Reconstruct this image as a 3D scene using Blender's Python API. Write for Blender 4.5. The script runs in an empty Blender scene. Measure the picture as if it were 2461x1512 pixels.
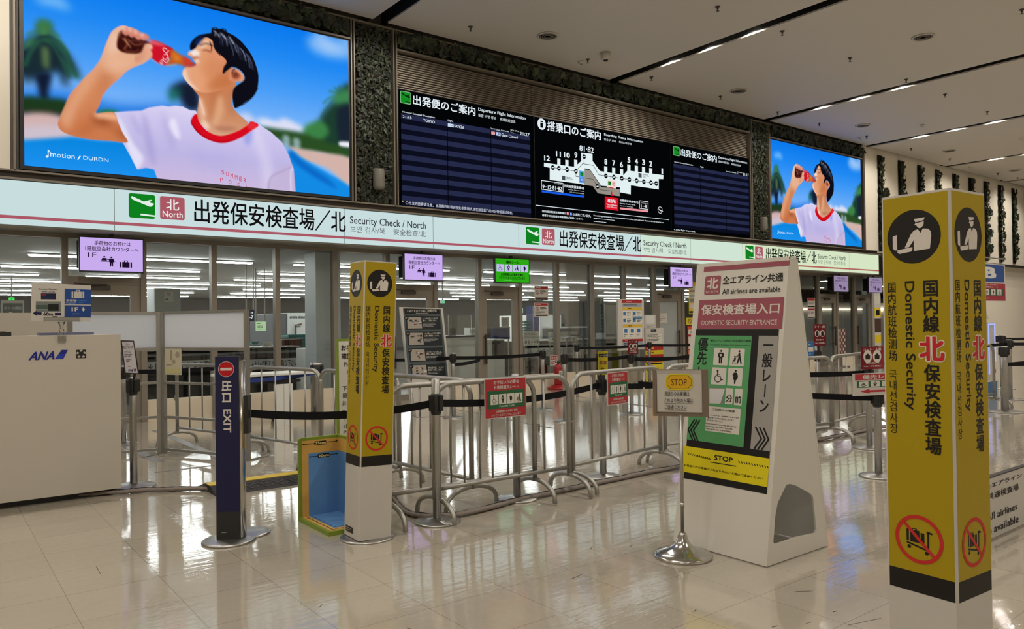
import bpy, bmesh, math, random
import numpy as np
from mathutils import Vector, Matrix
from mathutils.geometry import tessellate_polygon

# ------------------------------------------------------------------ camera, world, exposure
SC = bpy.context.scene
COL = SC.collection
IW, IH = 2461, 1512
CX, CY = IW/2, IH/2
EYE = 1.45
# vanishing points of the wall direction (X) and of its normal (Y) measured in the photograph
V1 = np.array([3620.0, 745.0]); V2 = np.array([-185.0, 795.0])
FPX = math.sqrt(-((V1[0]-CX)*(V2[0]-CX) + (V1[1]-CY)*(V2[1]-CY)))
_a = np.array([V1[0]-CX, V1[1]-CY, FPX]); _a /= np.linalg.norm(_a)
_b = np.array([V2[0]-CX, V2[1]-CY, FPX]); _b /= np.linalg.norm(_b)
_u = np.cross(_a, _b)
if _u[1] > 0: _u = -_u
_b = np.cross(_u, _a)
ROT = np.array([_a, _b, _u])            # rows: world axes in camera axes (x right, y down, z ahead)
cam = bpy.data.cameras.new('camera'); camo = bpy.data.objects.new('camera', cam)
COL.objects.link(camo)
cam.sensor_fit = 'HORIZONTAL'; cam.sensor_width = 36.0; cam.lens = FPX/IW*36.0
cam.clip_start = 0.05; cam.clip_end = 300
_R = Matrix(((ROT[0][0], -ROT[0][1], -ROT[0][2]), (ROT[1][0], -ROT[1][1], -ROT[1][2]), (ROT[2][0], -ROT[2][1], -ROT[2][2])))
camo.matrix_world = Matrix.Translation((0, 0, EYE)) @ _R.to_4x4()
SC.camera = camo
SC.view_settings.view_transform = 'Standard'; SC.view_settings.look = 'None'
SC.view_settings.exposure = 0.0; SC.view_settings.gamma = 1.0
SC.view_settings.use_curve_mapping = False
wd = bpy.data.worlds.new('world'); SC.world = wd; wd.use_nodes = True
wd.node_tree.nodes['Background'].inputs[0].default_value = (1.0, 0.93, 0.82, 1)
wd.node_tree.nodes['Background'].inputs[1].default_value = 0.02

SPOT_POWER = 165.0       # each downlight in the ceiling slots
SPOT_COL = (1.0, 0.93, 0.83)
TUBE_STRENGTH = 38.0      # linear lamps in the security hall

def ray(px, py):
    return ROT @ np.array([px-CX, py-CY, FPX])
def floor_at(px, py, z=0.0):            # photo pixel -> point on a horizontal plane
    v = ray(px, py); t = (z-EYE)/v[2]
    return Vector((v[0]*t, v[1]*t, z))
def wall_at(px, py, Y):                 # photo pixel -> point on a plane parallel to the wall
    v = ray(px, py); t = Y/v[1]
    return Vector((v[0]*t, Y, v[2]*t+EYE))
def wx(px, Y, py=900): return wall_at(px, py, Y).x

# ------------------------------------------------------------------ colours and materials
def lin(c):
    c = c/255.0
    return c/12.92 if c <= 0.04045 else ((c+0.055)/1.055)**2.4
def S(r, g, b): return (lin(r), lin(g), lin(b), 1.0)
MATS = {}
def mat(name, col=(0.5, 0.5, 0.5, 1), rough=0.5, metal=0.0, spec=0.5, **kw):
    if name in MATS: return MATS[name]
    m = bpy.data.materials.new(name); m.use_nodes = True
    p = m.node_tree.nodes['Principled BSDF']
    p.inputs['Base Color'].default_value = col
    p.inputs['Roughness'].default_value = rough
    p.inputs['Metallic'].default_value = metal
    p.inputs['Specular IOR Level'].default_value = spec
    nz = kw.get('noise')
    if nz:                               # faint unevenness so that nothing is perfectly flat
        nt = m.node_tree
        tc = nt.nodes.new('ShaderNodeTexCoord'); no = nt.nodes.new('ShaderNodeTexNoise')
        no.inputs['Scale'].default_value = nz[0]; no.inputs['Detail'].default_value = 4
        mr = nt.nodes.new('ShaderNodeMapRange')
        mr.inputs['To Min'].default_value = 1-nz[1]; mr.inputs['To Max'].default_value = 1+nz[1]
        mx = nt.nodes.new('ShaderNodeMix'); mx.data_type = 'RGBA'; mx.blend_type = 'MULTIPLY'
        mx.inputs[0].default_value = 1.0; mx.inputs[6].default_value = col
        nt.links.new(tc.outputs['Object'], no.inputs['Vector'])
        nt.links.new(no.outputs['Fac'], mr.inputs['Value'])
        nt.links.new(mr.outputs[0], mx.inputs[7])
        nt.links.new(mx.outputs[2], p.inputs['Base Color'])
    MATS[name] = m
    return m
def emis(name, col, strength, sampling='AUTO'):
    if name in MATS: return MATS[name]
    m = bpy.data.materials.new(name); m.use_nodes = True
    nt = m.node_tree; nt.nodes.clear()
    e = nt.nodes.new('ShaderNodeEmission'); o = nt.nodes.new('ShaderNodeOutputMaterial')
    e.inputs[0].default_value = col; e.inputs[1].default_value = strength
    nt.links.new(e.outputs[0], o.inputs[0])
    m.cycles.emission_sampling = sampling
    MATS[name] = m; return m
def attr_print(name, rough):
    m = bpy.data.materials.new(name); m.use_nodes = True
    nt = m.node_tree; p = nt.nodes['Principled BSDF']
    a = nt.nodes.new('ShaderNodeAttribute'); a.attribute_name = 'ink'
    nt.links.new(a.outputs['Color'], p.inputs['Base Color'])
    p.inputs['Roughness'].default_value = rough; p.inputs['Specular IOR Level'].default_value = 0.3
    MATS[name] = m; return m
def attr_glow(name, strength, sampling):
    m = bpy.data.materials.new(name); m.use_nodes = True
    nt = m.node_tree; nt.nodes.clear()
    a = nt.nodes.new('ShaderNodeAttribute'); a.attribute_name = 'ink'
    e = nt.nodes.new('ShaderNodeEmission'); o = nt.nodes.new('ShaderNodeOutputMaterial')
    e.inputs[1].default_value = strength
    nt.links.new(a.outputs['Color'], e.inputs[0]); nt.links.new(e.outputs[0], o.inputs[0])
    m.cycles.emission_sampling = sampling
    MATS[name] = m; return m
PRINT = attr_print('printed_ink', 0.5)
GLOW = attr_glow('lit_screen_ink', 1.0, 'NONE')
GLOWS = attr_glow('lit_led_picture', 1.0, 'NONE')

steel = mat('brushed_steel', (0.42, 0.41, 0.39, 1), 0.34, 1.0, noise=(30, 0.08))
galv = mat('galvanised_tube', (0.36, 0.35, 0.32, 1), 0.42, 0.85, noise=(14, 0.12))
chrome = mat('polished_steel', (0.55, 0.54, 0.52, 1), 0.16, 1.0)
alu = mat('bronze_grey_aluminium', S(128, 120, 108), 0.45, 0.25, noise=(3, 0.03))
aludark = mat('dark_bronze_metal', S(70, 64, 58), 0.45, 0.4)
white = mat('white_board', S(190, 185, 177), 0.5, noise=(5, 0.03))
cream = mat('cream_wall_panel', S(238, 230, 214), 0.55, noise=(1.3, 0.03))
beige = mat('beige_laminate', S(184, 177, 164), 0.5, noise=(2.5, 0.02))
kick = mat('black_plinth', S(22, 20, 20), 0.5)
black = mat('black_plastic', (0.012, 0.012, 0.013, 1), 0.4)
blackm = mat('black_matte', (0.006, 0.006, 0.006, 1), 0.8, spec=0.2)
beltm = mat('black_webbing', (0.008, 0.008, 0.009, 1), 0.85, spec=0.15)
rubber = mat('grey_cable_sleeve', S(118, 108, 100), 0.75, noise=(40, 0.25))
clearp = None
def glassmat(name, tint, refl):
    m = bpy.data.materials.new(name); m.use_nodes = True
    nt = m.node_tree; nt.nodes.clear()
    t = nt.nodes.new('ShaderNodeBsdfTransparent'); t.inputs[0].default_value = tint
    g = nt.nodes.new('ShaderNodeBsdfGlossy'); g.inputs['Roughness'].default_value = 0.02
    f = nt.nodes.new('ShaderNodeFresnel'); f.inputs[0].default_value = 1.5
    mm = nt.nodes.new('ShaderNodeMath'); mm.operation = 'MULTIPLY'; mm.inputs[1].default_value = refl
    x = nt.nodes.new('ShaderNodeMixShader'); o = nt.nodes.new('ShaderNodeOutputMaterial')
    nt.links.new(f.outputs[0], mm.inputs[0]); nt.links.new(mm.outputs[0], x.inputs[0])
    nt.links.new(t.outputs[0], x.inputs[1]); nt.links.new(g.outputs[0], x.inputs[2])
    nt.links.new(x.outputs[0], o.inputs[0]); MATS[name] = m; return m
glass = glassmat('window_glass', (0.92, 0.945, 0.935, 1), 0.8)
acryl = glassmat('clear_acrylic', (0.93, 0.94, 0.94, 1), 1.6)

def leafmat():
    m = bpy.data.materials.new('foliage'); m.use_nodes = True
    nt = m.node_tree; p = nt.nodes['Principled BSDF']
    oi = nt.nodes.new('ShaderNodeAttribute'); oi.attribute_name = 'ink'
    nt.links.new(oi.outputs['Color'], p.inputs['Base Color'])
    p.inputs['Roughness'].default_value = 0.55; MATS['foliage'] = m; return m
leafm = leafmat()

# ------------------------------------------------------------------ object helpers
def thing(name, label, cat, loc=(0, 0, 0), rot=0.0, group=None):
    o = bpy.data.objects.new(name, None); COL.objects.link(o)
    o.empty_display_size = 0.1
    o.location = loc; o.rotation_euler = (0, 0, rot)
    o['label'] = label; o['category'] = cat
    if group: o['group'] = group
    return o
def tag(o, label, cat, group=None):
    o['label'] = label; o['category'] = cat
    if group: o['group'] = group
    return o
def copy_tree(o, parent=None):
    c = o.copy(); COL.objects.link(c)
    if parent is not None: c.parent = parent
    for ch in list(o.children): copy_tree(ch, c)
    return c
def origin_of(o):
    v = Vector((0, 0, 0))
    while o is not None:
        v += Vector(o.location); o = o.parent
    return v

class MB:
    """collects boxes, tubes, lathes and prisms into ONE mesh"""
    def __init__(s): s.v = []; s.f = []; s.m = []; s.sm = []; s.mats = []; s.cur = 0
    def use(s, m):
        if m not in s.mats: s.mats.append(m)
        s.cur = s.mats.index(m); return s
    def face(s, idx, smooth=False):
        s.f.append(tuple(idx)); s.m.append(s.cur); s.sm.append(smooth)
    def box(s, x0, x1, y0, y1, z0, z1, bev=0.0):
        if bev > 0:
            pr = [(x0+bev, y0), (x1-bev, y0), (x1, y0+bev), (x1, y1-bev), (x1-bev, y1), (x0+bev, y1), (x0, y1-bev), (x0, y0+bev)]
            return s.prism([(a, b) for a, b in pr], z0, z1)
        b = len(s.v)
        s.v += [(x0, y0, z0), (x1, y0, z0), (x1, y1, z0), (x0, y1, z0), (x0, y0, z1), (x1, y0, z1), (x1, y1, z1), (x0, y1, z1)]
        for q in ((0, 3, 2, 1), (4, 5, 6, 7), (0, 1, 5, 4), (1, 2, 6, 5), (2, 3, 7, 6), (3, 0, 4, 7)): s.face([b+i for i in q])
        return s
    def obox(s, c, ax, ay, az, hx, hy, hz):     # oriented box
        b = len(s.v); c = Vector(c); ax = Vector(ax); ay = Vector(ay); az = Vector(az)
        for dz in (-1, 1):
            for dx, dy in ((-1, -1), (1, -1), (1, 1), (-1, 1)):
                s.v.append(tuple(c+ax*hx*dx+ay*hy*dy+az*hz*dz))
        for q in ((0, 3, 2, 1), (4, 5, 6, 7), (0, 1, 5, 4), (1, 2, 6, 5), (2, 3, 7, 6), (3, 0, 4, 7)): s.face([b+i for i in q])
        return s
    def hexa(s, p):                             # eight free corners: bottom ring, top ring
        b = len(s.v); s.v += [tuple(q) for q in p]
        for q in ((0, 3, 2, 1), (4, 5, 6, 7), (0, 1, 5, 4), (1, 2, 6, 5), (2, 3, 7, 6), (3, 0, 4, 7)): s.face([b+i for i in q])
        return s
    def prism(s, poly, z0, z1, T=None):         # polygon in xy, extruded in z, then mapped by T
        T = T or (lambda x, y, z: (x, y, z))
        b = len(s.v); n = len(poly)
        s.v += [tuple(T(x, y, z0)) for x, y in poly] + [tuple(T(x, y, z1)) for x, y in poly]
        for i in range(n):
            j = (i+1) % n; s.face((b+i, b+j, b+n+j, b+n+i))
        for t in tessellate_polygon([[Vector((x, y, 0)) for x, y in poly]]):
            s.face((b+t[2], b+t[1], b+t[0])); s.face((b+n+t[0], b+n+t[1], b+n+t[2]))
        return s
    def tube(s, pts, r, n=10, cap=True, flat=1.0):
        P = [Vector(p) for p in pts]; rings = []
        up0 = Vector((0, 0, 1))
        prev = None
        for i, p in enumerate(P):
            d = (P[min(i+1, len(P)-1)]-P[max(i-1, 0)]).normalized()
            if prev is None:
                up = up0 if abs(d.z) < 0.95 else Vector((1, 0, 0))
                a = d.cross(up).normalized()
            else:
                a = prev-d*prev.dot(d)
                a = a.normalized() if a.length > 1e-6 else d.orthogonal().normalized()
            prev = a; c = a.cross(d).normalized()
            rr = r[i] if isinstance(r, (list, tuple)) else r
            b = len(s.v)
            s.v += [tuple(p+a*rr*math.cos(2*math.pi*k/n)+c*rr*flat*math.sin(2*math.pi*k/n)) for k in range(n)]
            rings.append(b)
        for q in range(len(rings)-1):
            for k in range(n):
                k2 = (k+1) % n
                s.face((rings[q]+k, rings[q]+k2, rings[q+1]+k2, rings[q+1]+k), True)
        if cap:
            s.face([rings[0]+k for k in range(n)][::-1]); s.face([rings[-1]+k for k in range(n)])
        return s
    def cyl(s, x, y, z0, z1, r, n=16, r2=None):
        return s.lathe([(r, z0), (r2 if r2 is not None else r, z1)], x, y, n)
    def lathe(s, prof, x=0, y=0, n=24, smooth=True, T=None):
        T = T or (lambda a, b, c: (a+x, b+y, c))
        rings = []
        for r, z in prof:
            b = len(s.v); rings.append(b)
            s.v += [tuple(T(r*math.cos(2*math.pi*k/n), r*math.sin(2*math.pi*k/n), z)) for k in range(n)]
        for q in range(len(rings)-1):
            for k in range(n):
                k2 = (k+1) % n
                s.face((rings[q]+k, rings[q]+k2, rings[q+1]+k2, rings[q+1]+k), smooth)
        if prof[0][0] > 1e-5: s.face([rings[0]+k for k in range(n)][::-1])
        if prof[-1][0] > 1e-5: s.face([rings[-1]+k for k in range(n)])
        return s
    def build(s, name, m=None, parent=None, world=False, bevel=0.0):
        me = bpy.data.meshes.new(name)
        off = origin_of(parent) if (world and parent is not None) else Vector((0, 0, 0))
        vv = [(x-off.x, y-off.y, z-off.z) for x, y, z in s.v] if off.length > 0 else s.v
        me.from_pydata(vv, [], s.f)
        if s.mats:
            for q in s.mats: me.materials.append(q)
            me.polygons.foreach_set('material_index', s.m)
        else: me.materials.append(m)
        me.polygons.foreach_set('use_smooth', s.sm)
        me.validate(); me.update()
        bm = bmesh.new(); bm.from_mesh(me)
        bmesh.ops.recalc_face_normals(bm, faces=bm.faces); bm.to_mesh(me); bm.free()
        o = bpy.data.objects.new(name, me); COL.objects.link(o)
        if parent is not None: o.parent = parent
        if bevel > 0:
            bv = o.modifiers.new('bevel', 'BEVEL'); bv.width = bevel; bv.segments = 2
            bv.limit_method = 'ANGLE'; bv.angle_limit = math.radians(50)
        return o

def struct(name, mb, m, parent=None):
    o = mb.build(name, m, parent)
    if parent is None: o['kind'] = 'structure'
    return o

# ------------------------------------------------------------------ lettering
_fc = bpy.data.curves.new('lettering', 'FONT'); _fc.dimensions = '2D'; _fc.fill_mode = 'FRONT'
_fo = bpy.data.objects.new('lettering', _fc)
_glyphs = {}
def glyphs(txt, bold=0.0, res=3):        # heavier weights: the outline repeated a hair to each side
    k = (txt, round(bold, 4), res)
    if k in _glyphs: return _glyphs[k]
    if bold > 0:
        v, f = glyphs(txt, 0.0, res); n = len(v); V = []; F = []
        for i, (dx, dy) in enumerate(((-1, -0.8), (1, -0.8), (1, 0.8), (-1, 0.8))):
            V.append(v+np.array([dx*bold, dy*bold])); F += [tuple(q+i*n for q in p) for p in f]
        _glyphs[k] = (np.concatenate(V), F); return _glyphs[k]
    _fc.body = txt; _fc.offset = 0.0; _fc.resolution_u = res; _fc.size = 1.0
    if _fo.name not in COL.objects: COL.objects.link(_fo)
    bpy.context.view_layer.update()
    dg = bpy.context.evaluated_depsgraph_get()
    me = _fo.evaluated_get(dg).to_mesh()
    v = np.empty(len(me.vertices)*3); me.vertices.foreach_get('co', v); v = v.reshape(-1, 3)[:, :2].copy()
    f = [tuple(p.vertices) for p in me.polygons]
    _fo.evaluated_get(dg).to_mesh_clear()
    _glyphs[k] = (v, f); return _glyphs[k]

class Gfx:
    """flat print on a real plane: O origin, U right, V up (unit vectors); metres on the plane"""
    def __init__(s, O, U, V, eps=0.0008):
        s.O = Vector(O); s.U = Vector(U).normalized(); s.V = Vector(V).normalized(); s.N = s.U.cross(s.V)
        s.eps = eps; s.vv = []; s.ff = []; s.cc = []
        s._n = np.array(s.N); s._o = np.array(s.O)
    def uv(s, px, py):                    # photo pixel -> place on this plane
        d = ray(px, py); e = np.array([0, 0, EYE])
        t = np.dot(s._o-e, s._n)/np.dot(d, s._n); p = e+d*t-s._o
        return float(np.dot(p, np.array(s.U))), float(np.dot(p, np.array(s.V)))
    def P(s, u, v, l): return tuple(s.O+s.U*u+s.V*v+s.N*(s.eps*l))
    def poly(s, pts, col, l=1):
        b = len(s.vv); s.vv += [s.P(u, v, l) for u, v in pts]
        for t in tessellate_polygon([[Vector((u, v, 0)) for u, v in pts]]):
            a, c, d = [pts[i] for i in t]
            ar = (c[0]-a[0])*(d[1]-a[1])-(d[0]-a[0])*(c[1]-a[1])
            if ar == 0: continue
            s.ff.append(tuple(b+i for i in (t if ar > 0 else t[::-1]))); s.cc.append(col)
    def rect(s, u0, v0, u1, v1, col, l=1): s.poly([(u0, v0), (u1, v0), (u1, v1), (u0, v1)], col, l)
    def rrect(s, u0, v0, u1, v1, col, r, l=1):
        pts = []
        for cx, cy, a0 in ((u1-r, v1-r, 0), (u0+r, v1-r, 90), (u0+r, v0+r, 180), (u1-r, v0+r, 270)):
            for k in range(5):
                a = math.radians(a0+k*22.5); pts.append((cx+r*math.cos(a), cy+r*math.sin(a)))
        s.poly(pts, col, l)
    def disc(s, u, v, r, col, l=1, n=28, ry=None):
        s.poly([(u+r*math.cos(2*math.pi*k/n), v+(ry or r)*math.sin(2*math.pi*k/n)) for k in range(n)], col, l)
    def ring(s, u, v, r0, r1, col, l=1, n=36, a0=0, a1=360):
        k0 = len(s.vv)
        for k in range(n+1):
            a = math.radians(a0+(a1-a0)*k/n)
            s.vv.append(s.P(u+r0*math.cos(a), v+r0*math.sin(a), l)); s.vv.append(s.P(u+r1*math.cos(a), v+r1*math.sin(a), l))
        for k in range(n):
            q = k0+2*k; s.ff.append((q, q+1, q+3, q+2)); s.cc.append(col)
    def stroke(s, pts, w, col, l=1, close=False):
        n = len(pts)
        for i in range(n if close else n-1):
            a, b = pts[i], pts[(i+1) % n]; dx, dy = b[0]-a[0], b[1]-a[1]; L = math.hypot(dx, dy) or 1e-9
            nx, ny = -dy/L*w/2, dx/L*w/2
            s.poly([(a[0]-nx, a[1]-ny), (b[0]-nx, b[1]-ny), (b[0]+nx, b[1]+ny), (a[0]+nx, a[1]+ny)], col, l)
        for p in (pts if close else pts[1:-1]): s.disc(p[0], p[1], w/2, col, l, 8)
    def put(s, v, f, col, l):
        b = len(s.vv)
        n = len(v)//4; rep = len(v) % 4 == 0 and n > 2 and np.allclose(v[n:2*n]-v[:n], v[n]-v[0], atol=1e-7)
        s.vv += [s.P(float(p[0]), float(p[1]), l+(0.15*(i//n) if rep else 0)) for i, p in enumerate(v)]
        s.ff += [tuple(b+i for i in q) for q in f]; s.cc += [col]*len(f)
    def text(s, txt, u0, v0, u1, v1, col, bold=0.0, l=2, rot=0, res=3):   # lettering stretched to the box
        v, f = glyphs(txt, bold, res)
        if len(v) == 0: return
        v = v.copy()
        if rot == -90: v = np.stack([v[:, 1], -v[:, 0]], 1)
        if rot == 90: v = np.stack([-v[:, 1], v[:, 0]], 1)
        lo = v.min(0); hi = v.max(0); d = np.maximum(hi-lo, 1e-6)
        s.put((v-lo)/d*np.array([u1-u0, v1-v0])+np.array([u0, v0]), f, col, l)
    def textc(s, txt, uc, vb, size, col, bold=0.0, l=2, align='c', sx=1.0, res=3):   # lettering of a given size on a baseline
        v, f = glyphs(txt, bold, res)
        if len(v) == 0: return
        lo = v[:, 0].min(); hi = v[:, 0].max()
        x = (v[:, 0]-(lo+hi)/2 if align == 'c' else v[:, 0]-lo if align == 'l' else v[:, 0]-hi)*size*sx+uc
        s.put(np.stack([x, v[:, 1]*size+vb], 1), f, col, l)
    def vtext(s, txt, u0, v0, u1, v1, col, bold=0.0, l=2):      # one character below the other
        n = len(txt); h = (v1-v0)/n; w = u1-u0
        for i, ch in enumerate(txt):
            if ch == ' ': continue
            v, f = glyphs(ch, bold); v = v.copy()
            if ch in 'ー—': v = np.stack([v[:, 1]-0.38+0.5, 0.5-v[:, 0]+0.38], 1); 
            cv = v1-(i+0.5)*h
            s.put(np.stack([u0+w/2+(v[:, 0]-0.5)*w, cv+(v[:, 1]-0.38)*h], 1), f, col, l)
    # the same, with corners picked in the photograph (top left, bottom right)
    def boxpx(s, a, b):
        u0, v1 = s.uv(*a); u1, v0 = s.uv(*b); return u0, v0, u1, v1
    def rectpx(s, a, b, col, l=1): s.rect(*s.boxpx(a, b), col, l)
    def rrectpx(s, a, b, col, r, l=1): s.rrect(*s.boxpx(a, b), col, r, l)
    def textpx(s, txt, a, b, col, bold=0.0, l=2, rot=0, res=3): s.text(txt, *s.boxpx(a, b), col, bold, l, rot, res)
    def vtextpx(s, txt, a, b, col, bold=0.0, l=2): s.vtext(txt, *s.boxpx(a, b), col, bold, l)
    def polypx(s, pts, col, l=1): s.poly([s.uv(*p) for p in pts], col, l)
    def lines(s, u0, v0, u1, v1, n, col, l=2, fill=0.45, seed=1):         # lines of print too small to read
        rn = random.Random(seed); h = (v1-v0)/n
        for i in range(n):
            y = v1-(i+0.5)*h; e = u0+(u1-u0)*(rn.uniform(0.72, 1.0) if i < n-1 else rn.uniform(0.4, 0.8)); x = u0
            while x < e:
                w = h*rn.uniform(1.0, 2.6); x2 = min(e, x+w)
                s.rect(x, y-h*fill/2, x2, y+h*fill/2, col, l); x = x2+h*0.25
    def build(s, name, m, parent=None, world=True):
        off = origin_of(parent) if (world and parent is not None) else Vector((0, 0, 0))
        me = bpy.data.meshes.new(name)
        me.from_pydata([(x-off.x, y-off.y, z-off.z) for x, y, z in s.vv], [], s.ff)
        me.materials.append(m)
        at = me.color_attributes.new('ink', 'FLOAT_COLOR', 'CORNER')
        arr = []
        for q, c in zip(s.ff, s.cc): arr += list(c)*len(q)
        at.data.foreach_set('color', arr)
        me.update()
        o = bpy.data.objects.new(name, me); COL.objects.link(o)
        if parent is not None: o.parent = parent
        return o

# ------------------------------------------------------------------ pictograms (unit square, y up)
K = S(18, 16, 16); WH = S(205, 200, 190)
def pic(g, box):
    u0, v0, u1, v1 = box
    return lambda x, y: (u0+(u1-u0)*x, v0+(v1-v0)*y)
def pic_poly(g, box, pts, col, l): f = pic(g, box); g.poly([f(*p) for p in pts], col, l)
def pic_disc(g, box, x, y, r, col, l): f = pic(g, box); u, v = f(x, y); g.disc(u, v, r*abs(box[2]-box[0]), col, l, 18, r*abs(box[3]-box[1]))
def pic_stroke(g, box, pts, w, col, l): f = pic(g, box); g.stroke([f(*p) for p in pts], w*abs(box[2]-box[0]), col, l)
def p_plane(g, b, col, l):
    pic_poly(g, b, [(0.09, 0.86), (0.13, 0.88), (0.56, 0.70), (0.64, 0.72), (0.82, 0.79), (0.89, 0.78), (0.78, 0.69), (0.84, 0.66), (0.95, 0.645), (0.965, 0.62), (0.86, 0.51), (0.79, 0.50), (0.14, 0.745), (0.10, 0.80)], col, l)
    pic_poly(g, b, [(0.44, 0.12), (1.0, 0.09), (1.0, 0.155), (0.44, 0.185)], col, l)
def p_officer(g, b, col, l):
    n = lambda pts: [((x-150)/371.0, 1-(y-187)/376.0) for x, y in pts]
    for q in ([(340, 252), (416, 249), (408, 268), (352, 277)],
              [(352, 284), (409, 276), (407, 300), (395, 315), (380, 321), (366, 313), (357, 297), (343, 293)],
              [(340, 334), (368, 326), (385, 354), (402, 325), (438, 331), (455, 350), (458, 380), (447, 468), (338, 475), (338, 400), (306, 445), (275, 447), (320, 355)],
              [(193, 358), (220, 353), (221, 460), (205, 460), (190, 447), (190, 366)],
              [(222, 461), (328, 447), (328, 466), (318, 478), (235, 488), (222, 477)]):
        pic_poly(g, b, n(q), col, l)
def p_cart(g, b, kc, red, l):            # no luggage trolleys
    u0, v0, u1, v1 = b; cu, cv, r = (u0+u1)/2, (v0+v1)/2, (u1-u0)/2
    ry = (v1-v0)/2
    n = lambda pts: [(0.5+(x-350)/316.0, 0.5-(y-924)/322.0) for x, y in pts]
    for q in ([(293, 868), (354, 868), (354, 948), (293, 948)], [(268, 866), (284, 866), (284, 944), (268, 944)],
              [(361, 878), (386, 878), (386, 958), (361, 958)], [(268, 950), (420, 984), (418, 996), (268, 962)],
              [(404, 860), (418, 860), (416, 990), (404, 988)], [(400, 858), (440, 866), (436, 878), (400, 872)],
              [(306, 868), (306, 856), (338, 856), (338, 868), (333, 868), (333, 861), (311, 861), (311, 868)]):
        pic_poly(g, b, n(q), kc, l)
    for x, y in ((285, 983), (400, 1006)):
        q = n([(x, y)])[0]; pic_disc(g, b, q[0], q[1], 0.04, kc, l)
    f = pic(g, b)
    g.stroke([f(0.16, 0.84), f(0.84, 0.16)], r*0.135, red, l+1)
    k0 = len(g.vv)
    for k in range(41):
        a = 2*math.pi*k/40
        g.vv.append(g.P(cu+r*0.85*math.cos(a), cv+ry*0.85*math.sin(a), l+2)); g.vv.append(g.P(cu+r*math.cos(a), cv+ry*math.sin(a), l+2))
    for k in range(40):
        q = k0+2*k; g.ff.append((q, q+1, q+3, q+2)); g.cc.append(red)
def p_wheel(g, b, col, l):
    pic_disc(g, b, 0.38, 0.86, 0.075, col, l)
    pic_stroke(g, b, [(0.38, 0.78), (0.39, 0.5), (0.62, 0.5), (0.74, 0.24), (0.88, 0.29)], 0.065, col, l)
    pic_stroke(g, b, [(0.39, 0.64), (0.6, 0.64)], 0.055, col, l)
    pic_stroke(g, b, [(0.45+0.26*math.cos(math.radians(a)), 0.34+0.26*math.sin(math.radians(a))) for a in range(115, 346, 15)], 0.055, col, l)
def p_heart(g, b, col, l, bg):
    pic_disc(g, b, 0.5, 0.9, 0.075, col, l)
    pic_poly(g, b, [(0.34, 0.79), (0.66, 0.79), (0.73, 0.7), (0.73, 0.48), (0.65, 0.45), (0.63, 0.04), (0.525, 0.04), (0.51, 0.4), (0.49, 0.4), (0.475, 0.04), (0.37, 0.04), (0.35, 0.45), (0.27, 0.48), (0.27, 0.7)], col, l)
    pic_poly(g, b, [(0.5, 0.5), (0.39, 0.62), (0.42, 0.69), (0.5, 0.66), (0.58, 0.69), (0.61, 0.62)], bg, l+1)
def p_stroller(g, b, col, l):
    pic_disc(g, b, 0.66, 0.9, 0.075, col, l)
    pic_poly(g, b, [(0.6, 0.8), (0.73, 0.8), (0.79, 0.5), (0.93, 0.06), (0.82, 0.06), (0.71, 0.36), (0.6, 0.06), (0.49, 0.06), (0.6, 0.45)], col, l)
    pic_stroke(g, b, [(0.63, 0.73), (0.53, 0.56), (0.43, 0.56)], 0.05, col, l)
    pic_disc(g, b, 0.32, 0.53, 0.065, col, l)
    pic_poly(g, b, [(0.26, 0.46), (0.38, 0.44), (0.36, 0.28), (0.16, 0.22), (0.14, 0.28), (0.26, 0.32)], col, l)
    pic_stroke(g, b, [(0.43, 0.56), (0.36, 0.22), (0.14, 0.16)], 0.04, col, l)
    pic_disc(g, b, 0.18, 0.09, 0.045, col, l); pic_disc(g, b, 0.38, 0.09, 0.045, col, l)
def p_preg(g, b, col, l):
    pic_disc(g, b, 0.53, 0.9, 0.075, col, l)
    pic_poly(g, b, [(0.42, 0.79), (0.62, 0.79), (0.7, 0.68), (0.74, 0.5), (0.68, 0.32), (0.6, 0.3), (0.56, 0.04), (0.46, 0.04), (0.44, 0.3), (0.34, 0.33), (0.37, 0.52), (0.28, 0.62), (0.33, 0.72)], col, l)
def p_case(g, b, col, l):
    for q in ([(0.0, 0.0), (0.13, 0.0), (0.13, 0.78), (0.0, 0.78)], [(0.2, 0.0), (0.8, 0.0), (0.8, 0.78), (0.2, 0.78)], [(0.87, 0.0), (1.0, 0.0), (1.0, 0.78), (0.87, 0.78)],
              [(0.34, 0.78), (0.34, 1.0), (0.66, 1.0), (0.66, 0.78), (0.59, 0.78), (0.59, 0.92), (0.41, 0.92), (0.41, 0.78)]): pic_poly(g, b, q, col, l)
def p_counter(g, b, col, l):
    pic_disc(g, b, 0.27, 0.92, 0.07, col, l); pic_disc(g, b, 0.74, 0.88, 0.075, col, l)
    pic_poly(g, b, [(0.14, 0.8), (0.38, 0.8), (0.46, 0.55), (0.06, 0.55)], col, l)
    pic_poly(g, b, [(0.6, 0.77), (0.88, 0.77), (0.93, 0.45), (0.86, 0.42), (0.84, 0.0), (0.76, 0.0), (0.74, 0.38), (0.72, 0.0), (0.64, 0.0), (0.62, 0.42), (0.56, 0.5)], col, l)
    pic_poly(g, b, [(0.0, 0.45), (1.0, 0.45), (1.0, 0.49), (0.0, 0.49)], col, l)
    pic_stroke(g, b, [(0.38, 0.74), (0.52, 0.66), (0.62, 0.72)], 0.06, col, l)
FOURPICS = (lambda g, b, c, l, bg: p_wheel(g, b, c, l), p_heart, lambda g, b, c, l, bg: p_preg(g, b, c, l), lambda g, b, c, l, bg: p_stroller(g, b, c, l))

# ================================================================== THE SETTING
YW = 12.25        # front of the upper wall and of the lit band
YG = 12.85        # glass line
ZC = 6.87         # ceiling
SLOTS = [-4.9, 0.80, 6.49, 12.35, 18.20, 23.62, 29.22, 34.6, 40.2]

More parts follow.
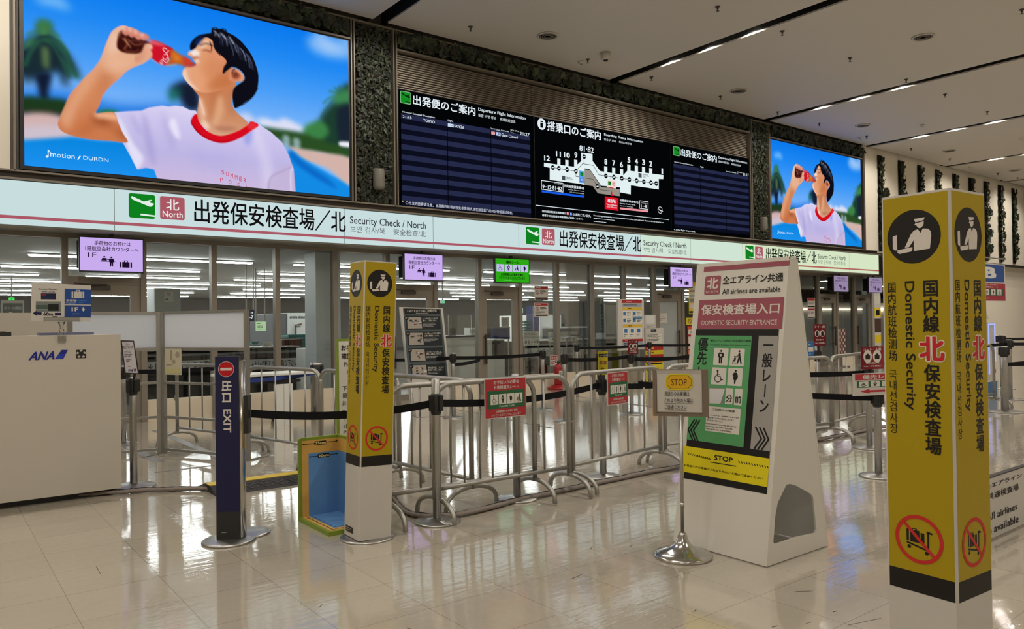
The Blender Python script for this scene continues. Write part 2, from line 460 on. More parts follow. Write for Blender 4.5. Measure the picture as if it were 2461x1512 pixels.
def floor_material():
    m = bpy.data.materials.new('polished_vinyl_tile'); m.use_nodes = True
    nt = m.node_tree; p = nt.nodes['Principled BSDF']; N = nt.nodes.new; L = nt.links.new
    tc = N('ShaderNodeTexCoord'); sp = N('ShaderNodeSeparateXYZ'); L(tc.outputs['Object'], sp.inputs[0])
    def math_(op, a, b=None):
        q = N('ShaderNodeMath'); q.operation = op
        for i, x in enumerate((a, b)):
            if x is None: continue
            if isinstance(x, (int, float)): q.inputs[i].default_value = x
            else: L(x, q.inputs[i])
        return q.outputs[0]
    masks = []; cells = []
    for ax, o, per in (('X', 0.61, 0.4765), ('Y', 2.42, 0.476)):
        t = math_('DIVIDE', math_('SUBTRACT', sp.outputs[ax], o), per)
        cells.append(math_('FLOOR', t))
        d = math_('MULTIPLY', math_('ABSOLUTE', math_('SUBTRACT', math_('FRACT', math_('ADD', t, 0.5)), 0.5)), per)
        masks.append(math_('LESS_THAN', d, 0.0016))
    joint = math_('MAXIMUM', masks[0], masks[1])
    cb = N('ShaderNodeCombineXYZ'); L(cells[0], cb.inputs[0]); L(cells[1], cb.inputs[1])
    wn = N('ShaderNodeTexWhiteNoise'); L(cb.outputs[0], wn.inputs['Vector'])
    n1 = N('ShaderNodeTexNoise'); n1.inputs['Scale'].default_value = 1.1; n1.inputs['Detail'].default_value = 6; L(tc.outputs['Object'], n1.inputs['Vector'])
    n2 = N('ShaderNodeTexNoise'); n2.inputs['Scale'].default_value = 26; n2.inputs['Detail'].default_value = 5; L(tc.outputs['Object'], n2.inputs['Vector'])
    f = math_('ADD', math_('ADD', math_('MULTIPLY', wn.outputs['Value'], 0.06), math_('MULTIPLY', n1.outputs['Fac'], 0.14)), math_('MULTIPLY', n2.outputs['Fac'], 0.10))
    f = math_('ADD', f, 0.80)
    mx = N('ShaderNodeMix'); mx.data_type = 'RGBA'; mx.blend_type = 'MULTIPLY'; mx.inputs[0].default_value = 1
    mx.inputs[6].default_value = FLOOR_COL
    L(f, mx.inputs[7])
    m2 = N('ShaderNodeMix'); m2.data_type = 'RGBA'; L(math_('MULTIPLY', joint, 0.6), m2.inputs[0]); L(mx.outputs[2], m2.inputs[6]); m2.inputs[7].default_value = S(70, 58, 44)
    L(m2.outputs[2], p.inputs['Base Color'])
    # wavy polish: long shallow undulation plus fine trowel marks
    mp = N('ShaderNodeMapping'); mp.inputs['Rotation'].default_value = (0, 0, math.radians(-38)); mp.inputs['Scale'].default_value = (3.0, 12.0, 1.0)
    L(tc.outputs['Object'], mp.inputs['Vector'])
    w1 = N('ShaderNodeTexNoise'); w1.inputs['Scale'].default_value = 1.6; w1.inputs['Detail'].default_value = 3; L(mp.outputs[0], w1.inputs['Vector'])
    w2 = N('ShaderNodeTexNoise'); w2.inputs['Scale'].default_value = 9.0; w2.inputs['Detail'].default_value = 3; L(mp.outputs[0], w2.inputs['Vector'])
    hgt = math_('ADD', math_('MULTIPLY', w1.outputs['Fac'], 0.0016), math_('MULTIPLY', w2.outputs['Fac'], 0.00040))
    bp = N('ShaderNodeBump'); bp.inputs['Strength'].default_value = 0.55; bp.inputs['Distance'].default_value = 1.0
    L(hgt, bp.inputs['Height']); L(bp.outputs[0], p.inputs['Normal'])
    rr = N('ShaderNodeMapRange'); rr.inputs['To Min'].default_value = 0.03; rr.inputs['To Max'].default_value = 0.09; L(n1.outputs['Fac'], rr.inputs['Value'])
    L(rr.outputs[0], p.inputs['Roughness'])
    p.inputs['Specular IOR Level'].default_value = 0.8; p.inputs['Coat Weight'].default_value = 0.6; p.inputs['Coat Roughness'].default_value = 0.03; p.inputs['Coat IOR'].default_value = 1.55; L(bp.outputs[0], p.inputs['Coat Normal'])
    return m
FLOOR_COL = (0.43, 0.385, 0.31, 1)
b = MB(); b.box(-9, 60, -9, 37, -0.2, 0.0); fl = struct('floor', b, floor_material())
g = Gfx((0, 0, 0.0004), (1, 0, 0), (0, 1, 0), 0.0002)
for (xa, ya), (xb, yb), w in (((1373, 1392), (1399, 1381), .006), ((1912, 1422), (1950, 1421), .005), ((1418, 1322), (1424, 1314), .004), ((768, 1459), (775, 1453), .004), ((2038, 1503), (2118, 1486), .003), ((231, 1362), (242, 1380), .003), ((1668, 1470), (1673, 1465), .004), ((2002, 1471), (2012, 1468), .006), ((1855, 1508), (1868, 1504), .005), ((978, 1509), (986, 1512), .006), ((1935, 1500), (1950, 1495), .003), ((1514, 1315), (1517, 1312), .006), ((46, 1348), (50, 1347), .004)):
    p, q = floor_at(xa, ya), floor_at(xb, yb); g.stroke([(p.x, p.y), (q.x, q.y)], w, S(62, 52, 42), 1)
g.build('scuff_marks', PRINT, fl, False)

ceilm = mat('white_ceiling_paint', S(200, 194, 186), 0.6)
slotm = mat('black_slot', (0.004, 0.004, 0.004, 1), 0.7)
b = MB().use(ceilm)
xs = [-9.2] + SLOTS + [60.2]
for i in range(len(xs)-1):
    x0 = xs[i] + (0.15 if i else 0); x1 = xs[i+1] - (0.15 if i < len(xs)-2 else 0)
    b.box(x0, x1, -9.2, 12.17, ZC, ZC+0.03)
b.use(slotm)
for x in SLOTS:
    b.box(x-0.22, x-0.152, -9.2, 12.6, ZC+0.031, ZC+0.5); b.box(x+0.152, x+0.22, -9.2, 12.6, ZC+0.031, ZC+0.5)
b.box(-9.2, 60.2, -9.2, 12.6, ZC+0.5, ZC+0.6)
struct('ceiling', b, None)

wallm = mat('grey_upper_wall', S(96, 88, 80), 0.6)
b = MB().use(cream)
b.box(-9.2, 0.95, 12.40, 12.44, 3.62, 7.4)                        # panels left of the large screen
for x in (-6.2, -4.0, -1.8, 0.42): b.use(aludark).box(x, x+0.03, 12.392, 12.40, 3.62, 6.85)
struct('wall_back_left', b, None)
b = MB().use(wallm).box(-9.2, 23.45, 12.44, 12.62, 3.47, 7.4); struct('wall_back', b, None)
b = MB().use(cream).box(23.47, 60.2, 12.32, 12.62, 3.55, 7.4); b.box(25.85, 60.2, 12.62, 12.9, 0, 7.4)            # pale wall with the planted strips
struct('wall_back_right', b, None)
b = MB().use(aludark).box(24.35, 60.2, 12.26, 12.32, 3.45, 3.55); struct('trim_12', b, None)
# recess with a shutter in the pale wall, far right
b = MB().use(cream).box(40.2, 60, 12.5, 12.62, 2.2, 3.4)
b.use(mat('dark_shutter', S(70, 66, 60), 0.5)).box(40.6, 60, 12.45, 12.6, 0.02, 2.1)
b.use(alu)
for z in (0.5, 1.0, 1.5):
    b.tube([(40.7+0.2*k, 12.44, z+0.05*(k % 2)) for k in range(40)], 0.015, 6)
struct('trim_1', b, None)
b = MB().use(cream).box(-9.2, -9.0, -9, 12.6, 0, 7.4); struct('wall_left', b, None)
b = MB().use(cream).box(60.0, 60.2, -9, 37, 0, 7.4); struct('wall_right', b, None)
b = MB().use(cream).box(-9.2, 60.2, -9.2, -9.0, 0, 7.4); struct('wall_rear', b, None)

# metal ledges, posts and rails of the upper wall
b = MB().use(alu)
for x0, x1 in ((-9.0, 24.3),):
    b.box(x0, x1, 12.20, 12.44, 3.475, 3.50); b.box(x0, x1, 12.22, 12.44, 3.585, 3.61)
b.use(aludark).box(-9.0, 24.3, 12.29, 12.44, 3.50, 3.585)
b.use(alu)
for x in (0.98, 5.935, 5.99, 6.77, 6.83, 17.49, 17.56, 18.36, 18.40, 23.40, 23.45):
    b.box(x, x+0.022, 12.22, 12.44, 3.6, 6.80)
b.box(1.0, 5.95, 12.22, 12.44, 6.44, 6.47); b.box(1.0, 23.47, 12.24, 12.44, 6.80, 6.83)
b.box(6.85, 17.5, 12.22, 12.44, 6.44, 6.47); b.box(18.4, 23.42, 12.22, 12.44, 6.44, 6.47)
struct('trim_2', b, None)
louvm = mat('grey_brown_louvre', S(168, 159, 146), 0.5)
for i, (x0, x1) in enumerate(((6.86, 10.04), (10.07, 14.29), (14.32, 17.48))):
    b = MB().use(louvm); z = 5.775
    while z < 6.42:
        b.hexa([(x0, 12.30, z), (x1, 12.30, z), (x1, 12.42, z+0.004), (x0, 12.42, z+0.004), (x0, 12.33, z+0.026), (x1, 12.33, z+0.026), (x1, 12.42, z+0.024), (x0, 12.42, z+0.024)]); z += 0.043
    b.use(aludark).box(x0, x1, 12.42, 12.44, 5.75, 6.45)
    struct('trim_%d' % (3+i), b, None)

# soffit and back of the lit band, glass wall framing
b = MB().use(mat('soffit_grey_brown', S(120, 112, 100), 0.6)).box(-9, 24.35, 12.27, 12.97, 2.84, 3.46)
struct('trim_6', b, None)
b = MB().use(alu)
b.box(-9, 25.6, 12.80, 12.92, 2.78, 2.842)
PITCH = 1.055; X0 = 1.64
MUL = [X0+PITCH*k for k in range(-8, 23)]
for x in MUL: b.box(x-0.042, x+0.042, 12.78, 12.92, 0.0, 2.78)
struct('trim_7', b, None)
DOORS = {0, 5, 7, 12, 19, 21}
basem = mat('pale_stone_upstand', S(206, 194, 172), 0.45, noise=(3, 0.04))
b = MB().use(basem)
for k in range(len(MUL)-1):
    if k-8 not in DOORS: b.box(MUL[k]+0.042, MUL[k+1]-0.042, 12.80, 12.93, 0, 0.33)
struct('baseboard_back', b, None)
n = 0; dn = 0
for k in range(len(MUL)-1):
    x0 = MUL[k]+0.042; x1 = MUL[k+1]-0.042; kk = k-8
    if kk in DOORS:
        dn += 1
        b = MB().use(alu)
        b.box(x0, x1, 12.80, 12.90, 2.10, 2.22)
        b.box(x0, x0+0.14, 12.81, 12.88, 0.12, 1.94); b.box(x1-0.14, x1, 12.81, 12.88, 0.12, 1.94)
        b.box(x0, x1, 12.81, 12.88, 1.94, 2.10); b.box(x0, x1, 12.81, 12.88, 0.0, 0.12)
        d = struct('door_%d' % dn, b, None)
        frost = mat('frosted_pane', S(150, 154, 152), 0.35) if kk == 12 else glass
        q = MB().box(x0+0.14, x1-0.14, 12.84, 12.85, 0.12, 1.94).build('door_pane', frost, d)
        MB().box(x0, x1, 12.84, 12.85, 2.22, 2.78).build('transom_pane', glass, d)
        hx = x1-0.17 if kk in (12, 19) else x0+0.06
        h = MB().use(aludark); h.box(hx, hx+0.035, 12.74, 12.775, 0.62, 1.22); h.box(hx+0.005, hx+0.03, 12.775, 12.82, 0.66, 0.69); h.box(hx+0.005, hx+0.03, 12.775, 12.82, 1.15, 1.18)
        h.build('pull_handle', None, d)
        c = MB().use(aludark); c.box(x0+0.25, x0+0.55, 12.76, 12.81, 2.03, 2.09); c.tube([(x0+0.5, 12.74, 2.1), (x0+0.2, 12.70, 2.1), (x0+0.08, 12.79, 2.12)], 0.01, 6)
        c.build('door_closer', None, d)
    else:
        n += 1
        b = MB().box(x0, x1, 12.845, 12.855, 0.33, 2.78); struct('window_%d' % n, b, glass)

# the security hall behind the glass
NTH0 = ('first', 'second', 'third', 'fourth', 'fifth')
inc = mat('hall_ceiling', S(128, 128, 127), 0.6)
darkw = mat('dark_hall_wall', S(62, 58, 54), 0.7)
palew = mat('pale_partition', S(176, 180, 180), 0.5)
b = MB().use(inc).box(-9, 52, 12.97, 37, 2.78, 2.84); struct('trim_8', b, None)
b = MB().use(darkw).box(-9, 52, 36.8, 37, 0, 2.78); struct('wall_hall_back', b, None)
b = MB().use(darkw).box(-9.2, -9.0, 12.97, 37, 0, 2.84); struct('wall_hall_left', b, None)
PD = lambda y: 16.6+(y-13.0)*1.28
b = MB().use(palew).hexa([(PD(13), 13, 0), (PD(13)+0.15, 13, 0), (PD(36.7)+0.15, 36.7, 0), (PD(36.7), 36.7, 0), (PD(13), 13, 2.78), (PD(13)+0.15, 13, 2.78), (PD(36.7)+0.15, 36.7, 2.78), (PD(36.7), 36.7, 2.78)])
struct('wall_hall_partition', b, None)
b = MB().use(palew).box(24.6, 46, 19.0, 19.2, 0, 2.2); b.box(25.6, 25.8, 12.98, 13.5, 0, 2.78); struct('wall_hall_right', b, None)
covem = emis('warm_cove_light', (1.0, 0.80, 0.55, 1), 8.0)
b = MB().use(covem).box(24.6, 46, 18.9, 18.99, 1.86, 1.92); struct('trim_9', b, None)
b = MB().use(palew).box(5.62, 6.1, 13.1, 13.6, 0, 2.78); struct('trim_10', b, None)

rlm = emis('round_lamp', (1.0, 0.97, 0.9, 1), 90.0)
for i, (x, y) in enumerate(((27.0, 15.0), (31.0, 15.4), (35.0, 16.2), (29.5, 17.4), (24.5, 14.2))):
    t = thing('round_ceiling_lamp', 'round ceiling lamp in the room behind the right end of the glass, %s lamp' % NTH0[i], 'ceiling light', (x, y, 2.78), 0, 'round lamps right end')
    MB().lathe([(0.22, 0.0), (0.22, -0.03), (0.20, -0.04)], n=24).build('rim', white, t); MB().lathe([(0.20, -0.041), (0.0, -0.045)], n=24).build('diffuser', rlm, t)
tubem = emis('lit_tube', (0.97, 1.0, 1.0, 1), TUBE_STRENGTH)
rnl = random.Random(4)
ROWN = ('nearest', 'second', 'third', 'fourth', 'fifth', 'sixth', 'farthest')
NTH = ('first', 'second', 'third', 'fourth', 'fifth', 'sixth', 'seventh', 'eighth', 'ninth', 'tenth', 'eleventh', 'twelfth')
for r, (Y, off) in enumerate(((15.6, 0.4), (18.6, -1.1), (21.3, 0.9), (24.1, -0.4), (26.9, 1.3), (30.2, -1.9), (33.8, 0.2))):
    x = -2.6 + off; i = 0; lim = PD(Y)-0.3
    while x < lim-1.2:
        x1 = min(x+(3.9 if (i+r) % 3 else 2.7), lim)
        if x1 > 0.5*Y/12.85-1.0:
            t = thing('linear_ceiling_light', 'linear white lamp in the %s row behind the glass, %s lamp from the left' % (ROWN[r], NTH[i]), 'ceiling light', ((x+x1)/2, Y, 2.78), 0, 'linear lamps of the security hall ceiling')
            h = (x1-x)/2
            MB().box(-h, h, -0.07, 0.07, -0.03, 0.0).build('lamp_housing', white, t)
            MB().box(-h+0.02, h-0.02, -0.055, 0.055, -0.055, -0.03).build('diffuser', tubem, t)
            i += 1
        x = x1 + 0.9 + rnl.uniform(-0.1, 0.5)

# ------------------------------------------------------------------ ceiling fittings
lensm = emis('downlight_lens', (1.0, 0.9, 0.75, 1), 20.0, 'NONE')
ORD = ('first', 'second', 'third', 'fourth', 'fifth', 'sixth', 'seventh', 'eighth', 'ninth')
proto = None
def make_downlight():
    t = thing('slot_downlight', '', 'downlight')
    h = MB(); h.lathe([(0.052, 0.0), (0.058, 0.012), (0.058, 0.14), (0.02, 0.16)], n=16); h.build('lamp_body', black, t)
    MB().lathe([(0.0, -0.001), (0.048, 0.0)], n=16).build('lens', lensm, t)
    ld = bpy.data.lights.new('downlight', 'SPOT'); ld.energy = SPOT_POWER; ld.color = SPOT_COL; ld.spot_size = math.radians(160); ld.spot_blend = 0.4; ld.shadow_soft_size = 0.05
    lo = bpy.data.objects.new('lamp', ld); COL.objects.link(lo); lo.parent = t; lo.location = (0, 0, -0.012)
    return t
for si, x in enumerate(SLOTS):
    if x > 36: continue
    for gi, ys in enumerate(((10.66, 9.65, 8.63), (4.3, 3.28, 2.26), (-2.0, -3.0, -4.0))):
        for li, y in enumerate(ys):
            if proto is None: t = proto = make_downlight()
            else: t = copy_tree(proto)
            t.location = (x+0.0, y, ZC+0.10)
            if gi == 0 and x > 5:
                t['label'] = 'bright downlight, %s from the plant wall, in the %s ceiling slot from the left' % (ORD[li], ORD[si-2])
                t['group'] = 'downlights in the ceiling slots'
            else:
                t['label'] = 'recessed ceiling downlight outside the view, shining down on the concourse'
                t['group'] = 'downlights overhead and behind'
spkm = mat('grey_speaker_grille', S(120, 114, 106), 0.6)
sp0 = None
for i, (x, y, w) in enumerate(((9.37, 10.95, 'over the departure boards'), (15.29, 10.97, 'above the right departure board'), (15.31, 6.77, 'nearest the top right corner'), (20.92, 10.92, 'lit blue near the small screen'), (26.46, 10.96, 'beyond the small screen'), (32.06, 11.0, 'farthest down the hall'))):
    if sp0 is None:
        t = sp0 = thing('ceiling_speaker', '', 'speaker', (0, 0, 0))
        MB().lathe([(0.20, 0.0), (0.205, -0.02), (0.185, -0.03), (0.17, -0.018), (0.0, -0.018)], n=28).build('rim', white, t)
        g = MB().use(spkm)
        for r in (0.16, 0.12, 0.08): g.lathe([(r, -0.02), (r-0.012, -0.028), (r-0.024, -0.02)], n=28)
        g.lathe([(0.17, -0.0185), (0.0, -0.0195)], n=28)
        g.build('grille', None, t)
    else: t = copy_tree(sp0)
    t.location = (x, y, ZC)
    t['label'] = 'round recessed ceiling speaker, ' + w; t['group'] = 'round ceiling speakers'
sk0 = None
SPR = [(7.94, 11.44), (10.9, 8.22), (10.88, 11.46), (12.83, 11.48), (12.82, 8.21), (15.29, 8.23), (15.3, 11.5), (17.7, 11.51), (19.68, 11.51), (17.71, 8.22), (19.68, 8.22), (22.25, 11.51), (25.04, 11.51), (22.29, 8.27), (15.4, 5.13), (27.88, 11.53), (32.18, 11.62), (33.9, 11.56)]
for i, (x, y) in enumerate(SPR):
    if sk0 is None:
        t = sk0 = thing('sprinkler_head', '', 'sprinkler', (0, 0, 0))
        MB().lathe([(0.045, 0.0), (0.045, -0.008), (0.02, -0.016), (0.016, -0.05), (0.0, -0.05)], n=14).build('escutcheon', aludark, t)
        MB().lathe([(0.006, -0.05), (0.006, -0.075), (0.028, -0.077), (0.028, -0.081), (0.0, -0.082)], n=12).build('deflector', aludark, t)
    else: t = copy_tree(sk0)
    t.location = (x, y, ZC)
    row = 'row nearest the plant wall' if y > 10 else 'second row from the plant wall' if y > 7 else 'row at the top right corner'
    rk = sorted(q[0] for q in SPR if (q[1] > 10) == (y > 10) and (q[1] > 7) == (y > 7)).index(x)
    t['label'] = 'small ceiling sprinkler in the %s, %s from the left' % (row, NTH[rk]); t['group'] = 'ceiling sprinklers'
dm = mat('off_white_plastic', S(196, 188, 174), 0.45)
for (x, y, w, big) in ((10.92, 10.98, 'boxy one above the gate map', 1), (10.87, 11.65, 'flat one above the gate map', 0), (22.24, 11.7, 'above the small screen', 0), (22.27, 9.93, 'in the blue-lit ceiling bay', 0), (30.07, 11.73, 'far bay by the ivy strips', 0), (26.51, 8.9, 'at the right picture edge', 0)):
    t = thing('smoke_detector', 'white ceiling smoke detector, ' + w, 'detector', (x, y, ZC), 0, 'ceiling detectors')
    if big:
        MB().lathe([(0.10, 0), (0.10, -0.13), (0.07, -0.15), (0.0, -0.15)], n=20).build('housing', dm, t)
        MB().lathe([(0.05, -0.15), (0.045, -0.165), (0.0, -0.17)], n=16).build('dome', black, t)
    else:
        MB().lathe([(0.07, 0), (0.07, -0.02), (0.05, -0.045), (0.0, -0.05)], n=20).build('housing', dm, t)
        MB().lathe([(0.015, -0.05), (0.012, -0.06), (0.0, -0.062)], n=10).build('dome', black, t)

# ------------------------------------------------------------------ planted panels
def leaves(x0, x1, z0, z1, y, n, size, seed, parent, spill=0.0, ivy=False, bulge=0.1):
    rn = random.Random(seed); v = []; f = []; cols = []
    pal = [(0.030, 0.048, 0.020), (0.020, 0.034, 0.014), (0.050, 0.070, 0.030), (0.035, 0.03, 0.016), (0.015, 0.022, 0.012), (0.065, 0.085, 0.035)]
    for i in range(n):
        x = rn.uniform(x0-spill*0.3, x1+spill); z = rn.uniform(z0, z1)
        if spill and x > x1: z = z0+(z1-z0)*rn.choice([0.35, 0.62, 0.15])+rn.uniform(-0.12, 0.12)
        c = Vector((x, y-rn.uniform(0.0, bulge), z)); s = size*rn.uniform(0.6, 1.3)
        a = rn.uniform(0, 2*math.pi); tilt = rn.uniform(-0.8, 0.5)
        d = Vector((math.cos(a), -0.35*rn.random(), math.sin(a))).normalized()
        nrm = Vector((rn.uniform(-0.5, 0.5), -1, tilt)).normalized()
        sd = d.cross(nrm).normalized()
        if ivy: pts = [(-0.5, 0), (-0.3, 0.5), (0.0, 0.32), (0.15, 0.6), (0.5, 0.05), (0.15, -0.6), (0.0, -0.32), (-0.3, -0.5)]
        else: pts = [(-0.6, 0), (-0.1, 0.28), (0.6, 0), (-0.1, -0.28)]
        b0 = len(v); v += [tuple(c+d*s*p+sd*s*q+nrm*(-0.12*s*abs(q))) for p, q in pts]; m = len(pts)
        f.append(tuple(range(b0, b0+m))); q = rn.choice(pal); k = rn.uniform(0.4, 0.85)
        cols += [(q[0]*k, q[1]*k, q[2]*k, 1)]*m
    off = origin_of(parent)
    me = bpy.data.meshes.new('foliage'); me.from_pydata([(a-off.x, bq-off.y, c-off.z) for a, bq, c in v], [], f); me.materials.append(leafm)
    at = me.color_attributes.new('ink', 'FLOAT_COLOR', 'CORNER'); at.data.foreach_set('color', [q for c in cols for q in c])
    o = bpy.data.objects.new('foliage', me); COL.objects.link(o); o.parent = parent; return o
backm = mat('dark_planting_felt', (0.010, 0.011, 0.009, 1), 0.9)
for x0, x1, lab, sd in ((6.02, 6.77, 'tall leafy living wall column between large screen and left departure board', 1), (17.59, 18.36, 'narrow living wall column of dense leaves left of the small screen', 2)):
    t = thing('living_wall_column', lab, 'plant wall', ((x0+x1)/2, 12.40, 3.62))
    MB().box(x0, x1, 12.34, 12.43, 3.62, 6.80).build('planting_board', backm, t, True)
    leaves(x0+0.03, x1-0.03, 3.64, 6.78, 12.34, 2600, 0.085, sd, t)
    cx = x0+0.42
    s = thing('wall_speaker', 'small grey column speaker set among the leaves %s' % ('right of the large screen' if x0 < 10 else 'left of the small screen'), 'speaker', (cx, 12.2, 3.85))
    MB().lathe([(0.0, 0.0), (0.09, 0.01), (0.105, 0.06), (0.105, 0.33), (0.09, 0.37), (0.0, 0.38)], n=18).build('cabinet', mat('grey_speaker_case', S(120, 116, 106), 0.5), s)
    MB().box(-0.02, 0.02, 0.05, 0.14, 0.15, 0.23).build('bracket', aludark, s)
for x0, x1, lab, sd, nn in ((1.02, 5.93, 'ivy planting strip along the ceiling above the large screen', 3, 620), (6.86, 17.48, 'long ivy planting strip along the ceiling above the departure boards', 4, 1500), (18.42, 23.4, 'ivy planting strip along the ceiling above the small screen', 5, 700)):
    t = thing('ivy_strip', lab, 'plant wall', ((x0+x1)/2, 12.40, 6.47))
    MB().box(x0, x1, 12.36, 12.43, 6.47, 6.80).build('planter_back', backm, t, True)
    leaves(x0, x1, 6.56, 6.76, 12.30, nn, 0.15, sd, t, ivy=True, bulge=0.14)
for i in range(12):
    x = 24.46+1.373*i
    t = thing('ivy_strip', 'narrow vertical ivy strip on the pale wall, %s from the small screen' % ('first', 'second', 'third', 'fourth', 'fifth', 'sixth', 'seventh', 'eighth', 'ninth', 'tenth', 'eleventh', 'twelfth')[i], 'plant wall', (x+0.14, 12.3, 3.6), 0, 'vertical ivy strips on the pale wall')
    MB().box(x, x+0.27, 12.285, 12.315, 3.62, 6.72).build('planter_back', backm, t, True)
    leaves(x+0.01, x+0.27, 3.68, 6.66, 12.24, 420, 0.10, 20+i, t, spill=0.10 if i % 3 else 0.22, ivy=True, bulge=0.06)

# ================================================================== LIT BAND ABOVE THE GLASS
BANDC = S(200, 221, 222); BANDG = S(214, 230, 196); ROSE = S(170, 88, 100); GREEN = S(14, 128, 30)
t = thing('lightbox_sign', 'long white lit fascia band over the glass wall naming the security check', 'sign', (10, YW, 2.86))
seams = [-9.0, -4.0, 0.6, 2.2, 5.79, 7.59, 9.63, 13.23, 15.02, 17.13, 22.5, 24.3]
for i in range(len(seams)-1):
    x0, x1 = seams[i]+0.004, seams[i+1]-0.004
    g = Gfx((x0, YW, 2.865), (1, 0, 0), (0, 0, 1)); w = x1-x0; h = 0.60
    c = BANDC if x1 < 14 else S(208, 228, 212) if x1 < 18 else BANDG
    g.rect(0, 0, w, h, c, 0); g.rect(0, 0.082, w, 0.125, ROSE if x1 < 18 else S(176, 100, 92), 1)
    p = g.build('sign_panel', GLOWS, t)
    p['label'] = 'lit white panel with rose stripe'
gb = t; g = Gfx((0, YW, 0), (1, 0, 0), (0, 0, 1))
kx, kz = 280, 440; sc = 2461/780.0
q = lambda x, y: (kx+x/sc, kz+y/sc)
# the three repeats of the wording: position of the first measured, the others placed along the band
u0, v1 = g.uv(*q(92, 75)); _, v0 = g.uv(*q(92, 260)); side = v1-v0
rz0, rz1 = v0, v1
BX = g.uv(*q(92, 75))[0]
def band_words(dx):
    ref = Gfx((0, YW, 0), (1, 0, 0), (0, 0, 1)); g = ref
    b = (u0+dx, v0, u0+dx+side*1.0, v1)
    g.rrect(*b, GREEN, 0.03, 1); p_plane(g, b, S(225, 240, 230), 2)
    n0 = g.uv(*q(329, 95))[0]+dx; n1 = n0+side*0.98
    g.rrect(n0, v0+0.01, n1, v1-0.005, ROSE, 0.03, 1)
    w = S(232, 236, 232)
    g.text('北', n0+side*0.24, v0+side*0.42, n0+side*0.76, v1-side*0.12, w, 0.012); g.text('North', n0+side*0.1, v0+side*0.12, n0+side*0.9, v0+side*0.38, w, 0.008)
    a = g.uv(*q(588, 145)); c = g.uv(*q(1738, 355))
    g.text('出発保安検査場／北', a[0]+dx, v0-0.012, c[0]+dx, v1-0.005, K, 0.012)
    e0 = g.uv(*q(1770, 250)); e1 = g.uv(*q(2345, 345))
    zt = e0[1]; zb = g.uv(*q(1770, 308))[1]
    g.text('Security Check / North', e0[0]+dx, zb-0.035, e1[0]+dx, zt, S(40, 44, 48), 0.006)
    z2 = g.uv(*q(1770, 322))[1]; z3 = g.uv(*q(1770, 372))[1]
    k2 = S(92, 96, 98)
    m0 = g.uv(*q(2035, 350))[0]; m1 = g.uv(*q(2100, 350))[0]
    g.text('보안 검사/북', e0[0]+dx, z3, m0+dx, z2, k2); g.text('安全检查/北', m1+dx, z3, e1[0]+dx, z2, k2)
    g.build('lettering', GLOW, t)
xb = g.uv(1264, 570)[0]-g.uv(309, 490)[0]
for dx in (0.0, xb, 2*xb): band_words(dx)

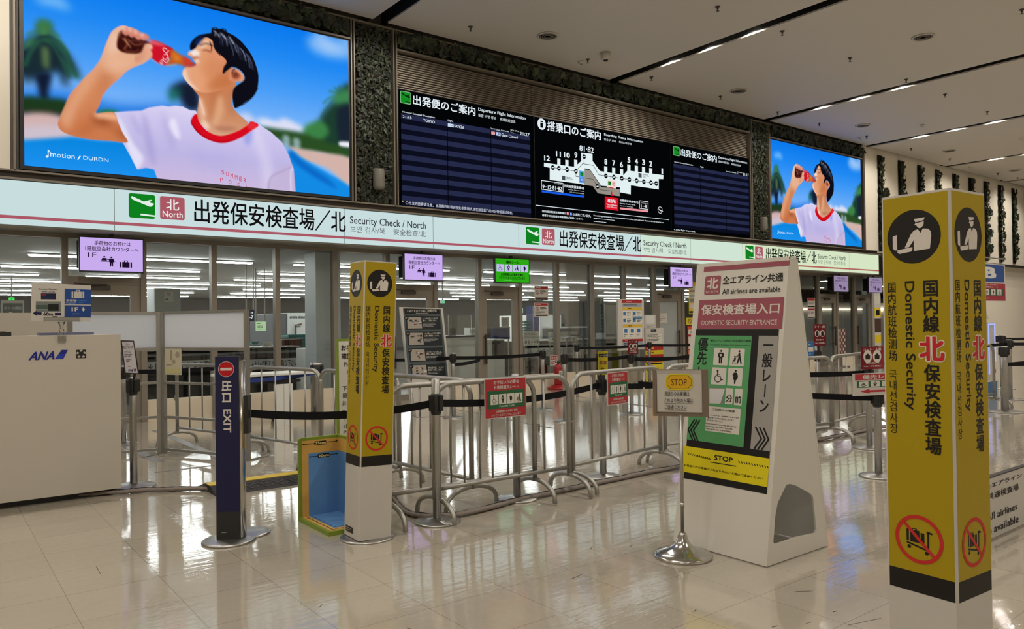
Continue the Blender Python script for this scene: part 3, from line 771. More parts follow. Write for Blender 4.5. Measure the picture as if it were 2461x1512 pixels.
# ================================================================== LED SCREENS WITH THE DRINK ADVERT
GW, GH = 560, 320
SX0, SX1, SZ0, SZ1 = 1.10, 5.895, 3.68, 6.41
class Paint:
    def __init__(s): s.im = np.zeros((GH, GW, 3), np.float32)
    def pt(s, px, py):
        p = wall_at(px, py, YW)
        return ((p.x-SX0)/(SX1-SX0)*GW, (SZ1-p.z)/(SZ1-SZ0)*GH)
    @staticmethod
    def smooth(P, n=6, closed=True):
        P = np.array(P, float); m = len(P); out = []
        for i in range(m if closed else m-1):
            p0, p1, p2, p3 = [P[(i+k) % m] if closed else P[min(max(i+k, 0), m-1)] for k in (-1, 0, 1, 2)]
            for t in np.linspace(0, 1, n, endpoint=False):
                out.append(0.5*((2*p1)+(-p0+p2)*t+(2*p0-5*p1+4*p2-p3)*t*t+(-p0+3*p1-3*p2+p3)*t**3))
        if not closed: out.append(P[-1])
        return np.array(out)
    @staticmethod
    def blur(m, r):
        r = int(round(r))
        if r < 1: return m
        for _ in range(2):
            for ax in (0, 1):
                pad = [(0, 0), (0, 0)]; pad[ax] = (r+1, r)
                c = np.cumsum(np.pad(m, pad, mode='edge'), axis=ax)
                n = m.shape[ax]; w = 2*r+1
                m = (np.take(c, range(w, n+w), ax)-np.take(c, range(0, n), ax))/w
        return m
    def mask(s, P, soft=0.0, sm=True):
        P = np.array([s.pt(*p) for p in P])
        if sm: P = s.smooth(P)
        SS = 3
        x0 = int(max(0, math.floor(P[:, 0].min())-1)); x1 = int(min(GW, math.ceil(P[:, 0].max())+1))
        y0 = int(max(0, math.floor(P[:, 1].min())-1)); y1 = int(min(GH, math.ceil(P[:, 1].max())+1))
        m = np.zeros((GH, GW), np.float32)
        if x1 <= x0 or y1 <= y0: return m
        xs = x0+(np.arange((x1-x0)*SS)+0.5)/SS; ys = y0+(np.arange((y1-y0)*SS)+0.5)/SS
        ins = np.zeros((len(ys), len(xs)), bool)
        A = P; B = np.roll(P, -1, 0)
        for (ax, ay), (bx, by) in zip(A, B):
            if ay == by: continue
            c = (ays := ys[:, None]) ; cond = (c >= min(ay, by)) & (c < max(ay, by))
            rows = np.where(cond[:, 0])[0]
            if len(rows) == 0: continue
            xi = ax+(ys[rows]-ay)*(bx-ax)/(by-ay)
            ins[rows] ^= (xs[None, :] < xi[:, None])
        sub = ins.reshape(y1-y0, SS, x1-x0, SS).mean((1, 3))
        m[y0:y1, x0:x1] = sub
        return s.blur(m, soft) if soft else m
    def fill(s, P, col, soft=0.0, a=1.0, sm=True, clip=None):
        m = s.mask(P, soft, sm)*a
        if clip is not None: m = m*clip
        s.mix(m, col); return m
    def mix(s, m, col):
        c = np.array(col, np.float32)
        if c.ndim == 1: c = c[None, None, :]
        s.im = s.im*(1-m[..., None])+c*m[..., None]
    def line(s, P, w, col, soft=0.0, a=1.0, clip=None):       # w in photo pixels
        P = s.smooth(P, 6, False); n = len(P); L = []; R = []
        for i in range(n):
            d = P[min(i+1, n-1)]-P[max(i-1, 0)]; d = d/(np.hypot(*d) or 1); nn = np.array([-d[1], d[0]])*w/2
            t = 1.0
            L.append(P[i]+nn*t); R.append(P[i]-nn*t)
        return s.fill(L+R[::-1], col, soft, a, False, clip)
pa = Paint()
yy, xx = np.mgrid[0:GH, 0:GW].astype(np.float32); ty = yy/GH; tx = xx/GW
def ramp(t, stops):
    out = np.zeros(t.shape+(3,), np.float32)
    for k in range(3): out[..., k] = np.interp(t, [q[0] for q in stops], [q[1][k] for q in stops])
    return out
sky = ramp(ty, [(0, (10, 122, 238)), (0.2, (34, 138, 244)), (0.42, (78, 160, 248)), (0.6, (122, 180, 250)), (1, (140, 190, 250))])
pa.im = sky.copy()
cA = lambda x, y: (240+x/5.0405, 40+y/5.0405)
cB = lambda x, y: (40+x/3.15, y/3.15)
cC = lambda x, y: (400+x/3.0232, y/3.0232)
mp_ = lambda f, L: [f(*p) for p in L]
# clouds, palms, hedges, pool
for P, a in (([(1020, 290), (1100, 245), (1200, 285), (1320, 300), (1330, 420), (1180, 415), (1060, 370)], 0.6), ([(1080, 270), (1160, 270), (1250, 330), (1300, 380), (1160, 380)], 0.5)):
    pa.fill(mp_(cC, P), (190, 215, 250), 9, a)
pa.fill(mp_(cB, [(140, -20), (300, -30), (400, 40), (380, 75), (280, 50), (180, 30)]), (150, 205, 250), 7, 0.7)
pa.fill(mp_(cB, [(60, 690), (420, 700), (760, 790), (1240, 800), (1260, 900), (60, 900)]), (20, 112, 222), 10, 0.85)
pa.fill(mp_(cC, [(660, 880), (700, 855), (800, 880), (860, 860), (1000, 930), (1000, 965), (850, 960), (700, 920)]), (226, 226, 245), 5, 0.95)
pa.fill(mp_(cC, [(520, 830), (600, 830), (660, 900), (560, 880)]), (235, 225, 240), 6, 0.8)
# left palm
pa.fill(mp_(cB, [(60, 330), (150, 260), (210, 170), (270, 250), (330, 340), (420, 450), (480, 590), (400, 560), (380, 660), (340, 620), (320, 540), (260, 560), (120, 600), (90, 650), (55, 560)]), (26, 44, 52), 6)
pa.fill(mp_(cB, [(150, 170), (200, 150), (270, 170), (250, 240), (210, 260), (170, 250)]), (58, 118, 66), 5)
pa.fill(mp_(cB, [(60, 330), (130, 300), (170, 320), (100, 360)]), (60, 122, 80), 4, 0.9)
pa.fill(mp_(cB, [(340, 420), (430, 520), (490, 600), (400, 560)]), (46, 110, 90), 4, 0.8)
pa.fill(mp_(cB, [(195, 360), (235, 370), (240, 510), (205, 500)]), (110, 140, 80), 4, 0.9)
pa.fill(mp_(cB, [(140, 560), (260, 560), (240, 700), (235, 760), (185, 760), (160, 660)]), (18, 28, 50), 4)
pa.fill(mp_(cB, [(55, 735), (200, 740), (380, 760), (400, 840), (300, 880), (55, 860)]), (30, 58, 30), 4)
pa.fill(mp_(cB, [(55, 840), (320, 840), (330, 900), (55, 890)]), (60, 50, 44), 4, 0.8)
pa.fill(mp_(cB, [(50, 870), (330, 880), (420, 1040), (50, 1060)]), (210, 178, 176), 4)
pa.fill(mp_(cB, [(50, 960), (330, 960), (420, 1040), (50, 1060)]), (205, 200, 220), 6, 0.7)
pool = ramp(ty, [(0.6, (0, 120, 205)), (0.8, (4, 132, 220)), (1.0, (30, 146, 240))])
pa.mix(pa.mask(mp_(cB, [(40, 1062), (420, 1036), (620, 1060), (840, 1070), (1260, 1160), (1260, 1420), (40, 1420)]), 3, False), pool)
pa.fill(mp_(cB, [(620, 840), (700, 828), (780, 850), (760, 870), (620, 862)]), (40, 120, 60), 3)
def fronds(f, cx, cy, spec, col, w):
    for ang, ln, droop in spec:
        a = math.radians(ang); dx, dy = math.cos(a), -math.sin(a)
        P = [(cx+dx*ln*t, cy+dy*ln*t+droop*t*t) for t in (0, 0.35, 0.7, 1.0)]
        pa.line([f(*p) for p in P], w, col, 1.6, 0.85)
fronds(cB, 205, 250, [(100, 120, 10), (75, 115, 10), (55, 110, 40), (125, 115, 30), (35, 150, 120), (150, 150, 90), (10, 190, 190), (170, 150, 150)], (66, 126, 76), 5)
fronds(cB, 205, 300, [(15, 230, 260), (0, 250, 280), (-15, 200, 240), (30, 220, 240), (180, 140, 200), (165, 150, 240)], (38, 84, 66), 7)
fronds(cC, 1270, 700, [(100, 90, 10), (140, 120, 40), (165, 140, 90), (185, 150, 150), (120, 100, 20), (60, 80, 20)], (58, 120, 84), 4)
# palm behind the chin
pa.fill(mp_(cC, [(30, 650), (110, 590), (190, 600), (240, 680), (240, 800), (140, 790), (100, 720)]), (22, 30, 52), 6)
pa.fill(mp_(cC, [(10, 670), (60, 640), (110, 650), (80, 720), (30, 740)]), (26, 104, 92), 6, 0.9)
# right trees, hedge, deck and pool
pa.fill(mp_(cC, [(1080, 960), (1140, 820), (1230, 720), (1260, 650), (1340, 640), (1340, 1120), (1080, 1060)]), (30, 62, 48), 6)
pa.fill(mp_(cC, [(1000, 930), (1060, 890), (1130, 880), (1180, 960), (1100, 1030), (1000, 1010)]), (60, 130, 70), 5)
pa.fill(mp_(cC, [(1210, 700), (1290, 650), (1340, 660), (1340, 740), (1240, 760)]), (70, 150, 90), 6, 0.8)
pa.fill(mp_(cC, [(1240, 800), (1340, 780), (1340, 1040), (1260, 1040)]), (26, 34, 52), 5, 0.9)
pa.fill(mp_(cC, [(680, 930), (860, 945), (1000, 970), (1100, 1010), (1340, 1090), (1340, 1150), (1100, 1110), (950, 1090), (820, 1020)]), (44, 78, 36), 4)
for x, y in ((870, 1030), (945, 1050)): pa.fill(mp_(cC, [(x-25, y-40), (x, y-50), (x+25, y-30), (x+25, y+30), (x, y+40), (x-20, y+20)]), (160, 190, 200), 3, 0.8)
pa.fill(mp_(cC, [(1260, 1030), (1340, 1035), (1340, 1070), (1260, 1060)]), (235, 238, 245), 2)
pa.fill(mp_(cC, [(890, 1070), (1000, 1085), (1150, 1110), (1340, 1160), (1340, 1360), (1180, 1230), (1000, 1160)]), (212, 180, 170), 3)
pa.fill(mp_(cC, [(900, 1090), (985, 1150), (1160, 1250), (1345, 1370), (1345, 1480), (900, 1480), (880, 1200)]), (20, 140, 230), 3)
pa.fill(mp_(cC, [(890, 1090), (1000, 1180), (1160, 1290), (1240, 1370), (1100, 1300), (930, 1180)]), (10, 96, 190), 4, 0.8)
# shirt
shirtP = mp_(cB, [(738, 850), (850, 842), (945, 838), (1000, 815), (1100, 800)])+mp_(cC, [(20, 775), (60, 768), (120, 775), (170, 800), (215, 805)])+mp_(cA, [(1180, 1180), (1500, 1500), (1830, 1275)])+mp_(cC, [(640, 885), (760, 960), (840, 1035), (890, 1130), (925, 1230), (938, 1400), (936, 1520)])+mp_(cB, [(1075, 1500), (1062, 1345), (1040, 1282), (980, 1270), (912, 1282), (860, 1180), (800, 1075), (770, 940)])
shirt = pa.mask(shirtP, 0, False)
pa.mix(shirt, ramp(ty, [(0.5, (232, 226, 248)), (0.68, (206, 198, 238)), (0.85, (190, 182, 228)), (1.0, (204, 186, 224))]))
for P, c, a, so in (([(760, 860), (830, 980), (880, 1080), (960, 1200), (900, 1280), (830, 1100), (780, 960)], (236, 234, 252), 0.8, 3),
                    ([(960, 850), (1000, 960), (1040, 1100), (1050, 1260), (1000, 1180), (960, 1000)], (168, 160, 214), 0.7, 4),
                    ([(1100, 820), (1150, 950), (1200, 1050), (1180, 1150), (1120, 1000)], (176, 168, 220), 0.6, 5),
                    ([(860, 860), (900, 900), (960, 1010), (930, 1020), (880, 950)], (178, 172, 222), 0.7, 4)):
    pa.fill(mp_(cB, P), c, so, a, True, shirt)
for P, c, a, so in (([(20, 900), (60, 860), (100, 1000), (60, 990)], (240, 236, 252), 0.8, 3), ([(600, 920), (640, 900), (720, 1060), (780, 1300), (720, 1390), (680, 1150)], (226, 220, 246), 0.6, 8),
                    ([(740, 1390), (760, 1280), (860, 1200), (930, 1220), (940, 1400)], (196, 180, 216), 0.8, 3), ([(560, 990), (620, 930), (620, 1010), (590, 1060)], (150, 160, 230), 0.8, 4),
                    ([(180, 1060), (320, 1120), (420, 1120), (500, 1200), (360, 1230), (200, 1180)], (184, 176, 226), 0.6, 9)):
    pa.fill(mp_(cC, P), c, so, a, True, shirt)
pa.line(mp_(cC, [(905, 1215), (850, 1240), (760, 1290), (740, 1390)]), 2.2, (166, 150, 196), 1, 0.9, shirt)
pa.line(mp_(cC, [(930, 1210), (905, 1250), (905, 1390)]), 3, (240, 230, 248), 1, 0.8, shirt)
# neck and head
SK = (222, 150, 106)
neck = pa.mask(mp_(cA, [(1120, 860), (1195, 960), (1190, 1080), (1175, 1190), (1210, 1290), (1290, 1360), (1350, 1450), (1550, 1460), (1700, 1400), (1800, 1300), (1640, 1140), (1600, 1010), (1640, 780), (1400, 700), (1150, 760)]), 0)
pa.mix(neck, ramp(ty, [(0.45, (206, 128, 84)), (0.62, (206, 142, 104)), (0.75, (222, 172, 146))]))
for P, c, a, so in (([(1200, 980), (1240, 1000), (1290, 1180), (1250, 1250), (1200, 1150)], (236, 190, 160), 0.8, 3), ([(1330, 900), (1450, 880), (1500, 1050), (1420, 1200), (1350, 1250), (1330, 1100)], (190, 116, 74), 0.75, 6),
                    ([(1420, 1000), (1480, 960), (1500, 1150), (1400, 1330), (1370, 1250)], (232, 180, 140), 0.7, 4), ([(1560, 900), (1620, 860), (1640, 1080), (1640, 1200), (1560, 1150)], (188, 124, 92), 0.8, 5),
                    ([(1250, 1240), (1330, 1330), (1290, 1370), (1230, 1310)], (246, 214, 190), 0.9, 3), ([(1380, 1340), (1540, 1330), (1680, 1360), (1500, 1390)], (170, 108, 84), 0.7, 3)):
    pa.fill(mp_(cA, P), c, so, a, True, neck)
pa.line(mp_(cA, [(1205, 990), (1235, 1080), (1265, 1190)]), 2.5, (250, 226, 210), 1, 0.9, neck)
face = pa.mask(mp_(cA, [(1160, 370), (1120, 410), (1078, 425), (1066, 462), (1090, 478), (1120, 500), (1128, 525), (1150, 545), (1160, 575), (1140, 596), (1060, 604), (1030, 620), (1005, 660), (1003, 710), (1040, 775), (1110, 850), (1200, 910), (1330, 920), (1500, 880), (1620, 830), (1660, 700), (1560, 560), (1480, 430), (1400, 300), (1280, 250), (1200, 300)]), 0)
pa.mix(face, ramp((xx-pa.pt(*cA(1000, 500))[0])/100.0, [(0, (232, 176, 142)), (0.35, (226, 156, 114)), (1, (206, 128, 84))]))
for P, c, a, so in (([(1170, 350), (1250, 290), (1330, 290), (1330, 340), (1230, 380)], (246, 206, 178), 0.9, 3), ([(1090, 425), (1150, 400), (1205, 420), (1200, 470), (1150, 500), (1120, 470)], (246, 232, 226), 0.95, 1.5),
                    ([(1085, 470), (1130, 490), (1180, 480), (1190, 510), (1140, 530), (1110, 500)], (172, 92, 62), 0.9, 2), ([(1150, 520), (1190, 515), (1205, 545), (1170, 562)], (246, 226, 214), 0.9, 2),
                    ([(1000, 660), (1040, 640), (1080, 760), (1150, 840), (1200, 900), (1100, 850), (1010, 740)], (244, 210, 190), 0.9, 2.5), ([(1080, 640), (1200, 620), (1260, 760), (1200, 860), (1110, 760)], (230, 160, 118), 0.7, 6),
                    ([(1260, 560), (1420, 480), (1480, 640), (1380, 760), (1260, 700)], (214, 136, 92), 0.7, 8), ([(1440, 700), (1560, 680), (1600, 830), (1430, 890), (1300, 860)], (194, 112, 66), 0.75, 6),
                    ([(1330, 380), (1440, 430), (1520, 540), (1440, 540), (1340, 470)], (224, 146, 110), 0.8, 4)):
    pa.fill(mp_(cA, P), c, so, a, True, face)
pa.line(mp_(cA, [(1210, 350), (1270, 328), (1330, 335), (1375, 358)]), 3.2, (92, 54, 44), 1, 0.85)
pa.line(mp_(cA, [(1245, 412), (1290, 406), (1345, 432)]), 2.2, (112, 58, 44), 1, 0.95)
pa.fill(mp_(cA, [(1085, 560), (1130, 555), (1165, 575), (1140, 600), (1070, 606)]), (170, 58, 54), 1, 0.95)
# ear
pa.fill(mp_(cA, [(1590, 640), (1650, 630), (1700, 660), (1745, 720), (1740, 770), (1690, 790), (1600, 780), (1560, 740)]), (220, 140, 100), 1)
pa.fill(mp_(cA, [(1610, 670), (1650, 660), (1690, 700), (1680, 740), (1630, 750), (1600, 720)]), (120, 52, 36), 2, 0.9)
pa.line(mp_(cA, [(1640, 645), (1700, 680), (1735, 740), (1690, 780)]), 2.4, (244, 178, 140), 1, 0.8)
# hair
HP = mp_(cA, [(1095, 400), (1092, 340), (1130, 275), (1200, 225), (1290, 205), (1345, 195), (1360, 140), (1420, 150), (1480, 150), (1545, 190), (1640, 240), (1740, 330), (1840, 470), (1900, 620), (1922, 740), (1905, 880), (1850, 970), (1750, 1045), (1640, 1108), (1608, 1000), (1612, 900), (1650, 840), (1745, 770), (1745, 700), (1690, 640), (1610, 610), (1560, 640), (1490, 692), (1500, 610), (1535, 540), (1450, 450), (1395, 385), (1370, 300), (1290, 250), (1210, 300), (1160, 380), (1120, 400)])
hair = pa.mask(HP, 0); pa.mix(hair, (14, 14, 24))
rn = random.Random(7)
for i in range(46):
    t0 = rn.uniform(0, 1)
    a = np.array([1400+420*t0, 190+300*t0**1.4]); L_ = rn.uniform(90, 240)
    d = np.array([0.35-0.1*t0, 1.0]); d /= np.hypot(*d)
    e = a+d*L_*np.array([1, 0.9])+np.array([rn.uniform(-20, 30), 0])
    pa.line([cA(*a), cA(*((a+e)/2+[12, 0])), cA(*e)], rn.uniform(0.7, 1.6), rn.choice([(96, 110, 150), (60, 66, 90), (150, 160, 190), (36, 36, 50)]), 0, rn.uniform(0.3, 0.75), hair)
for P in ([(1330, 300), (1350, 360), (1350, 420)], [(1370, 300), (1400, 400), (1460, 470)], [(1120, 400), (1110, 350), (1150, 290), (1230, 240)], [(1500, 690), (1520, 610), (1560, 560)], [(1600, 690), (1610, 650), (1640, 640)], [(1350, 150), (1400, 130), (1450, 170)], [(1470, 150), (1510, 150), (1540, 180)], [(1640, 1105), (1760, 1050), (1860, 960), (1915, 860)]):
    pa.line(mp_(cA, P), 2.2, (16, 18, 34), 0, 0.9)
pa.fill(mp_(cA, [(1150, 330), (1180, 270), (1260, 235), (1230, 300), (1180, 350)]), (10, 44, 110), 2, 0.85)
for P in ([(1380, 170), (1410, 200), (1390, 230)], [(1460, 200), (1500, 230), (1520, 270)], [(1560, 240), (1600, 290), (1620, 330)], [(1430, 210), (1450, 250)]):
    pa.line(mp_(cA, P+[P[-1]] if len(P) < 3 else P), 3.0, (200, 206, 222), 1, 0.8, hair)
# collar
colP = mp_(cA, [(1178, 1185), (1135, 1195), (1100, 1270), (1130, 1340), (1200, 1420), (1310, 1490), (1450, 1530), (1570, 1520), (1720, 1460), (1840, 1380), (1925, 1315), (1832, 1268), (1780, 1320), (1660, 1390), (1500, 1440), (1390, 1430), (1280, 1370), (1200, 1270)])
collar = pa.fill(colP, (216, 12, 30)); pa.line(mp_(cA, [(1110, 1280), (1200, 1405), (1320, 1480), (1460, 1520), (1640, 1495)]), 3, (150, 6, 20), 1, 0.7, collar)
pa.fill(mp_(cA, [(1780, 1320), (1830, 1270), (1925, 1315), (1840, 1380)]), (236, 60, 66), 2, 0.7, True, collar)
# arm
arm = pa.mask(mp_(cB, [(655, 392), (690, 300), (725, 235), (790, 195), (850, 205), (930, 250), (930, 400), (1000, 330), (1025, 350), (1026, 400), (1005, 440), (960, 480), (880, 512), (830, 542), (780, 592), (720, 645), (655, 720), (625, 800), (600, 856), (680, 850), (742, 856), (770, 930), (805, 1010), (838, 1078), (700, 1066), (560, 1056), (430, 1030), (342, 992), (312, 940), (330, 880), (365, 800), (400, 720), (450, 662), (520, 582), (580, 522), (630, 452)]), 0)
pa.mix(arm, ramp(ty, [(0.12, (236, 190, 166)), (0.35, (230, 174, 138)), (0.55, (218, 144, 100)), (0.75, (204, 122, 78))]))
for P, c, a, so in (([(330, 900), (380, 800), (470, 660), (560, 560), (620, 520), (560, 640), (470, 780), (420, 920), (380, 980)], (230, 172, 136), 0.8, 6), ([(590, 860), (580, 930), (700, 960), (820, 1000), (840, 1070), (700, 940), (740, 890), (640, 880)], (142, 66, 34), 0.75, 7),
                    ([(600, 850), (740, 856), (770, 910), (660, 900), (600, 890)], (240, 180, 142), 0.9, 3), ([(640, 560), (700, 520), (740, 600), (650, 710), (610, 800), (600, 720)], (190, 108, 66), 0.6, 8), ([(560, 930), (590, 890), (560, 980), (480, 1020), (450, 1000)], (180, 92, 52), 0.6, 7),
                    ([(700, 300), (740, 250), (780, 300), (760, 380), (700, 420)], (240, 200, 178), 0.7, 5), ([(660, 450), (760, 420), (860, 450), (880, 500), (800, 540), (700, 560)], (236, 186, 158), 0.7, 8)):
    pa.fill(mp_(cB, P), c, so, a, True, arm)
# bottle
pa.fill(mp_(cA, [(205, 350), (222, 230), (250, 180), (300, 168), (480, 258), (620, 330), (640, 480), (560, 470), (480, 452), (330, 442), (240, 410)]), (58, 16, 14), 1)
for P, c in (([(270, 260), (330, 330), (290, 400)], (206, 130, 84)), ([(330, 270), (420, 340), (520, 330)], (170, 100, 70)), ([(350, 300), (430, 290), (540, 320)], (120, 70, 60)), ([(230, 250), (260, 200), (300, 190)], (180, 110, 80)), ([(300, 410), (400, 425), (480, 400)], (140, 66, 44)), ([(300, 250), (320, 300), (380, 380)], (230, 170, 120)), ([(370, 360), (420, 400), (440, 380)], (20, 6, 8))):
    pa.line(mp_(cA, P), 2.4, c, 1, 0.85)
pa.fill(mp_(cA, [(620, 300), (700, 300), (800, 345), (890, 400), (850, 500), (800, 590), (700, 560), (640, 510), (610, 470)]), (206, 18, 40), 1)
pa.fill(mp_(cA, [(560, 270), (640, 285), (760, 330), (800, 355), (720, 350), (600, 320)]), (226, 120, 130), 2, 0.8)
pa.fill(mp_(cA, [(860, 395), (930, 430), (1000, 480), (1030, 520), (1020, 590), (940, 575), (880, 580), (810, 588), (850, 500)]), (196, 90, 26), 1.5)
pa.fill(mp_(cA, [(880, 430), (930, 460), (980, 500), (960, 540), (900, 530)]), (226, 140, 50), 3, 0.7)
pa.fill(mp_(cA, [(1000, 470), (1060, 500), (1110, 530), (1100, 580), (1060, 606), (1010, 596), (1015, 530)]), (206, 60, 40), 1.5)
pa.line(mp_(cA, [(620, 510), (720, 570), (840, 590), (930, 578)]), 2, (250, 190, 190), 1, 0.7)
for P in ([(815, 395), (780, 380), (765, 400), (790, 430), (812, 440)], [(838, 405), (812, 440), (818, 465)], [(775, 465), (800, 455), (826, 480), (800, 520), (768, 505), (765, 480)], [(735, 545), (760, 520), (800, 560), (835, 520), (820, 490)], [(730, 550), (745, 575), (765, 545)]):
    pa.line(mp_(cA, P), 1.7, (246, 226, 230), 0, 0.95)
# fingers over the bottle and thumb
for P in ([(270, 190), (280, 140), (330, 130), (370, 160), (360, 210), (310, 230)], [(340, 200), (350, 150), (400, 140), (440, 180), (420, 240), (370, 250)], [(410, 220), (420, 170), (470, 170), (510, 220), (490, 280), (440, 270)], [(480, 240), (500, 200), (560, 210), (600, 240), (590, 270), (520, 290)]):
    pa.fill(mp_(cA, P), (214, 132, 112), 1); pa.fill([((cA(*P[0])[0]*2+cA(*P[2])[0])/3+dx, (cA(*P[0])[1]+cA(*P[2])[1]*2)/3+dy) for dx, dy in ((-4, -3), (4, -3), (6, 3), (-2, 4))], (246, 206, 196), 1.5, 0.8)
th = pa.fill(mp_(cA, [(440, 470), (500, 430), (525, 380), (545, 335), (590, 325), (630, 345), (632, 380), (615, 400), (636, 440), (630, 490), (580, 530), (500, 560), (430, 560)]), (230, 168, 138), 1)
pa.fill(mp_(cA, [(600, 345), (630, 352), (630, 385), (605, 395)]), (244, 206, 186), 1.5, 0.9)
pa.fill(mp_(cA, [(430, 480), (500, 440), (530, 390), (540, 440), (500, 520), (440, 560)]), (200, 130, 100), 4, 0.6, True, th)
pa.line(mp_(cA, [(425, 470), (435, 510), (430, 550)]), 2, (196, 128, 100), 1, 0.6)
pa.im = pa.im + ((np.arange(GW) % 3 == 0)[None, :, None]*-3.0)       # column pitch of the LED modules
imc = np.clip(pa.im, 0, 255)/255.0
linim = np.where(imc <= 0.04045, imc/12.92, ((imc+0.055)/1.055)**2.4).astype(np.float32)
def picture_mesh():
    w, h = SX1-SX0, SZ1-SZ0
    jj, ii = np.mgrid[0:GH+1, 0:GW+1]
    v = np.stack([ii/GW*w-w/2, np.zeros(ii.shape), h-jj/GH*h], -1).reshape(-1, 3).astype(np.float32)
    a = (np.arange(GH)[:, None]*(GW+1)+np.arange(GW)[None, :]).reshape(-1)
    f = np.stack([a, a+GW+1, a+GW+2, a+1], 1).astype(np.int32)
    me = bpy.data.meshes.new('led_picture')
    me.vertices.add(len(v)); me.vertices.foreach_set('co', v.ravel())
    me.loops.add(f.size); me.loops.foreach_set('vertex_index', f.ravel())
    me.polygons.add(len(f)); me.polygons.foreach_set('loop_start', np.arange(len(f), dtype=np.int32)*4)
    me.update(calc_edges=True); me.materials.append(GLOWS)
    at = me.color_attributes.new('ink', 'FLOAT_COLOR', 'POINT')
    p = np.pad(linim, ((0, 1), (0, 1), (0, 0)), mode='edge'); p2 = np.pad(linim, ((1, 0), (1, 0), (0, 0)), mode='edge')
    c = np.ones(((GH+1)*(GW+1), 4), np.float32); c[:, :3] = ((p+p2)/2).reshape(-1, 3)
    at.data.foreach_set('color', c.ravel()); return me
pme = picture_mesh()
SW, SHT = SX1-SX0, SZ1-SZ0
def screen(x, lab, first=None):
    if first is None:
        t = thing('led_screen', lab, 'screen', (x, YW, SZ0))
        MB().box(-SW/2-0.05, SW/2+0.05, 0.008, 0.17, -0.05, SHT+0.04).build('screen_frame', black, t)
        o = bpy.data.objects.new('picture', pme); COL.objects.link(o); o.parent = t
        g = Gfx((0, -0.002, 0), (1, 0, 0), (0, 0, 1)); ox, oz = x, SZ0
        q2 = lambda px, py: (wall_at(px, py, YW).x-ox, wall_at(px, py, YW).z-oz)
        w = S(225, 245, 255)
        a = q2(*cB(255, 1158)); c = q2(*cB(440, 1205)); g.text('motion', a[0], c[1], c[0], q2(*cB(255, 1150))[1], w)
        a = q2(*cB(462, 1178)); c = q2(*cB(482, 1212)); g.stroke([(a[0], c[1]), (c[0], a[1])], 0.016, w, 2)
        a = q2(*cB(504, 1180)); c = q2(*cB(695, 1235)); g.text('DURDN', a[0], c[1]+0.012, c[0], a[1], w)
        a = q2(*cB(222, 1188)); g.disc(a[0]+0.012, a[1]+0.005, 0.016, w, 2, 14); g.stroke([(a[0]+0.026, a[1]), (a[0]+0.026, a[1]+0.10), (a[0]+0.06, a[1]+0.05)], 0.011, w, 2)
        r = S(206, 40, 70)
        import string
        for txt, P0, P1, hh in (('SUMMER', (400, 1235), (585, 1296), 34), ('POOL', (390, 1292), (600, 1345), 30)):
            n = len(txt)
            for i, ch in enumerate(txt):
                fx = i/(n-1)
                px, py = cC(P0[0]+(P1[0]-24-P0[0])*fx, P0[1]+(P1[1]-P0[1])*fx)
                a = q2(px, py); c = q2(px+24/3.02*(0.8 if txt == 'SUMMER' else 0.85), py+hh/3.02)
                if c[1] < 0.0: c = (c[0], 0.0)
                if a[1]-c[1] > 0.02: g.text(ch, a[0], c[1], c[0], a[1], r)
        g.build('caption', GLOW, t, False)
    else:
        t = copy_tree(first); t.location = (x, YW, SZ0); t['label'] = lab
    return t
s1 = screen((SX0+SX1)/2, 'very large lit screen at upper left showing a man drinking from a bottle')
s2 = screen(20.87, 'smaller-looking lit screen at right of the boards showing the same man drinking', s1)

# ================================================================== DEPARTURE BOARDS AND GATE MAP
BX0, BX1, BX2, BX3 = 6.885, 10.075, 14.325, 17.475
bodym = mat('board_black_glass', (0.006, 0.006, 0.008, 1), 0.25)
c7 = lambda x, y: (940+x/3.978, 180+y/3.978)
c8 = lambda x, y: (1270+x/5.0405, 260+y/5.0405)
cR = lambda x, y: (1600+x/4.446, 320+y/4.446)
LW = S(226, 236, 242); LB = S(36, 42, 72); DB = S(12, 14, 30)
def board(name, x0, x1, lab):
    t = thing(name, lab, 'display board', ((x0+x1)/2, YW, 3.62))
    MB().box(x0, x1, YW+0.01, 12.43, 3.615, 5.755).build('housing', bodym, t, True)
    return t, Gfx((0, YW, 0), (1, 0, 0), (0, 0, 1), 0.0015)
t, g = board('departure_board', BX0, BX1, 'left flight departure board listing one closed flight to Tokyo, beside the leafy column')
g.rect(BX0+0.01, 3.63, BX1-0.01, 5.74, S(3, 4, 6), 0)
b = g.boxpx(c7(90, 155), c7(186, 275)); hh = b[3]-g.uv(*c7(90, 262))[1]
b = (b[0], b[3]-hh, b[2], b[3])
g.rrect(b[0]-0.01, b[1]-0.01, b[2]+0.01, b[3]+0.01, S(150, 200, 150), 0.03, 1); g.rrect(*b, S(20, 140, 36), 0.025, 2); p_plane(g, b, S(10, 40, 14), 3)
g.textpx('出発便のご案内', c7(207, 188), c7(805, 395), LW, 0.016)
g.textpx('Departure Flight Information', c7(832, 312), c7(1286, 440), LW, 0.012)
g.textpx('출발 비행 정보', c7(832, 368), c7(1003, 430), LW); g.textpx('离境航班信息', c7(1040, 408), c7(1188, 465), LW)
def stripes(g, xl, xr, cols, ztop, zbot, n):
    h = (ztop-zbot)/n
    for i in range(n):
        for a, b2 in zip(cols[:-1], cols[1:]):
            g.rect(a+0.008, ztop-(i+1)*h, b2-0.008, ztop-i*h, LB if i % 2 == 0 else DB, 1)
cols = [g.uv(*c7(90, 365))[0], g.uv(*c7(536, 450))[0], g.uv(*c7(952, 530))[0], g.uv(*c7(1330, 560))[0]]
zt = g.uv(*c7(90, 365))[1]; zb = g.uv(*c7(96, 1250))[1]
stripes(g, cols[0], cols[3], cols, zt, zb, 18)
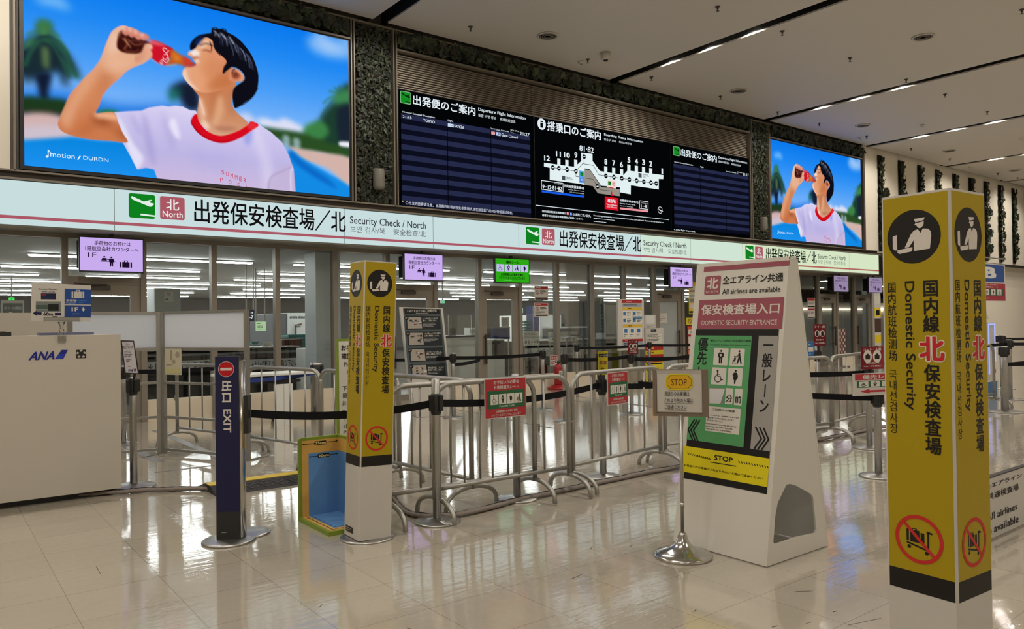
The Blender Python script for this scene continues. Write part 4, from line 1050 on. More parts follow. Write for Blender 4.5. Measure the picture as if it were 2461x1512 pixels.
for tx_, a, b2 in (('Scheduled', (107, 345), (196, 374)), ('Estimated', (206, 362), (294, 394)), ('Destination', (307, 380), (418, 416)), ('Flight', (541, 426), (592, 456)), ('Gate', (1003, 516), (1044, 536)), ('Remarks', (1052, 522), (1125, 548)), ('21:15', (110, 386), (195, 424)), ('TOKYO', (307, 420), (417, 466)), ('SKY26', (602, 474), (696, 517)), ('Gate Closed', (1053, 558), (1208, 612)), ('21:27', (1230, 543), (1322, 590))):
    g.textpx(tx_, c7(*a), c7(*b2), LW, 0.01)
g.textpx('Security', c7(951, 503), c7(998, 528), LW); g.textpx('2026-07-21', c7(1139, 520), c7(1222, 548), LW); g.textpx('Tue.', c7(1139, 543), c7(1175, 560), LW)
g.rectpx(c7(541, 463), c7(597, 503), S(210, 226, 245), 2); g.textpx('SKYMARK', c7(546, 476), c7(592, 494), S(40, 60, 120), 0, 3)
g.rectpx(c7(957, 540), c7(992, 574), S(236, 170, 170), 2); p_plane(g, g.boxpx(c7(960, 543), c7(989, 571)), S(180, 50, 60), 3)
g.rectpx(c7(1004, 546), c7(1046, 586), S(190, 206, 240), 2); g.textpx('3', c7(1016, 552), c7(1034, 580), S(60, 70, 110), 0.01, 3)
g.polypx([c7(106, 1200), c7(120, 1208), c7(106, 1216)], S(220, 200, 90), 2)
g.textpx('◇出发的旅客请注意。出发前的机场安检处非常拥挤,请在航班起飞的30分钟前通过安检。', c7(136, 1205), c7(1165, 1338), S(200, 205, 225), 0.008)
g.build('display', GLOW, t)

t, g = board('gate_map_board', BX1+0.005, BX2, 'black lit board in the middle with the white map of the boarding gates')
g.rect(BX1+0.02, 3.63, BX2-0.01, 5.74, S(4, 5, 6), 0)
MW = S(226, 240, 242); GRY = S(150, 144, 134)
a = g.uv(*c8(160, 193)); g.disc(a[0], a[1], g.uv(*c8(210, 193))[0]-a[0], LW, 1, 28, a[1]-g.uv(*c8(160, 262))[1])
g.textpx('i', c8(140, 150), c8(178, 240), S(6, 8, 10), 0.02, 2)
g.textpx('搭乗口のご案内', c8(226, 150), c8(878, 392), LW, 0.02)
g.textpx('Boarding Gates Information', c8(915, 300), c8(1388, 432), LW, 0.012); g.textpx('탑승구 안내', c8(915, 362), c8(1060, 418), LW); g.textpx('乘机口显示牌', c8(1095, 396), c8(1250, 450), LW)
for P in ([(188, 660), (560, 712), (640, 640), (638, 540), (775, 555), (776, 640), (868, 762), (1150, 810), (1200, 755), (1635, 812), (1632, 860), (1578, 858), (1578, 985), (1240, 935), (1238, 1045), (1110, 1020), (1108, 960), (880, 940), (745, 742), (680, 728), (678, 930), (612, 915), (258, 870), (258, 722), (188, 708)],):
    g.polypx(mp_(c8, P), MW, 1)
for x, y0_, y1_ in ((368, 610, 690), (465, 628, 706), (572, 626, 720), (936, 706, 790), (1032, 722, 800), (1128, 738, 815), (1216, 684, 775), (1307, 698, 786), (1394, 712, 800), (1481, 728, 812)):
    g.polypx(mp_(c8, [(x-19, y0_-3), (x+19, y0_+3), (x+19, y1_+3), (x-19, y1_-3)]), MW, 1)
g.polypx(mp_(c8, [(680, 740), (745, 752), (880, 955), (1105, 985), (1105, 1068), (840, 1032), (780, 945), (680, 930)]), GRY, 2)
for s_, x, y in (('12', 224, 608), ('11', 362, 556), ('10', 465, 570), ('9', 573, 570), ('8', 936, 650), ('7', 1032, 667), ('6', 1126, 684), ('5', 1216, 630), ('4', 1307, 645), ('3', 1394, 658), ('2', 1480, 675), ('1', 1620, 766)):
    w_ = {'12': 36, '11': 30, '10': 36, '1': 10}.get(s_, 18)
    g.textpx(s_, c8(x-w_, y-38), c8(x+w_, y+36), LW, 0.03)
g.textpx('81·82', c8(617, 448), c8(790, 545), LW, 0.02)
KD = S(16, 18, 20)
pts = [(293, 720), (367, 730), (466, 745), (573, 764), (672, 588), (936, 822), (1033, 836), (1129, 851), (1221, 866), (1309, 880), (1396, 893), (1482, 905), (1546, 914), (834, 948)]
for x, y in pts:
    a = g.uv(*c8(x, y)); r = (g.uv(*c8(x+21, y))[0]-a[0]); ry = a[1]-g.uv(*c8(x, y+30))[1]
    g.disc(a[0], a[1], r, KD, 4, 20, ry); g.stroke([(a[0]-r*0.6, a[1]-ry*0.12), (a[0]+r*0.6, a[1]+ry*0.12)], r*0.35, MW, 5)
for P in ([(293, 720), (573, 764), (655, 672), (785, 694), (850, 808), (936, 822), (1546, 914)], [(672, 672), (672, 588)], [(573, 764), (573, 828), (612, 832)], [(996, 830), (996, 870)], [(690, 848), (780, 862), (834, 948), (870, 990), (985, 1003)]):
    g.stroke([g.uv(*c8(*p)) for p in P], 0.012, S(70, 74, 80), 3)
for x, y in ((425, 848), (1350, 815)):
    g.rectpx(c8(x-20, y-30), c8(x+20, y+28), S(70, 76, 80), 3); g.lines(*g.boxpx(c8(x+32, y-20), c8(x+120, y+38)), 3, S(120, 126, 130), 3)
g.rectpx(c8(610, 756), c8(677, 912), S(90, 160, 240), 3); b = g.boxpx(c8(625, 776), c8(662, 828)); g.rect(*b, S(20, 140, 36), 4); p_plane(g, b, S(10, 50, 14), 5)
g.rectpx(c8(625, 846), c8(662, 895), S(40, 90, 200), 4); g.textpx('南', c8(630, 852), c8(657, 888), LW, 0, 5)
g.rectpx(c8(950, 868), c8(1058, 975), S(245, 214, 210), 3); b = g.boxpx(c8(962, 884), c8(1000, 938)); g.rect(*b, S(20, 140, 36), 4); p_plane(g, b, S(10, 50, 14), 5)
g.textpx('北', c8(1010, 892), c8(1046, 945), S(180, 70, 80), 0.02, 5)
g.polypx(mp_(c8, [(980, 958), (1028, 965), (1028, 975), (980, 968)]), S(190, 30, 40), 5); g.polypx(mp_(c8, [(1005, 985), (1018, 1065), (994, 1062)]), S(214, 20, 40), 5)
g.polypx(mp_(c8, [(923, 1068), (1088, 1092), (1088, 1245), (923, 1222)]), S(220, 18, 36), 3)
g.textpx('現在地', c8(956, 1096), c8(1054, 1155), LW, 0.03, 4); g.textpx('You are here', c8(942, 1155), c8(1070, 1190), LW, 0.02, 4); g.textpx('현위치  现在位置', c8(944, 1185), c8(1068, 1218), LW, 0, 4)
g.stroke([g.uv(*c8(*p)) for p in ((157, 876), (418, 912), (418, 1018), (157, 982))], 0.014, LW, 2, True)
g.textpx('9−12·81·82', c8(168, 925), c8(405, 1003), LW, 0.02); g.textpx('国内線搭乗口', c8(315, 908), c8(405, 930), LW)
g.textpx('出発保安検査場/南', c8(428, 922), c8(674, 990), LW, 0.02); g.textpx('Security Check / South', c8(475, 980), c8(674, 1018), LW, 0.01); g.textpx('보안 검사/남 安全检查/南', c8(500, 1010), c8(674, 1045), LW)
g.polypx(mp_(c8, [(160, 996), (673, 1060), (673, 1086), (160, 1020)]), S(24, 92, 232), 2)
g.textpx('出発保安検査場/北', c8(1106, 1100), c8(1332, 1156), LW, 0.02); g.textpx('Security Check / North', c8(1106, 1145), c8(1294, 1185), LW, 0.01); g.textpx('보안 검사/북 安全检查/北', c8(1106, 1176), c8(1268, 1206), LW)
g.stroke([g.uv(*c8(*p)) for p in ((1346, 1120), (1448, 1134), (1448, 1228), (1346, 1214))], 0.014, LW, 2, True)
g.textpx('1−8', c8(1362, 1165), c8(1430, 1215), LW, 0.02); g.textpx('国内線搭乗口', c8(1362, 1143), c8(1438, 1160), LW)
g.polypx(mp_(c8, [(1108, 1202), (1448, 1238), (1448, 1262), (1108, 1225)]), S(236, 150, 160), 2)
g.polypx(mp_(c8, [(88, 1172), (1702, 1350), (1702, 1356), (88, 1180)]), LW, 2)
g.textpx('国内線出発保安検査場は', c8(165, 1232), c8(455, 1290), LW, 0.015); g.textpx('の2箇所ございます。', c8(535, 1268), c8(755, 1325), LW, 0.015)
g.rectpx(c8(462, 1258), c8(486, 1294), S(230, 130, 140), 2); g.rectpx(c8(502, 1264), c8(526, 1300), S(60, 120, 230), 2); g.textpx('北', c8(464, 1261), c8(483, 1290), LW, 0, 3); g.textpx('南', c8(504, 1267), c8(523, 1296), LW, 0, 3)
g.textpx('最寄りの出発保安検査場をご確認ください。', c8(165, 1282), c8(660, 1358), LW, 0.015)
g.textpx('Domestic departure security screening is available in two places, north and south. Please use the one closest to you.', c8(788, 1290), c8(1640, 1400), LW, 0.015)
g.lines(*g.boxpx(c8(788, 1328), c8(1335, 1395)), 1, LW, 2, 0.5); g.lines(*g.boxpx(c8(788, 1365), c8(1120, 1410)), 1, LW, 2, 0.5)
a = g.uv(*c8(1594, 1235)); g.ring(a[0], a[1], 0.07, 0.082, LW, 2); g.polypx(mp_(c8, [(1570, 1215), (1634, 1255), (1590, 1246)]), LW, 3)
g.build('display', GLOW, t)

t, g = board('departure_board', BX2+0.005, BX3, 'right flight departure board with empty blue rows, left of the narrow leafy column')
g.rect(BX2+0.02, 3.63, BX3-0.01, 5.74, S(3, 4, 6), 0)
b = g.boxpx(cR(84, 142), cR(146, 240)); hh = b[3]-g.uv(*cR(84, 232))[1]; b = (b[0], b[3]-hh, b[2], b[3])
g.rrect(b[0]-0.01, b[1]-0.01, b[2]+0.01, b[3]+0.01, S(150, 200, 150), 0.03, 1); g.rrect(*b, S(20, 140, 36), 0.025, 2); p_plane(g, b, S(10, 40, 14), 3)
g.textpx('出発便のご案内', cR(158, 165), cR(545, 315), LW, 0.016)
g.textpx('Departure Flight Information', cR(562, 246), cR(868, 336), LW, 0.012); g.textpx('출발 비행 정보', cR(562, 290), cR(680, 335), LW); g.textpx('离境航班信息', cR(700, 320), cR(800, 360), LW)
cols = [g.uv(*cR(80, 325))[0], g.uv(*cR(366, 385))[0], g.uv(*cR(640, 430))[0], g.uv(*cR(886, 470))[0]]
zt = g.uv(*cR(80, 325))[1]; zb = g.uv(*cR(84, 1008))[1]; stripes(g, cols[0], cols[3], cols, zt, zb, 18)
for tx_, a, b2 in (('Scheduled', (90, 300), (148, 322)), ('Estimated', (154, 312), (210, 334)), ('Destination', (218, 322), (290, 350)), ('Flight', (368, 352), (404, 376)), ('Security', (640, 402), (676, 420)), ('Gate', (678, 408), (704, 424)), ('Remarks', (706, 412), (752, 432)), ('21:27', (822, 424), (886, 462)), ('2026-07-21', (762, 410), (815, 430)), ('Tue.', (762, 428), (786, 442)), ('▪ s the flight departure.', (88, 1022), (315, 1064))):
    g.textpx(tx_, cR(*a), cR(*b2), LW, 0.008)
g.build('display', GLOW, t)

# ================================================================== MONITORS HANGING UNDER THE BAND
MWD, MH = 0.86, 0.50
LIL = S(200, 172, 238); LK = S(30, 14, 44)
def monitor_lilac(LIL, LK):
    t = thing('hanging_monitor', '', 'monitor')
    MB().box(-0.025, 0.025, 0.03, 0.08, 0.0, 0.30).build('ceiling_bracket', black, t)
    MB().box(-MWD/2, MWD/2, 0.0, 0.06, -MH, 0.02).build('monitor_case', black, t)
    MB().box(-MWD/2-0.0, -MWD/2+0.36, 0.10, 0.2, -MH+0.06, -0.04).build('rear_unit', blackm, t)
    g = Gfx((-MWD/2+0.015, -0.002, -MH+0.02), (1, 0, 0), (0, 0, 1)); w, h = MWD-0.03, MH-0.02
    g.rect(0, 0, w, h, LIL, 0)
    g.text('手荷物のお預けは', w*0.22, h*0.78, w*0.80, h*0.91, LK, 0.012); g.text('1階航空会社カウンターへ', w*0.08, h*0.60, w*0.93, h*0.75, LK, 0.012)
    g.text('1F', w*0.12, h*0.41, w*0.25, h*0.55, LK, 0.0); p_counter(g, (w*0.31, h*0.14, w*0.55, h*0.46), LK, 1); p_case(g, (w*0.62, h*0.12, w*0.82, h*0.34), LK, 1)
    g.build('display', GLOW, t, False); return t
mo = monitor_lilac(LIL, LK); mo2 = None
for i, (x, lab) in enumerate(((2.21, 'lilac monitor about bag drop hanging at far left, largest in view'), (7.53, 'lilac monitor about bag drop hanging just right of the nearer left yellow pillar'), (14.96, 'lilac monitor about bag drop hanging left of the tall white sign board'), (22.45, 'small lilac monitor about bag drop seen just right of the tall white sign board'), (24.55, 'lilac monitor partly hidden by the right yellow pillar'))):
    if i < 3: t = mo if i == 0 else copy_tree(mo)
    elif i == 3: t = mo2 = monitor_lilac(S(150, 132, 166), S(60, 44, 70))  # same display as the others; off-axis dimming is put into its colours
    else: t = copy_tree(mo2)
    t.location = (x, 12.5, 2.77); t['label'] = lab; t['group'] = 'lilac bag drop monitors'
t = thing('hanging_monitor', 'bright green priority lane monitor hanging under the lit band', 'monitor', (9.65, 12.5, 2.77))
MB().box(-0.025, 0.025, 0.03, 0.08, 0.0, 0.30).build('ceiling_bracket', black, t)
MB().box(-0.45, 0.45, 0.0, 0.06, -MH, 0.02).build('monitor_case', black, t)
g = Gfx((-0.435, -0.002, -MH+0.02), (1, 0, 0), (0, 0, 1)); w, h = 0.87, MH-0.02
g.rect(0, 0, w, h, S(44, 168, 20), 0); gk = S(10, 30, 6)
g.text('優先レーン', w*0.31, h*0.79, w*0.70, h*0.93, gk, 0.03)
for i, fn in enumerate((FOURPICS[0], FOURPICS[1], FOURPICS[3], FOURPICS[2])):
    b = (w*(0.03+0.24*i), h*0.45, w*(0.25+0.24*i), h*0.76); g.rect(*b, S(196, 190, 236), 1); fn(g, (b[0]+w*0.03, b[1]+h*0.02, b[2]-w*0.03, b[3]-h*0.02), S(20, 16, 40), 2, S(196, 190, 236))
g.text('出発間際のお客様を優先', w*0.15, h*0.27, w*0.83, h*0.39, gk, 0.025); g.text('させていただくこともございます', w*0.1, h*0.13, w*0.88, h*0.25, gk, 0.025)
g.lines(w*0.22, h*0.06, w*0.78, h*0.10, 1, S(120, 220, 110))
g.build('display', GLOW, t, False)

# ================================================================== CROWD BARRIERS
FL = 1.33
def fence_proto():
    t = thing('crowd_barrier', '', 'barrier')
    pts = [(0, 0, 0.15), (0, 0, 0.86)] + [(0.15-0.15*math.cos(a), 0, 0.86+0.14*math.sin(a)) for a in np.linspace(0.2, 1.5708, 6)]
    pts += [(FL-0.15+0.15*math.sin(a), 0, 0.86+0.14*math.cos(a)) for a in np.linspace(0, 1.37, 6)] + [(FL, 0, 0.86), (FL, 0, 0.15)]
    MB().tube(pts, 0.0205, 12).build('frame', galv, t)
    MB().tube([(0.0, 0, 0.225), (FL, 0, 0.225)], 0.0165, 10).build('bottom_rail', galv, t)
    for k in range(4):
        x = 0.265*(k+1); MB().tube([(x, 0, 0.225), (x, 0, 0.995)], 0.0085, 8).build('bar', galv, t)
    for x in (0, FL):
        P = [(x, -0.26*math.cos(a), 0.012+0.155*math.sin(a)**0.75) for a in np.linspace(0.0, math.pi, 15)]
        MB().tube(P, 0.0185, 10).build('foot', galv, t)
    MB().use(galv).box(FL+0.02, FL+0.05, -0.006, 0.006, 0.60, 0.615).box(FL+0.044, FL+0.056, -0.006, 0.006, 0.55, 0.615).build('hook', None, t)
    return t
fp = fence_proto()
FENCES = [((3.0, 4.86), (4.34, 4.86), 'steel crowd barrier carrying the larger red priority lane sign'),
          ((2.65, 4.93), (3.99, 4.89), 'steel crowd barrier close behind the larger red sign, starting at the yellow pillar'),
          ((3.42, 4.99), (3.29, 6.3), 'steel crowd barrier running inward from the row, right of the nearer left yellow pillar'),
          ((3.34, 6.0), (3.19, 7.2), 'steel crowd barrier mostly hidden behind the left yellow pillar and green-edged board'),
          ((3.175, 7.3), (2.876, 8.6), 'steel crowd barrier between the exit sign and the luggage sizer'),
          ((2.85, 8.68), (2.48, 9.9), 'steel crowd barrier seen under the white hoarding left of the exit sign'),
          ((4.41, 4.9), (5.73, 5.08), 'steel crowd barrier carrying the smaller red priority lane sign'),
          ((5.82, 5.1), (7.12, 5.02), 'steel crowd barrier behind the stop sign and tall white sign board'),
          ((7.18, 5.0), (8.40, 4.88), 'steel crowd barrier emerging at the right edge of the tall white sign board'),
          ((8.49, 4.88), (9.8, 5.1), 'steel crowd barrier between the tall white sign board and right yellow pillar'),
          ((12.2, 5.1), (13.5, 5.0), 'steel crowd barrier end showing just right of the right yellow pillar')]
for i, (a, b, lab) in enumerate(FENCES):
    t = fp if i == 0 else copy_tree(fp)
    t.location = (a[0], a[1], 0); t.rotation_euler = (0, 0, math.atan2(b[1]-a[1], b[0]-a[0])); t['label'] = lab; t['group'] = 'steel crowd barriers'

# ================================================================== QUEUE POSTS WITH BELTS
def ribbon(p0, p1, w=0.052, sag=0.03, n=10, th=0.003, twist=False):
    p0 = Vector(p0); p1 = Vector(p1); d = (p1-p0); d.z = 0; nrm = Vector((-d.y, d.x, 0)).normalized()*th/2
    m = MB(); k = len(m.v)
    for i in range(n+1):
        t = i/n; c = p0.lerp(p1, t); c.z -= sag*4*t*(1-t)
        for s1, s2 in ((-1, -1), (1, -1), (1, 1), (-1, 1)): m.v.append(tuple(c+nrm*s1+Vector((0, 0, s2*w/2))))
    for i in range(n):
        a = k+4*i
        for q in range(4): m.face((a+q, a+(q+1) % 4, a+4+(q+1) % 4, a+4+q))
    m.face((k, k+3, k+2, k+1)); a = k+4*n; m.face((a, a+1, a+2, a+3)); return m
def post(name, lab, x, y, h=1.0, r=0.17, belts=(), headz=None, colb=beltm, group='queue barrier posts', rp=0.032, cap=True):
    t = thing(name, lab, 'barrier post', (x, y, 0), 0, group)
    MB().lathe([(r, 0.0), (r, 0.010), (r-0.012, 0.016), (0.06, 0.026), (0.045, 0.034), (0.0, 0.034)], n=32).build('base', steel, t)
    MB().lathe([(rp, 0.03), (rp, h-0.006), (rp-0.006, h), (0.0, h)], n=18).build('pole', steel, t)
    hz = headz or h-0.16
    hd = MB().use(black)
    hd.lathe([(rp+0.002, hz-0.085), (rp+0.008, hz-0.07), (rp+0.008, hz+0.06), (rp+0.002, hz+0.07)], n=18)
    for a in range(4):
        c, s = math.cos(a*math.pi/2+0.3), math.sin(a*math.pi/2+0.3)
        hd.obox((c*(rp+0.012), s*(rp+0.012), hz), (c, s, 0), (-s, c, 0), (0, 0, 1), 0.012, 0.018, 0.055)
    hd.build('belt_cassette', None, t)
    for q in belts:
        p1, z1 = q[0], q[1]; z0 = q[2] if len(q) > 2 else hz
        d = Vector((p1[0]-x, p1[1]-y, 0)); L = d.length; d.normalize()
        s = d*0.045
        ribbon((x+s.x, y+s.y, z0), (p1[0]-d.x*0.04, p1[1]-d.y*0.04, z1), 0.055, q[3] if len(q) > 3 else 0.02*L/2).build('belt', colb, t, True)
    return t
P1 = (2.98, 4.80); P2 = (3.87, 4.99); P3 = (5.03, 5.17); EX = (1.745, 5.36)
post('belt_post', 'steel belt post at the left end of the barrier with the larger red sign', *P1, h=1.05, belts=[(P3, 0.86, 0.865, 0.05)], headz=0.87)
post('belt_post', 'steel belt post standing behind the larger red priority lane sign', *P2, h=1.03)
post('belt_post', 'steel belt post under the yellow notice, left of the smaller red sign', *P3, h=0.93, belts=[((7.0, 5.32), 0.85, 0.85, 0.05)], headz=0.85)
B1 = (6.49, 9.94); B2 = (8.21, 9.84); B3 = (7.44, 8.42); B4 = (8.76, 8.35); B5 = (11.0, 12.05); B6 = (13.2, 12.0)
post('belt_post', 'steel belt post right beside the dark illustrated board', *B1, h=1.0, belts=[(B2, 0.92), ((6.0, 11.9), 0.86), ((7.9, 11.2), 0.80, 0.82)], headz=0.92)
post('belt_post', 'steel belt post in front of the glass, left of the fire extinguisher', *B2, h=0.98, headz=0.92)
post('belt_post', 'steel belt post right of the fire extinguisher with a belt running right', *B3, h=0.99, belts=[(B4, 0.90, 0.90, 0.02)], headz=0.92)
post('belt_post', 'steel belt post topped by a small dark red coat notice', *B4, h=0.94, belts=[((11.3, 8.1), 0.86, 0.86, 0.02), ((11.2, 8.9), 0.86, 0.86, 0.05)], headz=0.87)
post('belt_post', 'steel belt post close to the glass behind the yellow notice', *B5, h=0.97, belts=[(B6, 0.90)], headz=0.9)
post('belt_post', 'steel belt post in front of the tall poster stand', *B6, h=0.97, belts=[((16.4, 12.0), 0.88)], headz=0.9)
t = post('belt_post', 'slim steel belt post seen through the white frame beside the check-in counter', 1.98, 10.55, h=0.98, belts=[((0.2, 10.75), 0.9), ((3.4, 10.6), 0.9)], headz=0.9)
# post carrying the tilted notice beside the counter
t = post('belt_post', 'steel belt post beside the check-in counter carrying a tilted black-framed notice', 1.52, 7.67, h=1.0, r=0.19, headz=0.92)
nz = [wall_at(*p, 7.60) for p in ((289, 818), (322, 818.7), (335.3, 900), (302, 898))]
m = MB().use(black); m.hexa([tuple(q+Vector((0, 0.012, 0))) for q in nz]+[tuple(q) for q in nz]); m.tube([(1.52, 7.63, 0.99), (1.53, 7.615, 1.05)], 0.012, 8)
fr = m.build('notice_frame', None, t, True)
fr['label'] = 'tilted black notice frame'
g = Gfx((0, 7.598, 0), (1, 0, 0), (0, 0, 1))
c2a = lambda x, y: (x/2.52, 660+y/2.52)
g.polypx(mp_(c2a, [(738, 406), (806, 406), (834, 597), (762, 594)]), S(196, 190, 196), 1)
g.textpx('只今', c2a(762, 416), c2a(786, 428), K, 0.01); g.textpx('不在にしています', c2a(738, 432), c2a(806, 448), K, 0.01)
g.lines(*g.boxpx(c2a(752, 460), c2a(806, 498)), 4, S(110, 104, 110)); g.lines(*g.boxpx(c2a(764, 512), c2a(806, 530)), 2, S(90, 84, 90)); g.lines(*g.boxpx(c2a(774, 552), c2a(812, 560)), 1, S(120, 114, 120))
g.textpx('ANA', c2a(776, 572), c2a(798, 586), S(60, 56, 90), 0.02); g.polypx(mp_(c2a, [(796, 587), (802, 571), (808, 571), (804, 587)]), S(50, 50, 110), 2); g.rectpx(c2a(812, 570), c2a(822, 586), S(50, 46, 46), 2)
g.build('notice', PRINT, fr)

# notices standing on the posts
def plate(name, lab, cat, loc, w, h, u=(1, 0, 0), mt=white, th=0.006, group=None):
    t = thing(name, lab, cat, loc, 0, group); U = Vector(u).normalized(); Nn = U.cross(Vector((0, 0, 1)))
    MB().obox(Vector((0, 0, h/2))-Nn*th/2, U, Nn, (0, 0, 1), w/2, th/2, h/2).build('plate', mt, t)
    return t, Gfx(Vector(loc)-U*w/2, U, (0, 0, 1)), w, h
redp = mat('dark_red_plate', S(140, 26, 44), 0.45)
yelp = mat('yellow_plate', S(206, 188, 40), 0.5)
UD = Vector((0.93, -0.36, 0))
def coat_sign(lab, x, y, z, w=0.15, h=0.24):
    t, g, w, h = plate('coat_notice', lab, 'sign', (x, y, z), w, h, UD, redp, group='dark red coat notices')
    MB().box(-0.014, 0.014, 0.005, 0.03, -0.12, 0.02).build('stem', black, t)
    g.rect(0, 0, w, h, S(150, 24, 46), 0); g.text('コート・上着', w*0.1, h*0.82, w*0.9, h*0.94, WH, 0.02)
    for cx in (0.29, 0.71):
        g.disc(w*cx, h*0.57, w*0.19, WH, 1, 20, w*0.19*1.25); g.poly([(w*(cx-0.1), h*0.44), (w*(cx+0.1), h*0.44), (w*(cx+0.11), h*0.6), (w*cx+0.004, h*0.70), (w*cx-0.004, h*0.70), (w*(cx-0.11), h*0.6)], S(40, 20, 26), 2)
    g.text('事前に脱いで', w*0.2, h*0.24, w*0.8, h*0.32, WH, 0.02); g.text('スムーズな検査に', w*0.1, h*0.10, w*0.9, h*0.18, WH, 0.02)
    g.build('printed_face', PRINT, t)
coat_sign('small dark red coat notice on the belt post before the tall poster stand', B4[0], B4[1]-0.05, 0.94, 0.17, 0.22)
coat_sign('larger dark red coat notice at the left edge of the right yellow pillar', 8.35, 4.30, 0.885, 0.30, 0.25)
coat_sign('dark red coat notice farther back, just above the larger one by the right pillar', 9.75, 5.75, 1.08, 0.2, 0.3)
post('belt_post', 'belt post under the larger dark red coat notice by the right pillar', 8.37, 4.36, h=0.9, belts=[((7.5, 5.3), 0.84, 0.84, 0.02)], headz=0.82)
post('belt_post', 'belt post under the rear dark red coat notice by the right pillar', 9.78, 5.81, h=1.1, belts=[((8.1, 6.2), 0.95, 0.95, 0.02)], headz=0.95)
t, g, w, h = plate('yellow_notice', 'yellow notice with two crossed-out symbols on a belt post', 'sign', (P3[0]-0.02, P3[1]-0.04, 0.955), 0.095, 0.22, UD, yelp)
MB().box(-0.03, 0.03, 0.005, 0.05, -0.04, 0.01).build('stem', black, t)
g.rect(0, 0, w, h, S(210, 194, 40), 0); g.rect(w*0.04, h*0.76, w*0.96, h*0.9, K, 1); g.text('センサー付近注意', w*0.1, h*0.79, w*0.9, h*0.87, WH)
for cx in (0.29, 0.71):
    g.ring(w*cx, h*0.52, w*0.15, w*0.19, S(150, 40, 40), 2); g.stroke([(w*(cx-0.1), h*0.58), (w*(cx+0.1), h*0.46)], 0.006, S(60, 30, 80), 1); g.stroke([(w*(cx+0.1), h*0.58), (w*(cx-0.1), h*0.46)], 0.006, S(60, 60, 60), 1)
g.text('事前に出して', w*0.25, h*0.25, w*0.75, h*0.32, K, 0.02); g.text('スムーズな保安検査', w*0.1, h*0.10, w*0.9, h*0.17, K, 0.02)
g.build('printed_face', PRINT, t)

# red priority lane signs hung on the barriers
def priority_sign(lab, O, U, w, h):
    U = Vector(U).normalized(); Nn = U.cross(Vector((0, 0, 1)))
    t = thing('priority_lane_sign', lab, 'sign', O, 0, 'red priority lane signs')
    MB().obox(U*w/2+Vector((0, 0, h/2))-Nn*0.003, U, Nn, (0, 0, 1), w/2, 0.0025, h/2).build('board', white, t)
    g = Gfx(O, U, (0, 0, 1), 0.0006); R_ = S(166, 46, 54); G_ = S(38, 92, 58)
    g.rect(0.006, 0.006, w-0.006, h-0.006, R_, 1); g.rect(w*0.05, h*0.24, w*0.96, h*0.69, G_, 2)
    g.text('お手伝いが必要な', w*0.21, h*0.85, w*0.82, h*0.945, WH, 0.015, 3); g.text('お客様優先レーン', w*0.21, h*0.725, w*0.82, h*0.82, WH, 0.015, 3)
    for i, fn in enumerate(FOURPICS):
        b = (w*(0.135+0.195*i), h*0.345, w*(0.315+0.195*i), h*0.60); g.rect(*b, WH, 3); fn(g, (b[0]+w*0.02, b[1]+h*0.02, b[2]-w*0.02, b[3]-h*0.02), K, 4, WH)
    g.text('Priority Lane', w*0.34, h*0.255, w*0.70, h*0.325, WH, 0.015, 3)
    g.text('出発間際のお客様を優先', w*0.26, h*0.135, w*0.78, h*0.20, WH, 0.01, 3); g.text('させていただくこともございます', w*0.15, h*0.045, w*0.86, h*0.11, WH, 0.01, 3)
    g.build('printed_face', PRINT, t)
a = wall_at(1165.5, 1008.7, 4.825); c = wall_at(1264, 905, 4.825)
priority_sign('larger red and green priority lane sign hung on the front barrier', (a.x, 4.825, a.z), (1, 0, 0), c.x-a.x, c.z-a.z)
u2 = Vector((1.32, 0.18, 0)).normalized(); a = wall_at(1458, 975, 4.90); c = wall_at(1525, 890.4, 4.935)
priority_sign('smaller red and green priority lane sign on the barrier left of the stop sign', (a.x, 4.885, a.z), u2, 0.305, c.z-a.z)

# ================================================================== YELLOW PILLARS
YEL = S(162, 139, 2)
yelm = mat('yellow_sheet', YEL, 0.4)
def pillar_face(g, w):
    R_ = S(190, 30, 40); KK = S(22, 18, 14)
    g.rect(0.008, 0.572, w-0.008, 1.872, YEL, 0); g.rect(0.008, 0.503, w-0.008, 0.572, KK, 0)
    g.disc(w*0.48, 1.73, 0.093, KK, 1, 40); p_officer(g, (w*0.48-0.093, 1.73-0.093, w*0.48+0.093, 1.73+0.093), S(206, 198, 190), 2)
    g.vtext('国内線', w*0.595, 1.398, w*0.825, 1.58, KK, 0.025)
    for dx, dy in ((-1, 0), (1, 0), (0, 1), (0, -1), (-.7, -.7), (.7, .7), (.7, -.7), (-.7, .7)): g.vtext('北', w*0.535+0.004*dx, 1.30+0.004*dy, w*0.885+0.004*dx, 1.388+0.004*dy, S(236, 226, 206), 0.03, 2)
    g.vtext('北', w*0.535, 1.30, w*0.885, 1.388, R_, 0.03, 3)
    g.vtext('保安検査場', w*0.595, 0.985, w*0.825, 1.292, KK, 0.025)
    g.text('Domestic Security', w*0.30, 1.13, w*0.48, 1.577, KK, 0.012, 2, -90)
    g.vtext('国内航班检测场', w*0.078, 1.298, w*0.215, 1.578, KK, 0.006); g.vtext('국내선검사장', w*0.078, 1.042, w*0.215, 1.27, KK, 0.0)
    p_cart(g, (w*0.478-0.083, 0.604, w*0.478+0.083, 0.77), KK, S(186, 40, 36), 1)
